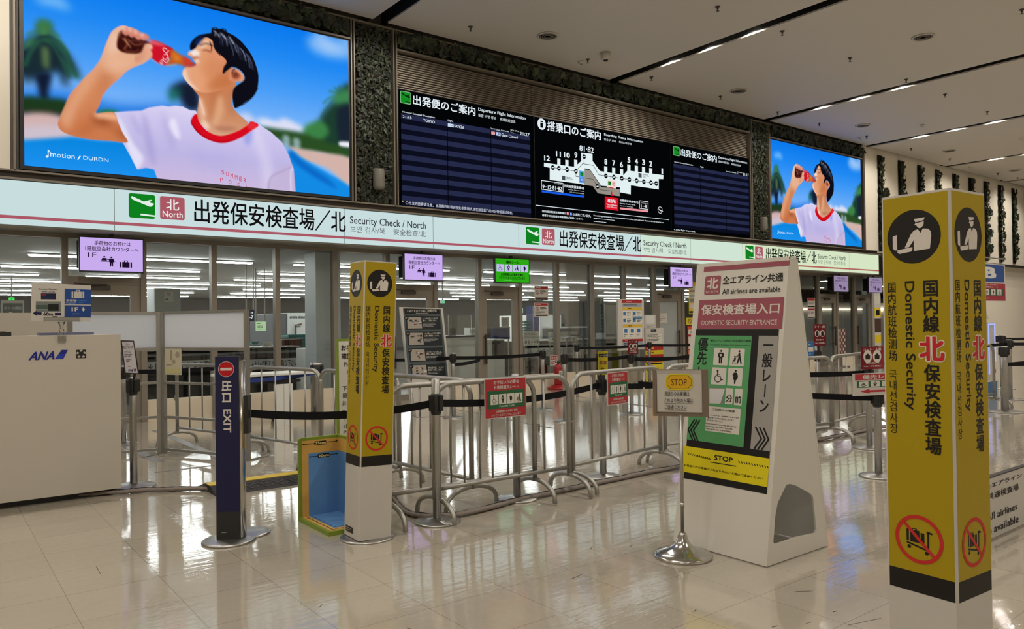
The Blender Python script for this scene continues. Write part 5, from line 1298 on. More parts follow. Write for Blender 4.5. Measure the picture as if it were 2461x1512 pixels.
def pillar(lab, corner, rz, tilt, w=0.24):
    c, s = math.cos(rz), math.sin(rz)
    ctr = (corner[0]+c*w/2-s*w/2, corner[1]+s*w/2+c*w/2, 0)
    t = thing('sign_pillar', lab, 'sign pillar', ctr, rz, 'yellow security sign pillars')
    MB().lathe([(0.185, 0.0), (0.185, 0.008), (0.17, 0.014), (0.0, 0.018)], n=36).build('base_plate', steel, t)
    m = MB().use(white); m.box(-w/2, w/2, -w/2, w/2, 0.016, 1.88, 0.006)
    body = m.build('pillar_body', None, t)
    for nm, O, U in (('left_face', (-w/2-0.0006, w/2, 0), (0, -1, 0)), ('front_face', (-w/2, -w/2-0.0006, 0), (1, 0, 0)), ('right_face', (w/2+0.0006, -w/2, 0), (0, 1, 0)), ('rear_face', (w/2, w/2+0.0006, 0), (-1, 0, 0))):
        g = Gfx(O, U, (0, 0, 1), 0.0004); pillar_face(g, w)
        if nm == 'left_face': g.rect(w*0.12, 0.045, w*0.62, 0.085, S(50, 44, 40), 1); g.lines(w*0.15, 0.052, w*0.59, 0.078, 2, S(150, 140, 130), 2)
        o = g.build('printed_face', PRINT, body, False); o['label'] = 'yellow printed ' + nm.replace('_', ' ')
    body.rotation_euler = (0, tilt, 0); return t
pillar('yellow security pillar standing between luggage sizer and barriers, left of the view', (2.275, 4.65), math.radians(-2), math.radians(2.0))
pillar('large near yellow security pillar cut off by the bottom right corner', (2.705, 1.12), math.radians(-3.5), 0.0)

# ================================================================== EXIT SIGN POST
ax = -math.atan2(0.57, 0.82)
t = thing('exit_sign_post', 'dark navy upright exit sign on a round steel base with belt post behind', 'sign', (1.635, 5.295, 0), ax)
navy = mat('navy_sign_face', S(24, 24, 62), 0.35)
m = MB().use(steel); m.lathe([(0.175, 0), (0.175, 0.010), (0.165, 0.016), (0.0, 0.018)], n=40); m.build('base_plate', None, t)
w = 0.158
m = MB().use(black); m.box(-w/2, w/2, -0.012, 0.008, 0.018, 1.25); m.use(aludark).box(-w/2+0.004, w/2-0.004, 0.008, 0.07, 0.02, 1.245); m.use(black).box(-w/2, w/2, 0.07, 0.09, 0.018, 1.25)
m.build('sign_body', None, t)
m = MB().use(chrome); m.lathe([(0.045, 0.02), (0.045, 1.22), (0.0, 1.22)], x=w/2-0.02, y=0.04, n=18); m.build('steel_edge', None, t)
g = Gfx((1.635-0.82*w/2-0.57*0.0125*1.0, 5.295+0.57*w/2-0.82*0.0125, 0), (0.82, -0.57, 0), (0, 0, 1), 0.0006)
# same plane as the local front face
U_ = Vector((math.cos(ax), math.sin(ax), 0)); Fn = Vector((math.sin(ax), -math.cos(ax), 0))
g = Gfx(Vector((1.635, 5.295, 0))-U_*w/2+Fn*0.0125, U_, (0, 0, 1), 0.0006)
cE = lambda x, y: (500+x/5.814, 840+y/5.814)
g.rect(0.003, 0.20, w-0.003, 1.245, S(26, 26, 66), 0)
zc = g.uv(*cE(226, 276)); g.disc(w*0.47, zc[1], 0.053, S(206, 196, 196), 1, 36); g.disc(w*0.47, zc[1], 0.050, S(176, 18, 26), 2, 36); g.rect(w*0.47-0.038, zc[1]-0.0095, w*0.47+0.038, zc[1]+0.0095, S(206, 196, 190), 3)
za, zb_ = g.uv(*cE(230, 440))[1], g.uv(*cE(240, 740))[1]
g.text('出口', w*0.28, zb_, w*0.70, za, WH, 0.03, 2, -90)
za, zb_ = g.uv(*cE(245, 835))[1], g.uv(*cE(250, 1163))[1]
g.text('EXIT', w*0.34, zb_, w*0.66, za, WH, 0.018, 2, -90)
g.lines(w*0.22, 0.055, w*0.7, 0.068, 1, S(130, 130, 130))
sgn = Gfx((0, 0, 0), (1, 0, 0), (0, 0, 1))
o = g.build('printed_face', PRINT, None); o.parent = t
Mi = (Matrix.Translation(t.location) @ Matrix.Rotation(ax, 4, 'Z')).inverted(); o.data.transform(Mi)
m = MB().use(black); pe = Vector((w/2+0.02, 0.06, 0))
m.box(pe.x-0.012, pe.x+0.03, 0.02, 0.10, 0.72, 0.98, 0.006); m.build('belt_cassette', None, t)
m = ribbon((1.79, 5.285, 0.85), (P1[0]-0.05, P1[1]+0.01, 0.865), 0.055, 0.045)
bo = m.build('belt', beltm, t); bo.data.transform(Mi)
m = MB().lathe([(0.15, 0.0), (0.15, 0.010), (0.14, 0.016), (0.0, 0.018)], x=0.08, y=0.17, n=32); m.build('rear_base', steel, t)

# ================================================================== LUGGAGE SIZER
t = thing('luggage_sizer', 'green-edged corner luggage sizer with orange and blue size fields', 'luggage sizer', (2.21, 5.47, 0))
grn = mat('lime_green_edge', S(120, 140, 36), 0.5)
x0, x1, y0, y1, zt = 2.20, 2.535, 4.95, 5.49, 0.615
m = MB().use(grn)
m.prism([(0.02, 0), (x1-x0, 0), (x1-x0, zt), (0.02, zt), (0.006, zt-0.006), (0, zt-0.02), (0, 0)], 0.0, 0.022, T=lambda a, b, c: (x0+a, y1-0.022+c, b))
m.box(x1-0.022, x1, y0, y1-0.022, 0, zt); m.build('back_and_side_panel', None, t, True)
MB().use(grn).box(x0, x1-0.022, y0, y1-0.022, 0.0, 0.03).build('base_panel', None, t, True)
ORA = S(204, 160, 80); BLU = S(92, 138, 190)
W = x1-x0-0.022
g = Gfx((x0, y1-0.0225, 0), (1, 0, 0), (0, 0, 1))
def sizer_panel(g, W, z0):
    g.rect(0.025, z0, W, zt-0.022, ORA, 0); g.rect(0.075, z0, W, zt-0.12, BLU, 1)
    for a, zz, txt in ((0.025, zt-0.048, '25cm'), (0.075, zt-0.145, '20cm')):
        g.rect(a+0.004, zz-0.002, W-0.004, zz+0.002, K, 2); g.poly([(a+0.002, zz), (a+0.016, zz-0.006), (a+0.016, zz+0.006)], K, 2); g.poly([(W-0.002, zz), (W-0.016, zz-0.006), (W-0.016, zz+0.006)], K, 2)
        c = (a+W)/2; g.rect(c-0.046, zz-0.014, c+0.046, zz+0.014, K, 3); g.text(txt, c-0.042, zz-0.009, c+0.042, zz+0.009, S(236, 220, 150), 0.03, 4)
sizer_panel(g, W, 0.03); g.build('back_field', PRINT, t)
g = Gfx((x1-0.0225, y1-0.022, 0), (0, -1, 0), (0, 0, 1)); L_ = y1-0.022-y0
g.rect(0, 0.03, L_-0.02, zt-0.022, ORA, 0); g.rect(0, 0.03, L_-0.09, zt-0.12, BLU, 1); g.disc(0.2, 0.32, 0.06, WH, 2, 24)
g.build('side_field', PRINT, t)
g = Gfx((x0, y0, 0.0305), (1, 0, 0), (0, 1, 0)); L2 = y1-0.022-y0
g.rect(0.022, 0.022, W, L2, ORA, 0); g.rect(0.075, 0.08, W, L2, BLU, 1)
g.stroke([(0.05, L2-0.01), (0.05, 0.05), (W-0.01, 0.05)], 0.005, K, 2); g.stroke([(0.09, L2-0.01), (0.09, 0.1), (W-0.01, 0.1)], 0.004, K, 2)
g.build('base_field', PRINT, t)

# board with a green edge behind the pillar
t = thing('notice_board', 'white green-edged hand luggage board standing behind the left yellow pillar', 'sign', (2.98, 5.97, 0))
MB().use(grn).box(2.74, 3.22, 5.96, 5.99, 0.0, 1.335).build('board', None, t, True)
g = Gfx((2.74, 5.9595, 0), (1, 0, 0), (0, 0, 1)); g.rect(0.014, 0.02, 0.466, 1.315, S(206, 204, 192), 0)
g.text('お手荷物の重さを', 0.035, 1.235, 0.44, 1.285, K, 0.02); g.text('確認してください', 0.035, 1.165, 0.44, 1.215, K, 0.02)
g.text('Please check', 0.06, 1.10, 0.30, 1.14, K); g.text('your luggage', 0.085, 1.04, 0.32, 1.08, K)
for i, s_ in enumerate(('下記のサイズと重', '量内になるよう', 'お手荷物をカウンタ', 'ーにお預けください')): g.text(s_, 0.04, 0.90-i*0.062, 0.44, 0.942-i*0.062, K)
for i, s_ in enumerate(('The following size', 'allowed on board', 'Please go to the', 'counter')): g.text(s_, 0.05, 0.64-i*0.055, 0.40, 0.675-i*0.055, K)
g.build('printed_face', PRINT, t)

# ================================================================== CHECK-IN COUNTER
t = thing('check_in_counter', 'pale beige check-in counter block with dark blue airline lettering at far left', 'counter', (0.0, 7.7, 0))
MB().box(-2.4, 1.37, 7.40, 8.05, 0.055, 1.395).build('counter_body', beige, t, True)
MB().box(-2.36, 1.30, 7.47, 7.98, 0.0, 0.055).build('plinth', kick, t, True)
g = Gfx((0, 7.3985, 0), (1, 0, 0), (0, 0, 1)); NB = S(28, 36, 128)
v, f = glyphs('ANA', 0.03); v = v.copy(); v[:, 0] += v[:, 1]*0.35
lo = v.min(0); hi = v.max(0); b = g.boxpx((68, 846), (131, 864)); b = (b[0], b[1], b[2], b[3])
g.put((v-lo)/(hi-lo)*np.array([b[2]-b[0], b[3]-b[1]])+np.array([b[0], b[1]]), f, NB, 2)
g.polypx([(132, 863), (148, 841), (163, 841), (152, 862)], NB, 2)
g.polypx([(132, 863), (140, 852), (156, 851), (148, 862)], S(40, 60, 170), 3)
g.rectpx((183, 841), (207, 860.5), S(34, 30, 28), 2)
b = g.boxpx((183, 841), (207, 860.5)); cu, cv = (b[0]+b[2])/2, (b[1]+b[3])/2
for k in range(5):
    a = math.radians(90+72*k); u, v_ = cu+0.028*math.cos(a), cv+0.028*math.sin(a)
    g.poly([(u+0.014*(1 if j % 2 == 0 else 0.42)*math.cos(a+j*math.pi/5), v_+0.014*(1 if j % 2 == 0 else 0.42)*math.sin(a+j*math.pi/5)) for j in range(10)], S(190, 184, 176), 3)
g.build('logo', PRINT, t)
t = thing('document_tray', 'thin grey tray lying on the rear of the check-in counter', 'tray', (1.0, 7.8, 1.395))
MB().box(0.80, 1.22, 7.75, 7.95, 1.396, 1.418, 0.01).build('tray_body', mat('grey_blue_plastic', S(110, 112, 140), 0.5), t, True)
t = thing('keyboard', 'flat black device lying on top of the check-in counter', 'device', (0.1, 7.7, 1.395))
m = MB().use(black).box(-0.5, 0.585, 7.62, 7.80, 1.396, 1.43, 0.008); m.build('device_body', None, t, True)
m = MB().use(blackm)
for k in range(12): m.box(-0.46+k*0.085, -0.39+k*0.085, 7.64, 7.78, 1.43, 1.434)
m.build('keys', None, t, True)
t = thing('acrylic_notice', 'white and blue lounge notice in a clear clip holder on the counter edge', 'sign', (0.72, 7.41, 1.39))
tl, tr, br, bl = [wall_at(*p, 7.41) for p in ((75.9, 679), (219, 686.4), (218, 773.5), (74.2, 771))]
MB().hexa([tuple(q+Vector((0, 0.006, 0))) for q in (bl, br, tr, tl)]+[tuple(q) for q in (bl, br, tr, tl)]).build('notice_card', white, t, True)
cA2 = lambda x, y: (x/8.896, 660+y/8.896)
g = Gfx((0, 7.4092, 0), (1, 0, 0), (0, 0, 1), 0.0006)
g.polypx(mp_(cA2, [(1385, 300), (1950, 325), (1946, 642), (1383, 632)]), S(30, 70, 138), 1); g.polypx(mp_(cA2, [(1383, 655), (1946, 665), (1940, 920), (1378, 912)]), S(30, 64, 128), 1)
p_case(g, g.boxpx(cA2(1530, 325), cA2(1800, 505)), S(190, 186, 178), 2)
g.textpx('手荷物', cA2(1412, 530), cA2(1636, 582), WH, 0.02); g.textpx('Baggage', cA2(1408, 590), cA2(1622, 625), S(150, 165, 200)); g.lines(*g.boxpx(cA2(1680, 535), cA2(1900, 620)), 2, S(70, 110, 170))
g.textpx('1F', cA2(1530, 700), cA2(1672, 785), WH, 0.03); g.polypx(mp_(cA2, [(1765, 700), (1800, 700), (1800, 742), (1822, 742), (1784, 792), (1742, 742), (1765, 742)]), WH, 2)
g.lines(*g.boxpx(cA2(1540, 820), cA2(1780, 880)), 2, S(80, 110, 170))
g.textpx('Premium Counter', cA2(825, 290), cA2(1228, 330), S(50, 44, 44), 0.01); g.textpx('ANA Lounge', cA2(890, 350), cA2(1175, 390), S(50, 44, 44), 0.01)
g.rectpx(cA2(875, 400), cA2(1200, 532), S(20, 28, 60), 1); g.rectpx(cA2(890, 412), cA2(980, 455), S(120, 40, 50), 2); g.lines(*g.boxpx(cA2(900, 465), cA2(1180, 520)), 2, S(50, 70, 110), 2)
g.rectpx(cA2(765, 572), cA2(1300, 790), S(110, 116, 112), 1); g.rectpx(cA2(765, 650), cA2(1020, 750), S(70, 84, 80), 2); g.rectpx(cA2(1030, 632), cA2(1255, 775), S(16, 20, 18), 2); g.rectpx(cA2(765, 745), cA2(1020, 760), S(190, 190, 184), 3)
g.polypx(mp_(cA2, [(700, 825), (780, 772), (780, 802), (890, 805), (888, 862), (780, 855), (780, 885)]), S(22, 20, 66), 2)
g.rectpx(cA2(1172, 818), cA2(1306, 870), S(22, 20, 66), 2); g.textpx('60m', cA2(925, 808), cA2(1132, 878), S(40, 34, 34), 0.03)
g.lines(*g.boxpx(cA2(1120, 880), cA2(1360, 905)), 1, S(60, 56, 56))
g.build('printed_face', PRINT, t)
hx = wall_at(148, 790, 7.41).x
m = MB().use(acryl); m.box(hx-0.13, hx+0.13, 7.395, 7.42, bl.z-0.012, bl.z+0.03)
m.lathe([(0.03, bl.z-0.012), (0.012, bl.z-0.05), (0.014, bl.z-0.07), (0.024, bl.z-0.085), (0.012, bl.z-0.1), (0.022, bl.z-0.12), (0.024, 1.40)], x=hx, y=7.41, n=12); m.box(hx-0.03, hx+0.03, 7.385, 7.398, 1.34, 1.41); m.build('clip_holder', None, t, True)
# pale partition behind the counter
t = thing('low_partition', 'plain beige partition standing behind the check-in counter', 'partition', (0.0, 9.0, 0))
MB().box(-2.6, 1.17, 8.97, 9.03, 0.0, 1.615).build('panel', beige, t, True); MB().box(1.17, 1.215, 8.96, 9.04, 0.0, 1.62).build('end_post', alu, t, True)

# white hoarding panels on a tube frame
panelw = bpy.data.materials.new('white_translucent_sheet'); panelw.use_nodes = True
_nt = panelw.node_tree; _tr = _nt.nodes.new('ShaderNodeBsdfTranslucent'); _mx = _nt.nodes.new('ShaderNodeMixShader')
_pp = _nt.nodes['Principled BSDF']; _pp.inputs['Base Color'].default_value = (0.8, 0.82, 0.85, 1); _pp.inputs['Roughness'].default_value = 0.4
_tr.inputs[0].default_value = (0.86, 0.88, 0.92, 1); _mx.inputs[0].default_value = 0.55
_nt.links.new(_pp.outputs[0], _mx.inputs[1]); _nt.links.new(_tr.outputs[0], _mx.inputs[2]); _nt.links.new(_mx.outputs[0], _nt.nodes['Material Output'].inputs[0])
def hoarding(lab, a, b):
    a = Vector((a[0], a[1], 0)); b = Vector((b[0], b[1], 0)); L = (b-a).length; rz = math.atan2(b.y-a.y, b.x-a.x)
    t = thing('hoarding_panel', lab, 'partition', a, rz, 'white hoarding panels')
    for x in (0.0, L): MB().box(x-0.022, x+0.022, -0.022, 0.022, 0.0, 1.63).build('upright', galv, t)
    for z in (0.05, 0.42, 0.815): MB().box(0.022, L-0.022, -0.014, 0.014, z-0.014, z+0.014).build('rail', galv, t)
    MB().box(0.024, L-0.024, -0.010, 0.010, 1.22, 1.605).build('white_sheet', panelw, t)
    m = MB().use(galv); m.box(0.022, L-0.022, -0.018, 0.018, 1.605, 1.635); m.box(0.022, L-0.022, -0.018, 0.018, 1.185, 1.22); m.build('sheet_frame', None, t)
    for x in (0.0, L): MB().use(galv).box(x-0.02, x+0.02, -0.28, 0.28, 0.0, 0.012).build('foot', None, t)
    return t
hoarding('white hoarding panel on a frame, right one, running toward the exit sign', (2.20, 9.45), (2.77, 8.30))
hoarding('white hoarding panel on a frame, left one behind the acrylic notice', (1.25, 9.62), (2.155, 9.50))
t = thing('taped_notice', 'pale notice sheet with faint drawings hanging below the white hoarding', 'sign', (2.36, 9.1, 0.95))
hu = Vector((2.77-2.20, 8.30-9.45, 0)).normalized(); hn = hu.cross(Vector((0, 0, 1)))
po = Vector((2.20, 9.45, 0))+hu*0.06+hn*0.03
MB().obox(po+hu*0.13+Vector((0, 0, 1.06))-t.location, hu, hn, (0, 0, 1), 0.13, 0.002, 0.15).build('sheet', mat('cream_paper', S(190, 182, 156), 0.6), t)
g = Gfx(po+hn*0.003+Vector((0, 0, 0.91)), hu, (0, 0, 1)); g.rect(0.01, 0.02, 0.25, 0.07, S(190, 182, 130), 1)
g.poly([(0.08, 0.17), (0.11, 0.17), (0.11, 0.28), (0.085, 0.28)], S(150, 142, 126), 1); g.disc(0.2, 0.23, 0.035, S(156, 148, 132), 1); g.disc(0.14, 0.15, 0.025, S(156, 148, 132), 1); g.lines(0.02, 0.1, 0.22, 0.13, 1, S(150, 142, 126))
g.build('print', PRINT, t)

# ================================================================== TALL WHITE SIGN BOARD
corr = panelw.copy(); corr.name = 'white_corrugated_plastic'
_cp = corr.node_tree.nodes['Principled BSDF']; _cp.inputs['Base Color'].default_value = S(224, 219, 208)
corr.node_tree.nodes['Mix Shader'].inputs[0].default_value = 0.22
t = thing('entrance_sign_board', 'tall white A-shaped sign board for the domestic security entrance', 'sign board', (4.235, 3.0, 0))
xa, xb_, xc, xd, yA, yB, zt = 3.90, 4.57, 4.185, 4.275, 3.36, 2.66, 1.83
m = MB().use(corr)
m.hexa([(xa, yB, 0.006), (xa+0.012, yB, 0.006), (xa+0.012, yA, 0.006), (xa, yA, 0.006), (xc, yB, zt), (xc+0.012, yB, zt), (xc+0.012, yA, zt), (xc, yA, zt)]); m.build('front_panel', None, t, True)
m = MB().use(corr)
m.hexa([(xb_-0.012, yB, 0.006), (xb_, yB, 0.006), (xb_, yA, 0.006), (xb_-0.012, yA, 0.006), (xd-0.012, yB, zt), (xd, yB, zt), (xd, yA, zt), (xd-0.012, yA, zt)]); m.build('rear_panel', None, t, True)
MB().use(corr).box(xc, xd, yB, yA, zt-0.012, zt+0.004).build('top_cap', None, t, True)
cS = lambda x, y: (1560+x/3.4354, 960+y/3.4354)
hole = []
for p in ((1135, 705), (1165, 698), (1215, 712), (1335, 778), (1356, 808), (1384, 1075), (1372, 1105), (1215, 1140), (1050, 1196), (1034, 1192), (1027, 1178), (1044, 960), (1062, 860), (1075, 830)):
    q = wall_at(*cS(*p), yB); hole.append((q.x, q.z))
outer = [(xa+0.003, 0.006), (xb_-0.003, 0.006), (xd-0.003, zt-0.012), (xc+0.003, zt-0.012)]
def side(y, nm):
    m = MB().use(corr); loops = [[Vector((a, b, 0)) for a, b in outer], [Vector((a, b, 0)) for a, b in hole]]; allp = outer+hole; n = len(allp)
    tri = tessellate_polygon(loops)
    m.v += [(a, y-0.006, b) for a, b in allp]+[(a, y+0.006, b) for a, b in allp]
    for q in tri: m.face(q); m.face([i+n for i in q][::-1])
    for s0, ln in ((0, len(outer)), (len(outer), len(hole))):
        for i in range(ln): j = (i+1) % ln; m.face((s0+i, s0+j, n+s0+j, n+s0+i))
    m.build(nm, None, t, True)
side(yB+0.007, 'side_panel'); side(yA-0.007, 'side_panel')
sl = math.hypot(xc-xa, zt)
g = Gfx((xa-0.0012, yA, 0.006), (0, -1, 0), ((xc-xa)/sl, 0, zt/sl), 0.0005)
c1 = lambda x, y: (1560+x/3.7795, 600+y/3.7795)
cI = lambda x, y: (1640+x/5.04, 780+y/5.04)
RS = S(148, 76, 88); GN = S(82, 152, 96); GY = S(150, 146, 140); BK = S(20, 18, 18); YL = S(212, 196, 16)
g.rectpx(c1(500, 160), c1(1276, 143), RS, 1)
g.rrectpx(c1(513, 244), c1(640, 405), RS, 0.012, 1); b = g.boxpx(c1(513, 244), c1(640, 405)); bw, bh = b[2]-b[0], b[3]-b[1]
g.text('北', b[0]+bw*0.14, b[1]+bh*0.30, b[2]-bw*0.14, b[3]-bh*0.09, WH, 0.03); g.text('NORTH', b[0]+bw*0.12, b[1]+bh*0.07, b[2]-bw*0.12, b[1]+bh*0.21, WH)
g.textpx('全エアライン共通', c1(672, 244), c1(1216, 286), BK, 0.015); g.textpx('All airlines are available', c1(668, 360), c1(1192, 382), BK, 0.004)
g.rectpx(c1(458, 460), c1(1206, 718), RS, 1)
g.textpx('保安検査場入口', c1(480, 502), c1(1182, 582), WH, 0.02); g.textpx('DOMESTIC SECURITY ENTRANCE', c1(480, 645), c1(1160, 682), WH)
g.rectpx(c1(428, 724), cS(972, 783), BK, 1)
g.rectpx(c1(421, 780), cS(779, 396), GN, 2); g.rectpx(c1(998, 782), cS(1000, 430), GY, 2)
g.rectpx(cS(287, 382), cS(977, 725), YL, 2)
g.vtextpx('一般レーン', c1(1042, 800), c1(1085, 1495), BK, 0.02, 3); g.vtextpx('優先レーン', c1(452, 796), c1(490, 1440), BK, 0.02, 3)
g.textpx('優先レーン お手伝いが必要なお客様', c1(560, 816), c1(926, 842), BK, 0.012, 3); g.textpx('Priority lane : Passengers who need any assistance', c1(557, 858), c1(920, 878), BK, 0, 3)
for fn, a, b2 in ((p_heart, (594, 894), (712, 1054)), (FOURPICS[3], (742, 897), (860, 1060)), (FOURPICS[0], (575, 1069), (693, 1232)), (FOURPICS[2], (722, 1073), (842, 1243))):
    b = g.boxpx(c1(*a), c1(*b2)); g.rrect(*b, WH, 0.006, 3); q = (b[2]-b[0])*0.08; fn(g, (b[0]+q, b[1]+q, b[2]-q, b[3]-q), BK, 4, WH)
g.rectpx(cI(530, 770), cI(606, 970), WH, 3); g.textpx('分', cI(530, 852), cI(604, 945), BK, 0.02, 4); g.rectpx(cI(640, 776), cI(718, 983), WH, 3); g.textpx('前', cI(642, 862), cI(712, 958), BK, 0.02, 4)
g.rectpx(cI(330, 760), cI(500, 965), S(120, 130, 118), 3); g.polypx(mp_(cI, [(330, 775), (518, 778), (462, 962), (330, 955)]), S(200, 196, 196), 4)
g.rectpx(cI(300, 985), cI(686, 1338), WH, 3)
g.textpx('ご出発のお客様', cI(362, 1012), cI(636, 1068), BK, 0.012, 4); g.textpx('レーンの中でも、出発間際のお客さまを', cI(312, 1086), cI(686, 1142), BK, 0.006, 4); g.textpx('優先させていただく場合がございます。', cI(308, 1116), cI(632, 1174), BK, 0.006, 4); g.textpx('あらかじめご了承ください。', cI(305, 1148), cI(492, 1188), BK, 0.006, 4)
for i, s_ in enumerate(('In the priority lane, we may give priority', 'to passengers just before departure.', 'Thank you for your understanding.')): g.textpx(s_, cI(285-3*i, 1186+31*i), cI((655, 610, 588)[i], (1256, 1282, 1312)[i]), BK, 0.004, 4)
for k in range(3):
    g.stroke([g.uv(*cI(150+32*k, 1150+4*k)), g.uv(*cI(72+32*k, 1270+6*k)), g.uv(*cI(126+32*k, 1404+4*k))], 0.011, BK, 4)
    g.stroke([g.uv(*cS(880+33*k, 225+5*k)), g.uv(*cS(928+30*k, 326+3*k)), g.uv(*cS(868+30*k, 408+5*k))], 0.011, BK, 4)
g.textpx('STOP', cS(542, 458), cS(690, 524), BK, 0.02, 4)
g.polypx(mp_(cS, [(505, 514), (720, 549), (720, 556), (505, 521)]), BK, 4)
for k in range(12):
    for x_, y_, sx_, sy_ in ((316, 437, 16.2, 4.0), (737, 507, 21.5, 3.9)):
        x = x_+k*sx_; y = y_+k*sy_; g.polypx(mp_(cS, [(x, y), (x+8, y+1.5), (x+15, y+20), (x+7, y+18.5)]), BK, 4)
g.textpx('お見送りのお客様はこれより先のご入場はご遠慮ください', cS(290, 532), cS(942, 666), BK, 0.012, 4)
g.build('printed_face', PRINT, t)

# ================================================================== STOP SIGN STAND
rz = math.radians(-53.3)
t = thing('stop_sign_stand', 'small framed stop notice on a slim steel pole with a flared round foot', 'sign', (3.70, 3.115, 0), rz)
MB().lathe([(0.178, 0.0), (0.18, 0.010), (0.17, 0.022), (0.13, 0.034), (0.085, 0.05), (0.055, 0.072), (0.036, 0.10), (0.026, 0.135), (0.02, 0.15), (0.0, 0.15)], n=48).build('foot', chrome, t)
m = MB().use(steel); m.lathe([(0.011, 0.14), (0.011, 0.87)], n=14); m.lathe([(0.013, 0.30), (0.013, 0.33)], n=14); m.build('pole', None, t)
framem = mat('brown_grey_frame', S(112, 98, 84), 0.45)
w, h = 0.335, 0.29
m = MB().use(framem); m.box(-w/2, w/2, 0.0, 0.022, 0.86, 0.875); m.box(-w/2, -w/2+0.022, 0.0, 0.022, 0.875, 1.15); m.box(w/2-0.036, w/2, 0.0, 0.022, 0.875, 1.15); m.box(-w/2+0.022, w/2-0.036, 0.012, 0.02, 0.875, 1.15)
m.build('frame', None, t)
m = MB().use(white); n = 10; b0 = 0
xs_ = (-w/2+0.024, w/2-0.038)
prof = [(0.010, 0.885), (0.009, 0.95), (0.008, 1.05), (0.006, 1.12), (0.000, 1.14), (-0.006, 1.148)]
m.v += [(x, y, z) for y, z in prof for x in xs_]
for i in range(len(prof)-1): m.face((2*i, 2*i+1, 2*i+3, 2*i+2))
m.build('notice_sheet', None, t)
lw = xs_[1]-xs_[0]
g = Gfx((xs_[0], 0.0045, 0.885), (1, 0, 0), (0, 0, 1), 0.0004); H_ = 0.25
ya, yb = S(212, 190, 20), S(206, 160, 28)
def octo(u0, v0, u1, v1, k): return [(u0+k, v0), (u1-k, v0), (u1, v0+k), (u1, v1-k), (u1-k, v1), (u0+k, v1), (u0, v1-k), (u0, v0+k)]
g.poly(octo(lw*0.20, H_*0.55, lw*0.80, H_*0.94, 0.022), ya, 1); g.poly(octo(lw*0.225, H_*0.58, lw*0.775, H_*0.91, 0.022), BK, 2); g.poly(octo(lw*0.232, H_*0.588, lw*0.768, H_*0.902, 0.022), yb, 3)
g.text('STOP', lw*0.33, H_*0.66, lw*0.67, H_*0.82, S(60, 40, 20), 0.0, 4)
for q in (0.33, 0.67): pass
g.text('見送りのお客様は', lw*0.17, H_*0.40, lw*0.72, H_*0.51, BK, 0.006); g.text('これより先の入場は', lw*0.17, H_*0.235, lw*0.80, H_*0.345, BK, 0.006); g.text('ご遠慮ください', lw*0.17, H_*0.07, lw*0.66, H_*0.18, BK, 0.006)
g.rect(lw*0.17, H_*0.212, lw*0.80, H_*0.220, BK, 2); g.rect(lw*0.17, H_*0.047, lw*0.66, H_*0.055, BK, 2)
g.build('printed_face', PRINT, t, False)

# ================================================================== CABLE COVERS, RAMP, FLOOR TAPE
def hose(lab, px, r=0.028):
    P = [floor_at(*p) for p in px]; Q = Paint.smooth([(p.x, p.y) for p in P], 6, False); rn = random.Random(5)
    t = thing('cable_cover', lab, 'cable cover', (float(Q[0][0]), float(Q[0][1]), 0))
    m = MB(); m.tube([(a, b_, 0.020+rn.uniform(-0.001, 0.003)) for a, b_ in Q], [r*rn.uniform(0.88, 1.12) for _ in Q], 12, True, 0.62); m.build('sleeve', rubber, t, True)
    m = MB(); m.tube([(a+0.004, b_+0.018, 0.036+rn.uniform(-0.002, 0.003)) for a, b_ in Q], [0.005*rn.uniform(0.6, 1.6) for _ in Q], 6); m.build('seam', black, t, True)
hose('grey fabric cable cover snaking from the counter to behind the exit sign', [(150, 1201), (230, 1192), (300, 1188), (340, 1184), (400, 1182), (450, 1181), (500, 1180), (560, 1181)])
hose('grey fabric cable cover curving along the front row of barriers', [(940, 1190), (952, 1205), (965, 1224), (985, 1240), (1015, 1246), (1060, 1247), (1105, 1243), (1170, 1228), (1240, 1209), (1320, 1192), (1400, 1174), (1480, 1157), (1560, 1140), (1640, 1126), (1700, 1115)])
hose('grey fabric cable cover under the barrier at right, beyond the tall sign', [(1930, 1066), (1970, 1061), (2010, 1053), (2050, 1045), (2100, 1034), (2160, 1026)])
t = thing('cable_ramp', 'black diamond-patterned cable ramp with a yellow stripe', 'cable ramp', (2.45, 6.95, 0))
rampm = mat('black_ramp_rubber', S(30, 29, 30), 0.7)
X0r, X1r = 1.98, 3.0
m = MB().use(rampm); m.hexa([(X0r, 6.74, 0), (X1r, 6.74, 0), (X1r, 7.3, 0), (X0r, 7.3, 0), (X0r, 6.92, 0.06), (X1r, 6.92, 0.06), (X1r, 7.08, 0.06), (X0r, 7.08, 0.06)]); m.build('ramp_body', None, t, True)
m = MB().use(mat('ramp_yellow', S(200, 174, 50), 0.55)); m.box(X0r, X1r, 6.93, 7.07, 0.0605, 0.066); m.build('yellow_stripe', None, t, True)
m = MB().use(mat('ramp_tread', S(64, 62, 60), 0.6))
sv = Vector((0, 0.18, 0.06)).normalized(); nn_ = Vector((0, -0.06, 0.18)).normalized()
for i in range(15):
    for j in range(3):
        c = Vector((X0r+0.05+i*0.066+(0.033 if j % 2 else 0), 6.77, 0.010))+sv*(0.035+j*0.048); d = Vector((1, 0, 0)) if (i+j) % 2 else Vector((1, 0, 0))
        d = (d+sv*(0.9 if (i+j) % 2 else -0.9)).normalized(); m.obox(c+nn_*0.002, d, nn_.cross(d), nn_, 0.024, 0.005, 0.002)
m.build('tread', None, t, True)
tapem = mat('grey_floor_tape', S(108, 104, 100), 0.4)
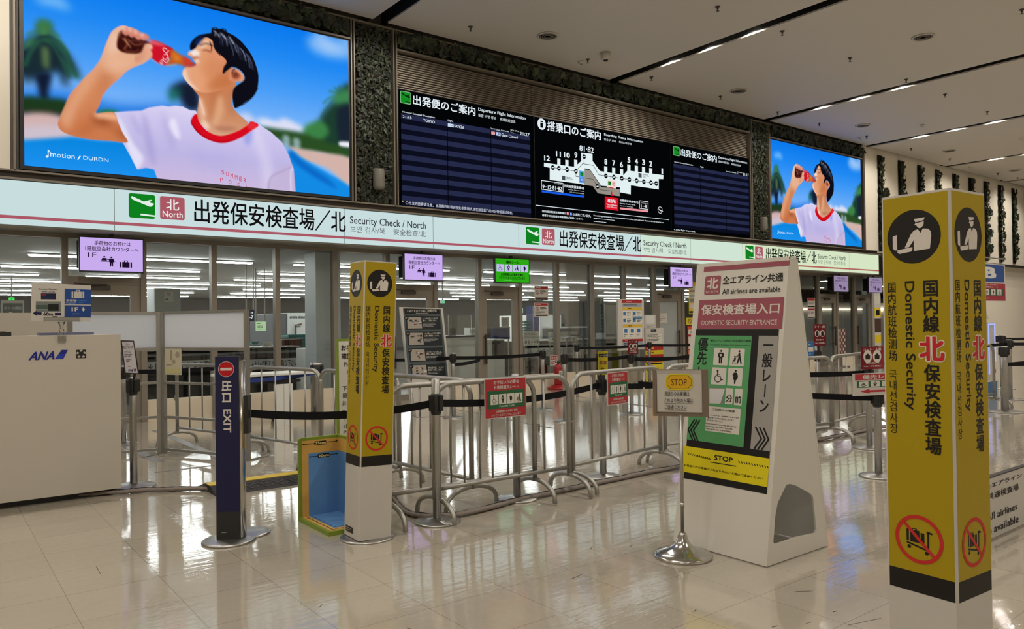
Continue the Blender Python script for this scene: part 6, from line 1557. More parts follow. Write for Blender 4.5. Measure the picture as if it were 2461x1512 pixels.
def tape(lab, a, b_, w):
    a = floor_at(*a); b_ = floor_at(*b_); d = (b_-a).normalized(); n_ = Vector((-d.y, d.x, 0))
    t = thing('floor_tape', lab, 'floor tape', (a+b_)/2)
    MB().obox((0, 0, 0.0008), d, n_, (0, 0, 1), (b_-a).length/2, w/2, 0.0007).build('strip', tapem, t)
tape('grey tape strip on the floor running under the white hoarding, far one', (372, 1034), (560, 1112), 0.10)
tape('grey tape strip on the floor left of the exit sign, near thin one', (372, 1136), (515, 1119), 0.045)
tape('grey tape strip on the floor beside the slim steel post', (291, 1066), (384, 1110), 0.12)
tape('long grey queue tape on the floor behind the front barriers', (1056, 976), (1330, 1030), 0.05)
tape('grey queue tape on the floor below the far belt posts', (1290, 958), (1580, 976), 0.05)
tape('grey queue tape on the floor right of the fire extinguisher', (1380, 952), (1640, 990), 0.04)

# ================================================================== DARK ILLUSTRATED BOARD
Yb = 10.2
q = [wall_at(*p, Yb) for p in ((963, 738), (1062, 741), (1088, 925), (990, 921))]
xL, xR = 5.72, 6.46
t = thing('illustrated_sign_board', 'white A-board with dark panels of security lane pictures', 'sign board', (6.1, Yb, 0))
wl = 0.64; 
# the board leans sideways in view because it is turned: front face from lower right to upper left
A_ = Vector((6.05, 10.35, 0)); B_ = Vector((6.72, 10.10, 0)); Tl = Vector((5.77, 10.55, 1.72)); Tr = Vector((6.41, 10.32, 1.70))
tl = wall_at(960, 738, 10.55); tr = wall_at(1064, 741, 10.30)
Ug = (tr-tl); Ug.z = 0; Ug.normalize(); ml = wall_at(986, 906, 10.42)
Vv = (tl-ml); Vv = (Vv-Ug*Vv.dot(Ug)).normalized()          # the face leans back and sits square
g = Gfx(ml, Ug, Vv, 0.0008)
cuv = [g.uv(960, 738), g.uv(1064, 741), g.uv(1080, 906), g.uv(986, 906)]
def ext(top, mid, zb=0.004):
    p, q = Vector(g.P(*top, 0)), Vector(g.P(*mid, 0)); k = (p.z-zb)/(p.z-q.z); return p+(q-p)*k
tl, tr = Vector(g.P(*cuv[0], 0)), Vector(g.P(*cuv[1], 0)); fl_, frr = ext(cuv[0], cuv[3]), ext(cuv[1], cuv[2])
Ub = Ug; back = Vector((-Ub.y, Ub.x, 0))
m = MB().use(white); m.hexa([fl_, frr, frr+back*0.03, fl_+back*0.03, tl, tr, tr+back*0.03, tl+back*0.03]); m.build('front_panel', None, t, True)
m = MB().use(white); m.hexa([fl_+back*0.55, frr+back*0.55, frr+back*0.58, fl_+back*0.58, tl+back*0.04, tr+back*0.04, tr+back*0.07, tl+back*0.07]); m.build('rear_panel', None, t, True)
m = MB().use(white)
for p0, p1 in ((fl_, tl), (frr, tr)): m.hexa([p0+back*0.03, p0+back*0.03+Ub*0.01, p0+back*0.55+Ub*0.01, p0+back*0.55, p1+back*0.03, p1+back*0.03+Ub*0.01, p1+back*0.04+Ub*0.01, p1+back*0.04])
m.build('side_panel', None, t, True)
cD = lambda x, y: (940+x/5.8167, 700+y/5.8167)
DG = S(76, 84, 86); DK2 = S(30, 38, 42)
g.polypx(mp_(cD, [(165, 240), (695, 250), (798, 1215), (240, 1190)]), DG, 1)
g.polypx(mp_(cD, [(182, 240), (672, 250), (680, 320), (192, 322)]), S(22, 22, 24), 2)
g.textpx('スマートレーンのご利用方法', cD(216, 256), cD(636, 292), WH, 0.02, 3); g.textpx('How to use Smart Lane', cD(348, 298), cD(520, 312), WH, 0, 3)
rows = (([(205, 340), (680, 350), (700, 535), (212, 540)], (222, 362, 418, 366, 434, 518, 232, 522), (440, 370, 650)), ([(215, 565), (705, 560), (720, 755), (240, 770)], (245, 582, 440, 582, 458, 748, 255, 752), (460, 580, 690)),
        ([(240, 800), (730, 785), (748, 975), (262, 992)], (270, 815, 465, 812, 482, 970, 278, 972), (488, 838, 712)), ([(262, 1035), (748, 1005), (770, 1190), (285, 1190)], (292, 1038, 488, 1030, 505, 1186, 300, 1190), (512, 1058, 735)))
jt = (('レーン内の空いている台を', '選んで、ご利用ください。'), ('トレイをレーン下から取り', '上着と荷物をトレイへ。'), ('トレイをレーンへ押し出し', '検査へお進みください。'), ('荷物を取り出し、トレイを', '返却口へお戻しください。'))
for i, (pl, im_, tx_) in enumerate(rows):
    g.polypx(mp_(cD, pl), DK2, 2); P = [(im_[k], im_[k+1]) for k in range(0, 8, 2)]; g.polypx(mp_(cD, P), S(160, 152, 142), 3)
    b = g.boxpx(cD(*P[0]), cD(*P[2])); bw, bh = b[2]-b[0], b[3]-b[1]; rn = random.Random(i)
    for k in range(9):
        u = b[0]+bw*rn.uniform(0.1, 0.8); v_ = b[1]+bh*rn.uniform(0.12, 0.7); g.rect(u, v_, u+bw*rn.uniform(0.06, 0.22), v_+bh*rn.uniform(0.05, 0.18), rn.choice([S(40, 40, 40), S(206, 200, 190), S(120, 60, 60), S(90, 90, 86)]), 4)
    x, y, xr = tx_; k0 = g.uv(*cD(P[0][0]-8, P[0][1]+14)); g.disc(k0[0], k0[1], 0.033, S(14, 14, 16), 4); g.lines(k0[0]-0.02, k0[1]-0.012, k0[0]+0.025, k0[1]+0.012, 2, WH, 5)
    for j in range(2): g.textpx(jt[i][j], cD(x+j*4, y+j*30), cD(xr-(j*12), y+22+j*30), WH, 0.012, 3)
    b = g.boxpx(cD(x+4, y+68), cD(xr-10, y+(130 if i < 2 else 96))); g.lines(*b, 4 if i < 2 else 2, S(160, 160, 156), 3)
g.build('printed_face', PRINT, t)

# ================================================================== FIRE EXTINGUISHER, POSTER STANDS, POSTERS
t = thing('fire_extinguisher', 'red fire extinguisher on a round red stand against the glass wall', 'fire extinguisher', (10.95, 12.6, 0))
redm = mat('extinguisher_red', S(150, 22, 28), 0.35)
MB().lathe([(0.24, 0.0), (0.24, 0.03), (0.17, 0.05), (0.15, 0.09), (0.0, 0.09)], n=24).build('stand', redm, t)
MB().lathe([(0.085, 0.09), (0.09, 0.11), (0.09, 0.46), (0.07, 0.52), (0.03, 0.55), (0.0, 0.55)], n=20).build('cylinder', redm, t)
m = MB().use(black); m.lathe([(0.02, 0.55), (0.03, 0.58), (0.02, 0.62)], n=12); m.box(-0.09, 0.05, -0.012, 0.012, 0.61, 0.625); m.box(-0.08, 0.05, -0.012, 0.012, 0.58, 0.592); m.build('valve_handle', None, t)
MB().tube([(0.02, 0, 0.58), (0.1, -0.02, 0.56), (0.13, -0.03, 0.4), (0.12, -0.04, 0.2)], 0.012, 8).build('hose', black, t)
g = Gfx((-0.06, -0.091, 0.2), (1, 0, 0), (0, 0, 1)); g.rect(0, 0, 0.12, 0.2, WH, 1); g.lines(0.01, 0.02, 0.11, 0.18, 6, K, 2); g.build('instruction_label', PRINT, t, False)
def poster(name, lab, tl, br, Y, parts, mt=white, cat='poster', group=None, stand=False):
    a = wall_at(*tl, Y); c = wall_at(*br, Y); w, h = c.x-a.x, a.z-c.z
    t = thing(name, lab, cat, ((a.x+c.x)/2, Y, c.z if not stand else 0), 0, group)
    MB().box(a.x, c.x, Y, Y+(0.05 if stand else 0.004), c.z, a.z).build('board', mt, t, True)
    if stand:
        m = MB().use(galv)
        for x in (a.x+0.12, c.x-0.12): m.box(x-0.025, x+0.025, Y+0.055, Y+0.095, 0.0, a.z-0.05); m.box(x-0.03, x+0.03, Y-0.18, Y+0.35, 0.0, 0.03)
        m.build('stand_frame', None, t, True)
    g = Gfx((a.x, Y-0.0008, c.z), (1, 0, 0), (0, 0, 1), 0.0008)
    for p in parts:
        u0, v0, u1, v1, col, kind = p[:6]; b = (w*u0, h*v0, w*u1, h*v1)
        if kind == 'r': g.rect(*b, col, p[6] if len(p) > 6 else 1)
        elif kind == 'l': g.lines(*b, p[6], col, 3)
        elif kind == 't': g.text(p[6], *b, col, 0.015, 3)
        elif kind == 'no':
            r = min(b[2]-b[0], b[3]-b[1])/2; cu, cv = (b[0]+b[2])/2, (b[1]+b[3])/2; g.ring(cu, cv, r*0.8, r, col, 3, 24); g.stroke([(cu-r*0.6, cv+r*0.6), (cu+r*0.6, cv-r*0.6)], r*0.2, col, 3)
    g.build('printed_face', PRINT, t); return t
RD = S(160, 36, 40); OY = S(212, 172, 40); PW = S(200, 196, 184); BLp = S(60, 110, 160); GR = S(90, 88, 84)
poster('glass_poster', 'no-entry notice sheet on the glass, upper of the pair right of the green monitor', (1284, 688), (1318, 722), 12.838, [(0.04, 0.80, 0.96, 0.97, RD, 'r'), (0.08, 0.84, 0.9, 0.94, PW, 'l', 1), (0.06, 0.42, 0.36, 0.72, S(110, 30, 34), 'no'), (0.42, 0.44, 0.92, 0.74, K, 'l', 4), (0.06, 0.03, 0.94, 0.2, S(70, 66, 56), 'r')], group='no-entry notices on the glass')
poster('glass_poster', 'no-entry notice sheet on the glass, lower of the pair right of the green monitor', (1284, 728), (1318, 761), 12.838, [(0.04, 0.80, 0.96, 0.97, RD, 'r'), (0.08, 0.84, 0.9, 0.94, PW, 'l', 1), (0.06, 0.42, 0.36, 0.72, S(110, 30, 34), 'no'), (0.42, 0.46, 0.92, 0.72, K, 'l', 3), (0.06, 0.2, 0.94, 0.4, GR, 'l', 3), (0.06, 0.04, 0.94, 0.14, S(60, 40, 36), 'r')], group='no-entry notices on the glass')
poster('extinguisher_notice', 'small red and white notice on the mullion above the fire extinguisher', (1322, 855), (1342, 878), 12.774, [(0.04, 0.58, 0.96, 0.96, RD, 'r'), (0.1, 0.64, 0.9, 0.9, PW, 't', '消火器'), (0.1, 0.1, 0.9, 0.48, S(170, 90, 90), 'l', 2)])
cP = lambda x, y: (1470+x/6.3, 700+y/6.3)
big = []
big += [(0.14, 0.925, 0.92, 0.985, RD, 'r'), (0.3, 0.945, 0.8, 0.97, S(210, 150, 150), 'l', 1), (0.14, 0.85, 0.92, 0.915, S(150, 160, 170), 'r'), (0.2, 0.86, 0.9, 0.905, S(70, 70, 80), 'l', 2), (0.16, 0.79, 0.92, 0.84, OY, 'r'), (0.36, 0.805, 0.66, 0.83, K, 'l', 1)]
for c in range(2):
    for r in range(2): big += [(0.17+0.38*c, 0.52+0.13*r, 0.53+0.38*c, 0.64+0.13*r, S(214, 210, 200), 'r'), (0.19+0.38*c, 0.55+0.13*r, 0.29+0.38*c, 0.62+0.13*r, BLp, 'r', 2), (0.33+0.38*c, 0.54+0.13*r, 0.52+0.38*c, 0.63+0.13*r, GR, 'l', 3)]
big += [(0.56, 0.60, 0.92, 0.66, S(80, 130, 170), 'r', 2), (0.17, 0.45, 0.92, 0.50, OY, 'r'), (0.38, 0.465, 0.7, 0.49, K, 'l', 1)]
for c in range(3): big += [(0.17+0.25*c, 0.24, 0.41+0.25*c, 0.44, S(214, 210, 200), 'r'), (0.22+0.25*c, 0.34, 0.34+0.25*c, 0.42, BLp, 'r', 2), (0.19+0.25*c, 0.26, 0.38+0.25*c, 0.32, GR, 'l', 2)]
big += [(0.15, 0.165, 0.93, 0.215, RD, 'r'), (0.25, 0.18, 0.85, 0.2, S(210, 150, 150), 'l', 1), (0.15, 0.08, 0.93, 0.16, S(140, 160, 176), 'r'), (0.2, 0.09, 0.7, 0.15, K, 'l', 2)]
poster('poster_stand', 'tall white poster stand with colourful security instructions before the glass', (1485, 719), (1549, 840), 12.2, big, stand=True, cat='poster stand')
poster('knife_poster', 'white poster showing a dark knife shape beside the tall poster stand', (1550, 757), (1576, 788), 12.55, [(0.1, 0.3, 0.9, 0.95, S(206, 204, 198), 'r'), (0.2, 0.05, 0.8, 0.15, K, 'l', 1)], stand=True)
poster('door_notice', 'pale notice sheet on the frosted door', (1579, 753), (1604, 776), 12.838, [(0.1, 0.2, 0.9, 0.7, S(150, 146, 138), 'l', 3), (0.1, 0.8, 0.9, 0.9, S(150, 146, 138), 'l', 1)])
poster('rules_poster', 'white rules poster with a small dark heading standing right of the poster stand', (1551, 789), (1595, 829), 12.35, [(0.3, 0.78, 0.6, 0.92, S(40, 44, 60), 'r'), (0.34, 0.81, 0.56, 0.89, PW, 'l', 1), (0.06, 0.08, 0.94, 0.70, S(176, 172, 164), 'r'), (0.08, 0.1, 0.92, 0.68, S(204, 200, 190), 'r', 2), (0.1, 0.14, 0.88, 0.64, GR, 'l', 6)])
warn = [(0, 0.86, 1, 0.98, RD, 'r'), (0.06, 0.88, 0.94, 0.96, S(220, 170, 90), 'l', 1), (0, 0.74, 1, 0.86, S(206, 186, 40), 'r'), (0.06, 0.76, 0.9, 0.84, S(120, 60, 20), 'l', 1), (0, 0.53, 1, 0.74, RD, 'r')]
for c in range(4): warn += [(0.05+0.235*c, 0.55, 0.26+0.235*c, 0.65, PW, 'r', 2), (0.1+0.235*c, 0.57, 0.2+0.235*c, 0.63, RD, 'r', 3)]
warn += [(0.04, 0.47, 0.94, 0.51, K, 'r'), (0.06, 0.40, 0.4, 0.45, BLp, 'r'), (0.06, 0.28, 0.94, 0.38, K, 'l', 2), (0.03, 0.18, 0.97, 0.27, S(150, 160, 160), 'r'), (0.03, 0.03, 0.97, 0.16, S(210, 150, 80), 'r'), (0.1, 0.05, 0.9, 0.13, PW, 'r', 2)]
poster('warning_banner', 'red and yellow prohibited items banner standing before the frosted door', (1551, 831), (1595, 914), 12.3, warn, mt=yelp)
for i, (tl, br, lab) in enumerate((((1655, 678), (1690, 755), 'upper yellow and white prohibited items poster beside the tall white sign'), ((1649, 764), (1690, 780), 'yellow strip notice with a no symbol beside the tall white sign'), ((1652, 783), (1690, 852), 'lower red and white prohibited items poster beside the tall white sign'))):
    parts = ([(0.0, 0.9, 1, 1, OY, 'r'), (0.1, 0.8, 0.9, 0.88, PW, 'r'), (0.05, 0.66, 0.95, 0.78, PW, 'r'), (0.1, 0.68, 0.9, 0.76, S(140, 70, 60), 'l', 2), (0.05, 0.5, 0.95, 0.64, PW, 'r'), (0.1, 0.52, 0.9, 0.62, K, 'l', 2), (0.05, 0.36, 0.95, 0.48, S(130, 130, 128), 'r'), (0.05, 0.16, 0.95, 0.35, S(214, 178, 120), 'r'), (0.1, 0.18, 0.8, 0.30, PW, 'r', 2), (0, 0.03, 1, 0.1, S(60, 50, 30), 'r')],
             [(0.06, 0.15, 0.36, 0.9, S(120, 50, 30), 'no'), (0.42, 0.2, 0.95, 0.85, K, 'l', 2)],
             [(0.0, 0.88, 1, 0.97, S(200, 80, 40), 'r'), (0.05, 0.70, 0.95, 0.87, PW, 'r'), (0.2, 0.73, 0.8, 0.83, K, 'l', 2), (0, 0.64, 1, 0.69, RD, 'r'), (0.05, 0.4, 0.95, 0.63, PW, 'r'), (0.2, 0.44, 0.8, 0.58, K, 'l', 2), (0.05, 0.2, 0.95, 0.38, PW, 'r'), (0.2, 0.24, 0.6, 0.34, S(190, 90, 60), 'r', 2), (0.05, 0.03, 0.95, 0.17, S(206, 150, 90), 'r')])[i]
    poster('prohibited_items_poster', lab, tl, br, 12.838, parts, mt=(yelp if i < 2 else redp), group='prohibited items posters')
poster('glass_poster', 'notice sheets on the glass right of the tall white sign, upper one', (1941, 716), (1959, 739), 12.838, [(0.05, 0.7, 0.95, 0.95, RD, 'r'), (0.1, 0.3, 0.9, 0.6, GR, 'l', 3), (0.05, 0.03, 0.95, 0.14, K, 'r')], group='no-entry notices on the glass')
poster('glass_poster', 'notice sheet with red heading on the glass right of the tall white sign, lower one', (1941, 741), (1959, 765), 12.838, [(0.05, 0.8, 0.95, 0.97, RD, 'r'), (0.06, 0.4, 0.4, 0.7, S(110, 30, 34), 'no'), (0.45, 0.4, 0.9, 0.7, K, 'l', 3), (0.05, 0.03, 0.95, 0.12, K, 'r')], group='no-entry notices on the glass')
poster('blue_queue_notice', 'blue notice with a white shoe symbol at the right edge of the tall white sign', (1940, 822), (1957, 855), 5.6, [(0.0, 0.0, 1, 1, S(40, 100, 160), 'r'), (0.15, 0.3, 0.85, 0.62, PW, 'r', 2), (0.1, 0.75, 0.9, 0.85, PW, 'l', 1), (0.2, 0.1, 0.8, 0.18, PW, 'l', 1)], stand=True)
poster('patterned_banner', 'narrow banner with a dark red lattice pattern behind the belts at right', (2017, 790), (2033, 852), 12.2, [(0, 0, 1, 1, S(110, 84, 80), 'r')]+[(0.04+0.24*(k % 4), 0.04+0.12*(k//4), 0.2+0.24*(k % 4), 0.13+0.12*(k//4), S(196, 180, 168) if (k+k//4) % 2 else S(90, 40, 44), 'r', 2) for k in range(32)], stand=True)
poster('yellow_poster', 'yellow and black poster seen left of the right yellow pillar', (2101, 705), (2118, 830), 12.2, [(0, 0.8, 1, 0.95, PW, 'r'), (0, 0.55, 1, 0.72, S(214, 184, 30), 'r'), (0.2, 0.58, 0.8, 0.68, K, 'r', 2), (0, 0.25, 1, 0.52, S(70, 50, 40), 'r'), (0, 0.05, 1, 0.2, S(214, 184, 30), 'r')], stand=True)

# ================================================================== RIGHT HAND QUEUE
RP = (6.93, 3.53)
t = post('belt_post', 'steel post with a white priority lane card, left of the right yellow pillar', *RP, h=0.80, r=0.17, belts=[((5.3, 5.02), 0.86, 0.72, 0.02)], headz=0.72)
t, g, w, h = plate('priority_lane_card', 'white card with red arrow on the post left of the right yellow pillar', 'sign', (6.88, 3.46, 0.755), 0.62, 0.20, (0.93, -0.36, 0), white, 0.012)
g.rect(w*0.03, h*0.70, w*0.97, h*0.97, S(166, 50, 60), 1); g.text('優先レーン', w*0.16, h*0.74, w*0.8, h*0.93, WH, 0.02); g.rect(w*0.06, h*0.36, w*0.94, h*0.66, S(38, 92, 58), 1)
for i, fn in enumerate(FOURPICS):
    b = (w*(0.1+0.2*i), h*0.39, w*(0.26+0.2*i), h*0.63); g.rect(*b, WH, 2); fn(g, (b[0]+0.008, b[1]+0.004, b[2]-0.008, b[3]-0.004), K, 3, WH)
g.poly([(w*0.12, h*0.19), (w*0.28, h*0.30), (w*0.28, h*0.235), (w*0.9, h*0.235), (w*0.9, h*0.145), (w*0.28, h*0.145), (w*0.28, h*0.08)], S(170, 40, 50), 1)
g.build('printed_face', PRINT, t)
post('belt_post', 'steel belt post base partly hidden behind the right yellow pillar', 7.2, 3.3, h=0.8, r=0.15)
# sign with the letter B beyond the pillar
t = thing('lane_sign', 'blue sign with a large white letter B above a red priority strip', 'sign', (16.1, 6.0, 0))
MB().use(white).box(15.42, 16.87, 6.0, 6.04, 1.75, 2.47).build('panel', None, t, True)
g = Gfx((15.42, 5.9985, 1.75), (1, 0, 0), (0, 0, 1)); w, h = 1.45, 0.72
g.rect(0.03, h*0.51, w-0.05, h*0.97, S(44, 76, 140), 1); g.text('B', w*0.29, h*0.60, w*0.70, h*0.90, S(206, 206, 204), 0.05)
g.rect(0.01, 0.01, w-0.01, h*0.47, S(156, 50, 64), 1); g.rect(0.05, h*0.14, w-0.08, h*0.33, S(60, 84, 70), 2)
for i, fn in enumerate(FOURPICS): b = (w*(0.12+0.2*i), h*0.155, w*(0.26+0.2*i), h*0.315); g.rect(*b, WH, 3); fn(g, (b[0]+0.03, b[1]+0.01, b[2]-0.03, b[3]-0.01), K, 4, WH)
g.text('お手伝いが必要な', w*0.2, h*0.415, w*0.75, h*0.455, WH, 0.01); g.text('お客様優先レーン', w*0.2, h*0.35, w*0.75, h*0.395, WH, 0.01); g.lines(w*0.15, h*0.05, w*0.8, h*0.1, 1, S(206, 160, 160))
g.build('printed_face', PRINT, t)
m = MB().use(galv); m.tube([(15.3, 6.02, 2.58), (16.95, 6.02, 2.58)], 0.012, 8); m.tube([(15.5, 6.06, 0.0), (15.5, 6.06, 2.6)], 0.03, 10)
for x in (15.6, 16.7): m.tube([(x, 6.02, 2.47), (x, 6.02, 2.58)], 0.006, 6)
m.box(15.2, 15.8, 5.8, 6.3, 0, 0.02); m.build('support_pole', None, t, True)
# self-service kiosk with glowing edge
t = thing('kiosk', 'white kiosk with a blue glowing edge beyond the right yellow pillar', 'kiosk', (16.3, 6.3, 0))
kx0, kx1 = wx(2376, 6.3), wx(2393, 6.3)
MB().box(kx0, kx1, 6.3, 6.7, 0.0, 1.33, 0.03).build('cabinet', white, t, True)
MB().hexa([(kx0-0.1, 6.35, 1.40), (kx1-0.15, 6.35, 1.40), (kx1-0.15, 6.6, 1.40), (kx0-0.1, 6.6, 1.40), (kx0-0.1, 6.4, 1.72), (kx1-0.22, 6.4, 1.72), (kx1-0.22, 6.55, 1.72), (kx0-0.1, 6.55, 1.72)]).build('display_head', white, t, True)
MB().box((kx0+kx1)/2-0.08, (kx0+kx1)/2+0.02, 6.42, 6.52, 1.33, 1.40).build('neck', aludark, t, True)
bl_ = emis('blue_edge_light', (0.35, 0.42, 1.0, 1), 1.2)
m = MB().use(bl_); z0_, z1_ = 0.30, 1.31
m.box(kx0+0.01, kx0+0.035, 6.285, 6.299, z0_, z1_); m.box(kx1-0.035, kx1-0.01, 6.285, 6.299, 0.55, z1_); m.box(kx0+0.035, kx1-0.035, 6.285, 6.299, z1_-0.03, z1_); m.build('edge_light', None, t, True)
MB().box(kx1-0.03, kx1+0.16, 6.20, 6.28, 0.93, 1.06).build('scanner_tray', black, t, True)
t = thing('info_card_stand', 'white stand with a plain blue panel at the edge of the right yellow pillar', 'sign', (13.0, 5.6, 0))
a, c = wall_at(2374, 918, 5.6), wall_at(2400, 979, 5.6)
MB().box(a.x, c.x, 5.6, 5.63, c.z, a.z).build('panel', white, t, True); m = MB().use(galv); m.tube([(a.x+0.15, 5.65, 0.01), (a.x+0.15, 5.65, c.z+0.3)], 0.025, 8); m.box(a.x-0.05, a.x+0.35, 5.55, 5.85, 0, 0.02); m.build('support', None, t, True)
g = Gfx((a.x, 5.5985, c.z), (1, 0, 0), (0, 0, 1)); g.rect(0, (a.z-c.z)*0.40, (c.x-a.x)*0.86, (a.z-c.z)*0.99, S(70, 110, 150), 1); g.build('printed_face', PRINT, t)
Q1 = (13.0, 4.66); Q2 = (15.0, 5.3); Q3 = (17.2, 6.2)
post('belt_post', 'front steel belt post in the cluster right of the right yellow pillar', *Q1, h=1.0, r=0.25, belts=[((16.0, 4.3), 0.78, 0.72, 0.01), ((15.6, 4.0), 0.70, 0.72, 0.01)], headz=0.92, rp=0.05)
post('belt_post', 'second steel belt post in the cluster right of the right yellow pillar', *Q2, h=1.05, r=0.22, belts=[((18.5, 5.3), 0.98), ((13.2, 5.9), 0.96)], headz=0.97, rp=0.045)
post('belt_post', 'third steel belt post in the cluster right of the right yellow pillar', *Q3, h=1.08, r=0.22, belts=[((20.5, 6.4), 1.0)], headz=1.0, rp=0.045)
# white board low at the right edge
t = thing('floor_sign', 'low white board reading all airlines are available, at the right picture edge', 'sign', (5.9, 2.07, 0))
xw0, xw1 = 4.95, 6.55
MB().use(white).box(xw0, xw1, 2.06, 2.085, 0.012, 0.405).build('board', None, t, True)
m = MB().use(black); m.box(xw0, xw1, 2.055, 2.09, 0.405, 0.412)
for x in (xw0+0.1, xw1-0.13): m.box(x, x+0.03, 1.99, 2.25, 0.0, 0.012)
m.build('edge_strip', None, t, True)
cW = lambda x, y: (2350+x/6.874, 1100+y/6.874)
g = Gfx((0, 2.0592, 0), (1, 0, 0), (0, 0, 1), 0.0006)
def back_ext(px_l, px_r, vis, tot): return px_r-(px_r-px_l)*tot/vis
ua, va = g.uv(*cW(216, 418)); ub, vb = g.uv(*cW(728, 465)); full = ub-(ub-ua)*6.0/5.0
g.text('全エアライン', full, g.uv(*cW(216, 500))[1], ub, va, BK, 0.012)
ua, va = g.uv(*cW(216, 582)); ub, vb = g.uv(*cW(675, 655)); full = ub-(ub-ua)*5.0/4.5
g.text('共通検査場', full, g.uv(*cW(216, 696))[1], ub, va, BK, 0.012)
ua, va = g.uv(*cW(216, 912)); ub, _ = g.uv(*cW(655, 970)); g.text('All airlines', ub-(ub-ua)*1.16, g.uv(*cW(216, 1030))[1], ub, va, BK, 0.008)
ua, va = g.uv(*cW(272, 1110)); ub, _ = g.uv(*cW(675, 1165)); g.text('are available', ub-(ub-ua)*1.5, g.uv(*cW(272, 1235))[1], ub, va, BK, 0.008)
g.build('printed_face', PRINT, t)

# ================================================================== INSIDE THE SECURITY HALL
def ibox(name, lab, cat, tl, br, Y, depth, m, group=None, z0=None, part='body', bev=0.01, stand=False, hang=False):
    a = wall_at(*tl, Y); c = wall_at(*br, Y); lo = c.z if z0 is None else z0
    t = thing(name, lab, cat, ((a.x+c.x)/2, Y+depth/2, lo), 0, group)
    b = MB().use(m); b.box(a.x, c.x, Y, Y+depth, lo, a.z, bev); b.build(part, None, t, True)
    if stand or hang:
        q = MB().use(alu); z0_, z1_ = (0.0, lo) if stand else (a.z, 2.78)
        for x in (a.x+0.06*(c.x-a.x), c.x-0.06*(c.x-a.x)): q.box(x-0.012, x+0.012, Y+depth*0.4, Y+depth*0.4+0.02, z0_, z1_)
        q.build('support_leg' if stand else 'ceiling_rod', None, t, True)
    return t, a, c, Gfx((a.x, Y-0.002, lo), (1, 0, 0), (0, 0, 1), 0.0012), c.x-a.x, a.z-lo
offw = mat('machine_white', S(214, 214, 208), 0.4)
mgrey = mat('machine_grey', S(92, 96, 100), 0.45)
teal = mat('teal_tray_plastic', S(46, 128, 128), 0.45)
nvy = mat('navy_partition_cloth', S(34, 44, 92), 0.7)
brn = mat('brown_wood', S(110, 66, 42), 0.55)
paper = mat('white_paper', S(212, 210, 202), 0.6)
# tray conveyor with the paper strip of instructions
def conveyor(lab, px0, px1, Y, txt, ytop, ystrip0, ystrip1):
    t, a, c, g, w, h = ibox('tray_conveyor', lab, 'conveyor', (px0, ytop), (px1, 930), Y, 1.3, blackm, 'black tray conveyors', 0.0)
    MB().use(mgrey).box(a.x, c.x, Y-0.03, Y, a.z-0.10, a.z-0.06).build('side_rail', None, t, True)
    zt = wall_at((px0+px1)/2, ystrip0, Y).z; zb = wall_at((px0+px1)/2, ystrip1, Y).z
    g.rect(0.0, zb, w, zt, S(170, 172, 172), 1); n = max(1, round(w/2.1))
    for i in range(n): g.text(txt, w*(i+0.06)/n, zb+(zt-zb)*0.18, w*(i+0.94)/n, zt-(zt-zb)*0.16, K, 0.02, 2)
    g.build('paper_strip', PRINT, t)
    m = MB().use(galv)
    for k in range(14): x = a.x+w*(k+0.5)/14; m.tube([(x, Y+0.05, a.z+0.005), (x, Y+1.2, a.z+0.005)], 0.02, 8)
    m.build('rollers', None, t, True)
conveyor('black tray conveyor with paper strip behind the glass, right of the exit sign', 596, 728, 14.6, '↓トレイを下からお取り下さい↓', 838, 862, 886)
conveyor('black tray conveyor with paper strip behind the glass, under the white hoarding', 340, 588, 14.8, '↓トレイを下からお取り下さい↓', 846, 866, 888)
conveyor('black tray conveyor behind the glass, between green monitor and poster stand', 1258, 1500, 15.2, '↓トレイを下からお取り下さい↓', 822, 833, 853)
# scanners
t, a, c, g, w, h = ibox('baggage_scanner', 'white baggage scanner with maker lettering behind the glass, right of the exit sign', 'scanner', (690, 752), (790, 850), 17.0, 2.2, offw, 'white baggage scanners', 0.0)
MB().use(mgrey).box(a.x-0.18, a.x, 17.0, 19.0, 0.3, a.z-0.02, 0.03).build('dark_side', None, t, True)
MB().use(black).box(c.x-0.45, c.x-0.03, 16.97, 17.0, h*0.45, h*0.62).build('tunnel_opening', None, t, True)
MB().use(brn).tube([(a.x+0.18, 16.95, 0.9), (a.x+0.18, 16.95, a.z-0.28), (a.x+0.32, 16.95, a.z-0.26)], 0.02, 8).build('hand_rail', None, t, True)
g.text('smiths detection', w*0.06, h*0.925, w*0.52, h*0.965, S(50, 54, 58), 0.02); g.lines(w*0.45, h*0.78, w*0.6, h*0.83, 1, S(60, 60, 60)); g.build('maker_lettering', PRINT, t)
t, a, c, g, w, h = ibox('baggage_scanner', 'white baggage scanner behind the glass, below the lower no-entry notice', 'scanner', (1297, 757), (1350, 830), 17.4, 2.0, offw, 'white baggage scanners', 0.0)
MB().use(mgrey).box(a.x+0.1, c.x+0.9, 17.3, 17.42, a.z-0.75, a.z-0.40, 0.02).build('tunnel_opening', None, t, True)
MB().use(offw).box(a.x+0.2, c.x+0.9, 17.1, 17.5, a.z-0.40, a.z-0.36, 0.01).build('top_shelf', None, t, True)
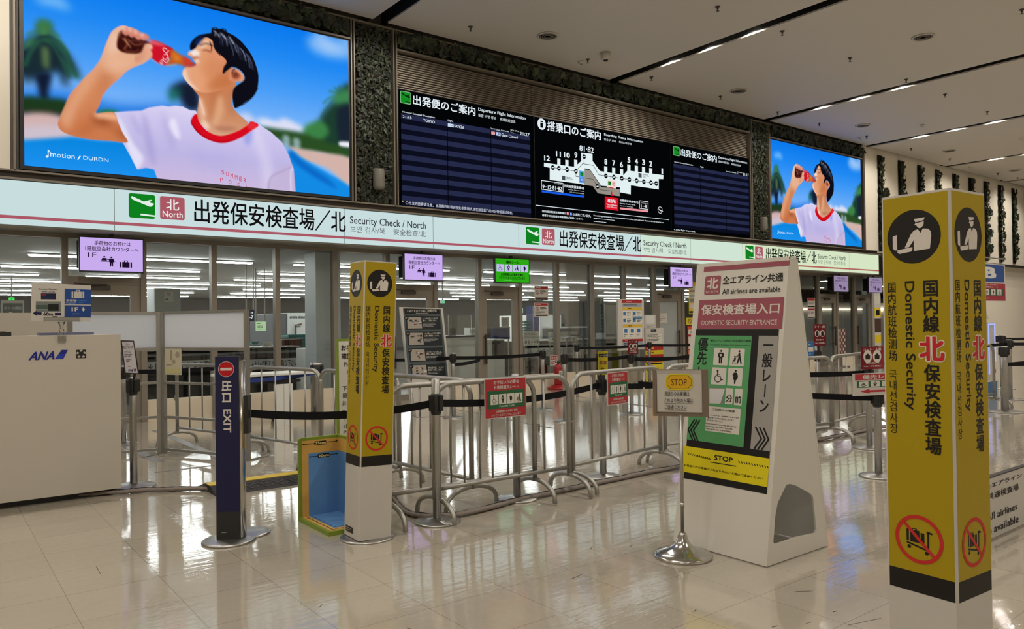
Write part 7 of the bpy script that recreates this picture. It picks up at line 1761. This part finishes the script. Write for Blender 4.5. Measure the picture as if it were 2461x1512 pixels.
# stacks of trays: every tray a thing
def tray_stack(px, Y, ytop, n, w, where, rows=1):
    first = None; x = wx(px, Y, 830); zt = wall_at(px, ytop, Y).z; dz = 0.075
    for i in range(n):
        if first is None:
            t = first = thing('security_tray', '', 'tray', (0, 0, 0))
            m = MB().use(teal); m.hexa([(-w/2+0.03, -0.22, 0), (w/2-0.03, -0.22, 0), (w/2-0.03, 0.22, 0), (-w/2+0.03, 0.22, 0), (-w/2, -0.25, 0.05), (w/2, -0.25, 0.05), (w/2, 0.25, 0.05), (-w/2, 0.25, 0.05)]); m.build('tray_body', None, t)
            m = MB().use(teal); m.box(-w/2-0.012, w/2+0.012, -0.262, -0.24, 0.05, 0.064); m.box(-w/2-0.012, w/2+0.012, 0.24, 0.262, 0.05, 0.064); m.build('rim', None, t)
        else: t = copy_tree(first)
        t.location = (x, Y, zt-(i+1)*dz)
        t['label'] = 'teal tray, %s from the top of the %s' % (NTH[i], where); t['group'] = 'teal trays, ' + where
    m = MB().use(mgrey).box(x-w/2, x+w/2, Y-0.25, Y+0.25, 0.0, zt-n*dz-0.002)
    q = thing('tray_trolley', 'low grey trolley under the %s' % where, 'trolley', (x, Y, 0)); m.build('frame', None, q, True)
    m = MB().use(black)
    for sx in (-1, 1): m.lathe([(0.035, 0.0), (0.035, 0.02)], x=x+sx*(w/2-0.05), y=Y-0.27, n=10)
    m.build('wheel_cap', None, q, True)
tray_stack(716, 15.9, 803, 9, 0.62, 'wide stack in front of the left scanner')
tray_stack(748, 15.9, 803, 11, 0.30, 'narrow stack beside the left column')
tray_stack(604, 16.2, 819, 5, 0.16, 'small stack beside the white hoarding')
tray_stack(1258, 16.4, 770, 6, 0.30, 'stack left of the no-entry notices')
tray_stack(1447, 16.4, 797, 3, 0.60, 'stack left of the tall poster stand')
t, a, c, g, w, h = ibox('wooden_rack', 'brown slatted wooden rack before the left baggage scanner', 'rack', (678, 816), (727, 841), 15.2, 0.3, brn)
g.rect(0, 0, w, h, S(96, 56, 36), 0)
for k in range(8): g.rect(w*(k+0.15)/8, h*0.08, w*(k+0.6)/8, h*0.95, S(60, 36, 26), 1)
g.build('slats', PRINT, t)
t, a, c, g, w, h = ibox('slatted_bin', 'white slatted rack seen through the glass left of the nearer yellow pillar', 'rack', (736, 838), (772, 905), 13.9, 0.5, offw, None, 0.0)
for k in range(6): g.rect(w*(k+0.4)/6, h*0.05, w*(k+0.55)/6, h*0.97, S(60, 64, 66), 1)
g.build('slats', PRINT, t)
t, a, c, g, w, h = ibox('paper_sign', 'tilted white paper sign standing on the conveyor right of the white hoarding', 'sign', (632, 822), (655, 840), 14.9, 0.02, paper)
g.lines(w*0.1, h*0.15, w*0.9, h*0.85, 3, GR); g.build('print', PRINT, t)
t, a, c, g, w, h = ibox('info_screen', 'dark screen with gate numbers seen just right of the white hoarding', 'screen', (592, 744), (612, 772), 16.5, 0.06, black, hang=True)
g.rect(w*0.04, h*0.04, w*0.96, h*0.96, S(20, 22, 40), 1); g.text('→', w*0.5, h*0.62, w*0.85, h*0.82, LW, 0.03); g.text('-7', w*0.35, h*0.2, w*0.85, h*0.5, LW, 0.03); g.build('display', GLOW, t)
t, a, c, g, w, h = ibox('lit_map_sign', 'pale green lit sign hanging inside the hall between the mullions', 'sign', (615, 773), (639, 795), 17.5, 0.04, offw, hang=True)
g.rect(0, 0, w, h, S(176, 206, 160), 1); g.lines(w*0.1, h*0.7, w*0.9, h*0.92, 1, S(60, 90, 50)); g.lines(w*0.15, h*0.12, w*0.85, h*0.6, 3, S(90, 110, 80)); g.build('display', GLOW, t)
t, a, c, g, w, h = ibox('storage_cabinet', 'pale grey cabinet behind the glass above the white hoarding', 'cabinet', (371, 692), (434, 752), 15.0, 0.6, palew, None, 0.0)
g.rect(w*0.37, h*0.885, w*0.72, h*0.97, S(206, 204, 200), 1); g.text('特', w*0.48, h*0.935, w*0.6, h*0.962, S(150, 60, 60)); g.lines(w*0.42, h*0.895, w*0.66, h*0.915, 1, GR); g.build('notice', PRINT, t)
# left end: lane sign, exit signs
t, a, c, g, w, h = ibox('lane_sign_board', 'grey and white lane sign at the far left behind the beige partition', 'sign', (2, 722), (58, 760), 14.2, 0.05, offw, stand=True)
g.rect(w*0.08, 0, w*0.93, h*0.82, S(110, 112, 112), 1); g.text('スマートレーンのご利用方法', w*0.14, h*0.42, w*0.88, h*0.62, LW, 0.03); g.lines(w*0.35, h*0.18, w*0.65, h*0.28, 1, LW); g.build('print', PRINT, t)
def exit_sign(lab, tl, br, Y, col):
    t, a, c, g, w, h = ibox('emergency_exit_sign', lab, 'exit sign', tl, br, Y, 0.05, offw)
    g.rect(0, 0, w, h, col, 1); b = (w*0.3, h*0.12, w*0.7, h*0.9); p_heart(g, b, S(30, 110, 50), 2, col); g.build('display', GLOW, t)
    m = MB().use(aludark); x = (a.x+c.x)/2; m.box(x-0.015, x+0.015, Y+0.01, Y+0.04, a.z, 2.78); m.build('ceiling_rod', None, t, True)
exit_sign('small bright green emergency exit sign inside the hall at far left', (21, 715), (35, 722), 22.0, S(60, 235, 90))
exit_sign('small whitish green emergency exit sign inside the hall, right of the green monitor door', (1250, 741), (1257, 752), 20.0, S(170, 220, 190))
exit_sign('small green exit sign inside the hall, above the dark illustrated board', (1060, 722), (1069, 729), 20.0, S(120, 210, 160))
# staff counter and its things
t, a, c, g, w, h = ibox('staff_counter', 'long white staff counter behind the glass right of the dark illustrated board', 'counter', (1070, 812), (1143, 960), 14.6, 0.7, offw, None, 0.0)
MB().use(mat('navy_counter_top', S(34, 36, 52), 0.4)).box(a.x-0.05, c.x+0.05, 14.55, 15.32, a.z, a.z+0.04).build('counter_top', None, t, True)
t, a, c, g, w, h = ibox('staff_counter', 'white counter front with a black niche behind the glass door under the green monitor', 'counter', (1168, 816), (1214, 905), 14.4, 0.8, offw, None, 0.0)
MB().use(black).box(a.x+w*0.32, c.x-0.02, 14.38, 14.4, h*0.62, h*0.97).build('niche', None, t, True)
t, a, c, g, w, h = ibox('staff_counter_box', 'grey cabinet beside the navy screen behind the glass door', 'cabinet', (1163, 789), (1182, 815), 15.4, 0.3, mgrey, stand=True)
MB().use(black).box(a.x+0.03, c.x-0.03, 15.385, 15.4, c.z+0.05, c.z+0.12).build('drawer_front', None, t, True)
t, a, c, g, w, h = ibox('desk_screen', 'navy cloth desk screen behind the glass door under the green monitor', 'desk screen', (1183, 787), (1226, 815), 15.2, 0.05, nvy, stand=True)
MB().use(alu).box(a.x, c.x, 15.19, 15.26, a.z-0.02, a.z).build('top_rail', None, t, True)
t, a, c, g, w, h = ibox('paper_sign', 'white printed sheet in a stand above the navy desk screen', 'sign', (1205, 763), (1224, 786), 15.3, 0.02, paper, stand=True)
g.lines(w*0.12, h*0.15, w*0.88, h*0.9, 7, GR); g.build('print', PRINT, t)
for i in range(4):
    t, a, c, g, w, h = ibox('file_binder', 'white file binder, %s of four standing on the staff counter' % ('first', 'second', 'third', 'last')[i], 'binder', (1130+3.2*i, 788), (1132.6+3.2*i, 812), 15.0, 0.25, paper, 'white binders on the staff counter', None, 'cover', 0.002)
    g.rect(w*0.2, h*0.5, w*0.8, h*0.85, S(130, 130, 128), 1); g.build('spine_label', PRINT, t)
t, a, c, g, w, h = ibox('acrylic_screen', 'clear acrylic screen standing on the staff counter', 'screen', (1078, 757), (1133, 810), 14.9, 0.01, acryl, None, None, 'pane', 0.0)
MB().use(alu).box(a.x, a.x+0.02, 14.88, 14.93, c.z-0.02, a.z).build('edge_post', None, t, True)
t, a, c, g, w, h = ibox('desk_monitor', 'dark computer monitor on the staff counter behind the acrylic screen', 'monitor', (1078, 788), (1098, 808), 15.1, 0.05, black)
MB().use(black).box((a.x+c.x)/2-0.1, (a.x+c.x)/2+0.1, 15.08, 15.25, c.z-0.06, c.z-0.03).build('stand', None, t, True)
# notice boards on the machines
for (tl, br, lab) in (((1258, 797), (1297, 830), 'large pale notice sheet with drawings inside, left of the extinguisher notice'), ((1318, 798), (1389, 820), 'wide pale notice sheet with small figures inside, right of the extinguisher mullion')):
    t, a, c, g, w, h = ibox('notice_sheet', lab, 'notice', tl, br, 14.9, 0.015, paper, 'pale notice sheets inside the hall', stand=True)
    g.lines(w*0.06, h*0.5, w*0.94, h*0.92, 4, S(150, 150, 146)); rn = random.Random(2)
    for k in range(5): g.disc(w*(0.14+0.18*k), h*0.25, h*0.10*rn.uniform(0.7, 1.2), S(110, 110, 106), 1, 10)
    g.build('print', PRINT, t)
t, a, c, g, w, h = ibox('navy_screen', 'tall navy divider behind the no-entry notices', 'divider', (1281, 735), (1297, 840), 16.0, 0.3, nvy, None, 0.0)
MB().use(alu).box(a.x-0.01, a.x+0.02, 15.98, 16.0, 0, a.z).build('edge_post', None, t, True)
# stool with black seat
sx, sy = wx(1270, 13.6, 880), 13.6
t = thing('stool', 'black stool with splayed legs behind the glass, left of the extinguisher', 'stool', (sx, sy, 0))
MB().lathe([(0.0, 0.60), (0.22, 0.60), (0.23, 0.63), (0.21, 0.67), (0.0, 0.67)], n=20).build('seat', black, t)
for k in range(4):
    a = k*math.pi/2+0.5; MB().tube([(0.12*math.cos(a), 0.12*math.sin(a), 0.60), (0.30*math.cos(a), 0.30*math.sin(a), 0.012)], 0.014, 8).build('leg', black, t)
MB().tube([(0.2*math.cos(q), 0.2*math.sin(q), 0.30) for q in np.linspace(0, 2*math.pi, 17)], 0.010, 6).build('foot_ring', aludark, t)
# small table with hooked canes
tx0, ty0 = wx(1372, 13.9, 830), 13.9
t = thing('side_table', 'small dark side table behind the glass with canes hooked on its edge', 'table', (tx0, ty0, 0))
MB().box(-0.32, 0.30, -0.2, 0.2, 1.06, 1.09).build('table_top', mgrey, t)
for sx_ in (-0.27, 0.25):
    for sy_ in (-0.16, 0.16): MB().box(sx_-0.02, sx_+0.02, sy_-0.02, sy_+0.02, 0, 1.06).build('leg', alu, t)
for k in range(2):
    x = tx0-0.18+0.22*k
    t = thing('walking_cane', 'white walking cane with curved handle, %s one before the side table' % ('left taller' if k == 0 else 'right shorter'), 'cane', (x, 13.6, 0), 0, 'white canes')
    zt_ = 0.95-0.12*k
    MB().tube([(0, 0, 0.0), (0, 0, zt_-0.06)]+[(0.05-0.05*math.cos(q), 0, zt_-0.06+0.06*math.sin(q)) for q in np.linspace(0.2, 3.6, 9)], 0.010, 8).build('shaft', offw, t)
    MB().lathe([(0.014, 0.0), (0.014, 0.03), (0.0, 0.03)], n=10).build('ferrule', black, t)
# drink advert panel and pale panels near the poster stand
t, a, c, g, w, h = ibox('drink_advert', 'dark advert panel with a white bottle outline and brush writing inside the hall', 'advert', (1427, 715), (1453, 800), 14.6, 0.05, mgrey, None, None, stand=True)
g.rect(0, 0, w, h, S(84, 86, 84), 1); g.poly([(w*0.52, h*0.80), (w*0.86, h*0.80), (w*0.84, h*0.86), (w*0.78, h*0.90), (w*0.78, h*0.97), (w*0.60, h*0.97), (w*0.60, h*0.90), (w*0.54, h*0.86)], S(214, 214, 206), 2)
rn = random.Random(3)
for k in range(7): y = h*(0.74-0.1*k); g.stroke([(w*0.6+rn.uniform(-.1, .1)*w, y), (w*(0.75+rn.uniform(-.1, .15)), y-h*0.03), (w*(0.6+rn.uniform(-.1, .1)), y-h*0.07)], w*0.05, S(206, 206, 200), 2)
g.build('print', PRINT, t)
t, a, c, g, w, h = ibox('white_locker', 'white locker panel behind the glass left of the tall poster stand', 'locker', (1455, 730), (1484, 830), 15.6, 0.4, offw, None, 0.0)
g.rect(w*0.05, h*0.05, w*0.07, h*0.97, S(60, 60, 62), 1); g.rect(w*0.42, h*0.6, w*0.46, h*0.66, S(60, 60, 62), 1); g.rect(0, h*0.98, w, h, S(80, 80, 80), 1); g.build('door_seams', PRINT, t)
# outside the glass, left: table on castors, cartons, blue belts
Yt = 11.3; xa_, xb2 = 3.35, 4.75
t = thing('wheeled_table', 'white folding table on black castors between exit sign and nearer yellow pillar', 'table', (4.05, Yt, 0))
MB().box(xa_, xb2, Yt-0.25, Yt+0.35, 0.72, 0.75, 0.01).build('table_top', offw, t, True)
MB().use(black).box(xa_+0.2, xb2-0.2, Yt-0.1, Yt-0.06, 0.60, 0.64).box(xa_+0.2, xb2-0.2, Yt+0.2, Yt+0.24, 0.60, 0.64).build('under_rack', None, t, True)
for x in (xa_+0.35, xb2-0.5):
    MB().use(black).box(x-0.03, x+0.03, Yt+0.0, Yt+0.06, 0.12, 0.72).box(x-0.03, x+0.03, Yt-0.25, Yt+0.3, 0.09, 0.12).build('leg', None, t, True)
    for dy in (-0.22, 0.27): MB().lathe([(0.045, -0.015), (0.045, 0.015)], n=14, T=lambda a, b, c, x=x, dy=dy: (x+c, Yt+dy+a, 0.045+b)).build('castor', black, t, True)
t, a, c, g, w, h = ibox('folded_carton', 'white folded board leaning under the wheeled table', 'carton', (660, 925), (705, 985), 10.9, 0.05, offw, None, 0.0)
g.rect(w*0.49, 0.0, w*0.505, h, S(150, 146, 138), 1); g.build('fold', PRINT, t)
t = post('retractable_barrier', 'black rectangular barrier unit with blue belts behind the barriers', wx(762, 11.6, 950), 11.6, h=0.86, r=0.16, belts=[((wx(705, 11.4, 930), 11.4), 0.66, 0.76), ((wx(595, 10.6, 922), 10.6), 0.70, 0.70)], headz=0.76, colb=mat('blue_webbing', S(28, 52, 124), 0.8), rp=0.10, group=None)

bpy.data.objects.remove(_fo, do_unlink=True)
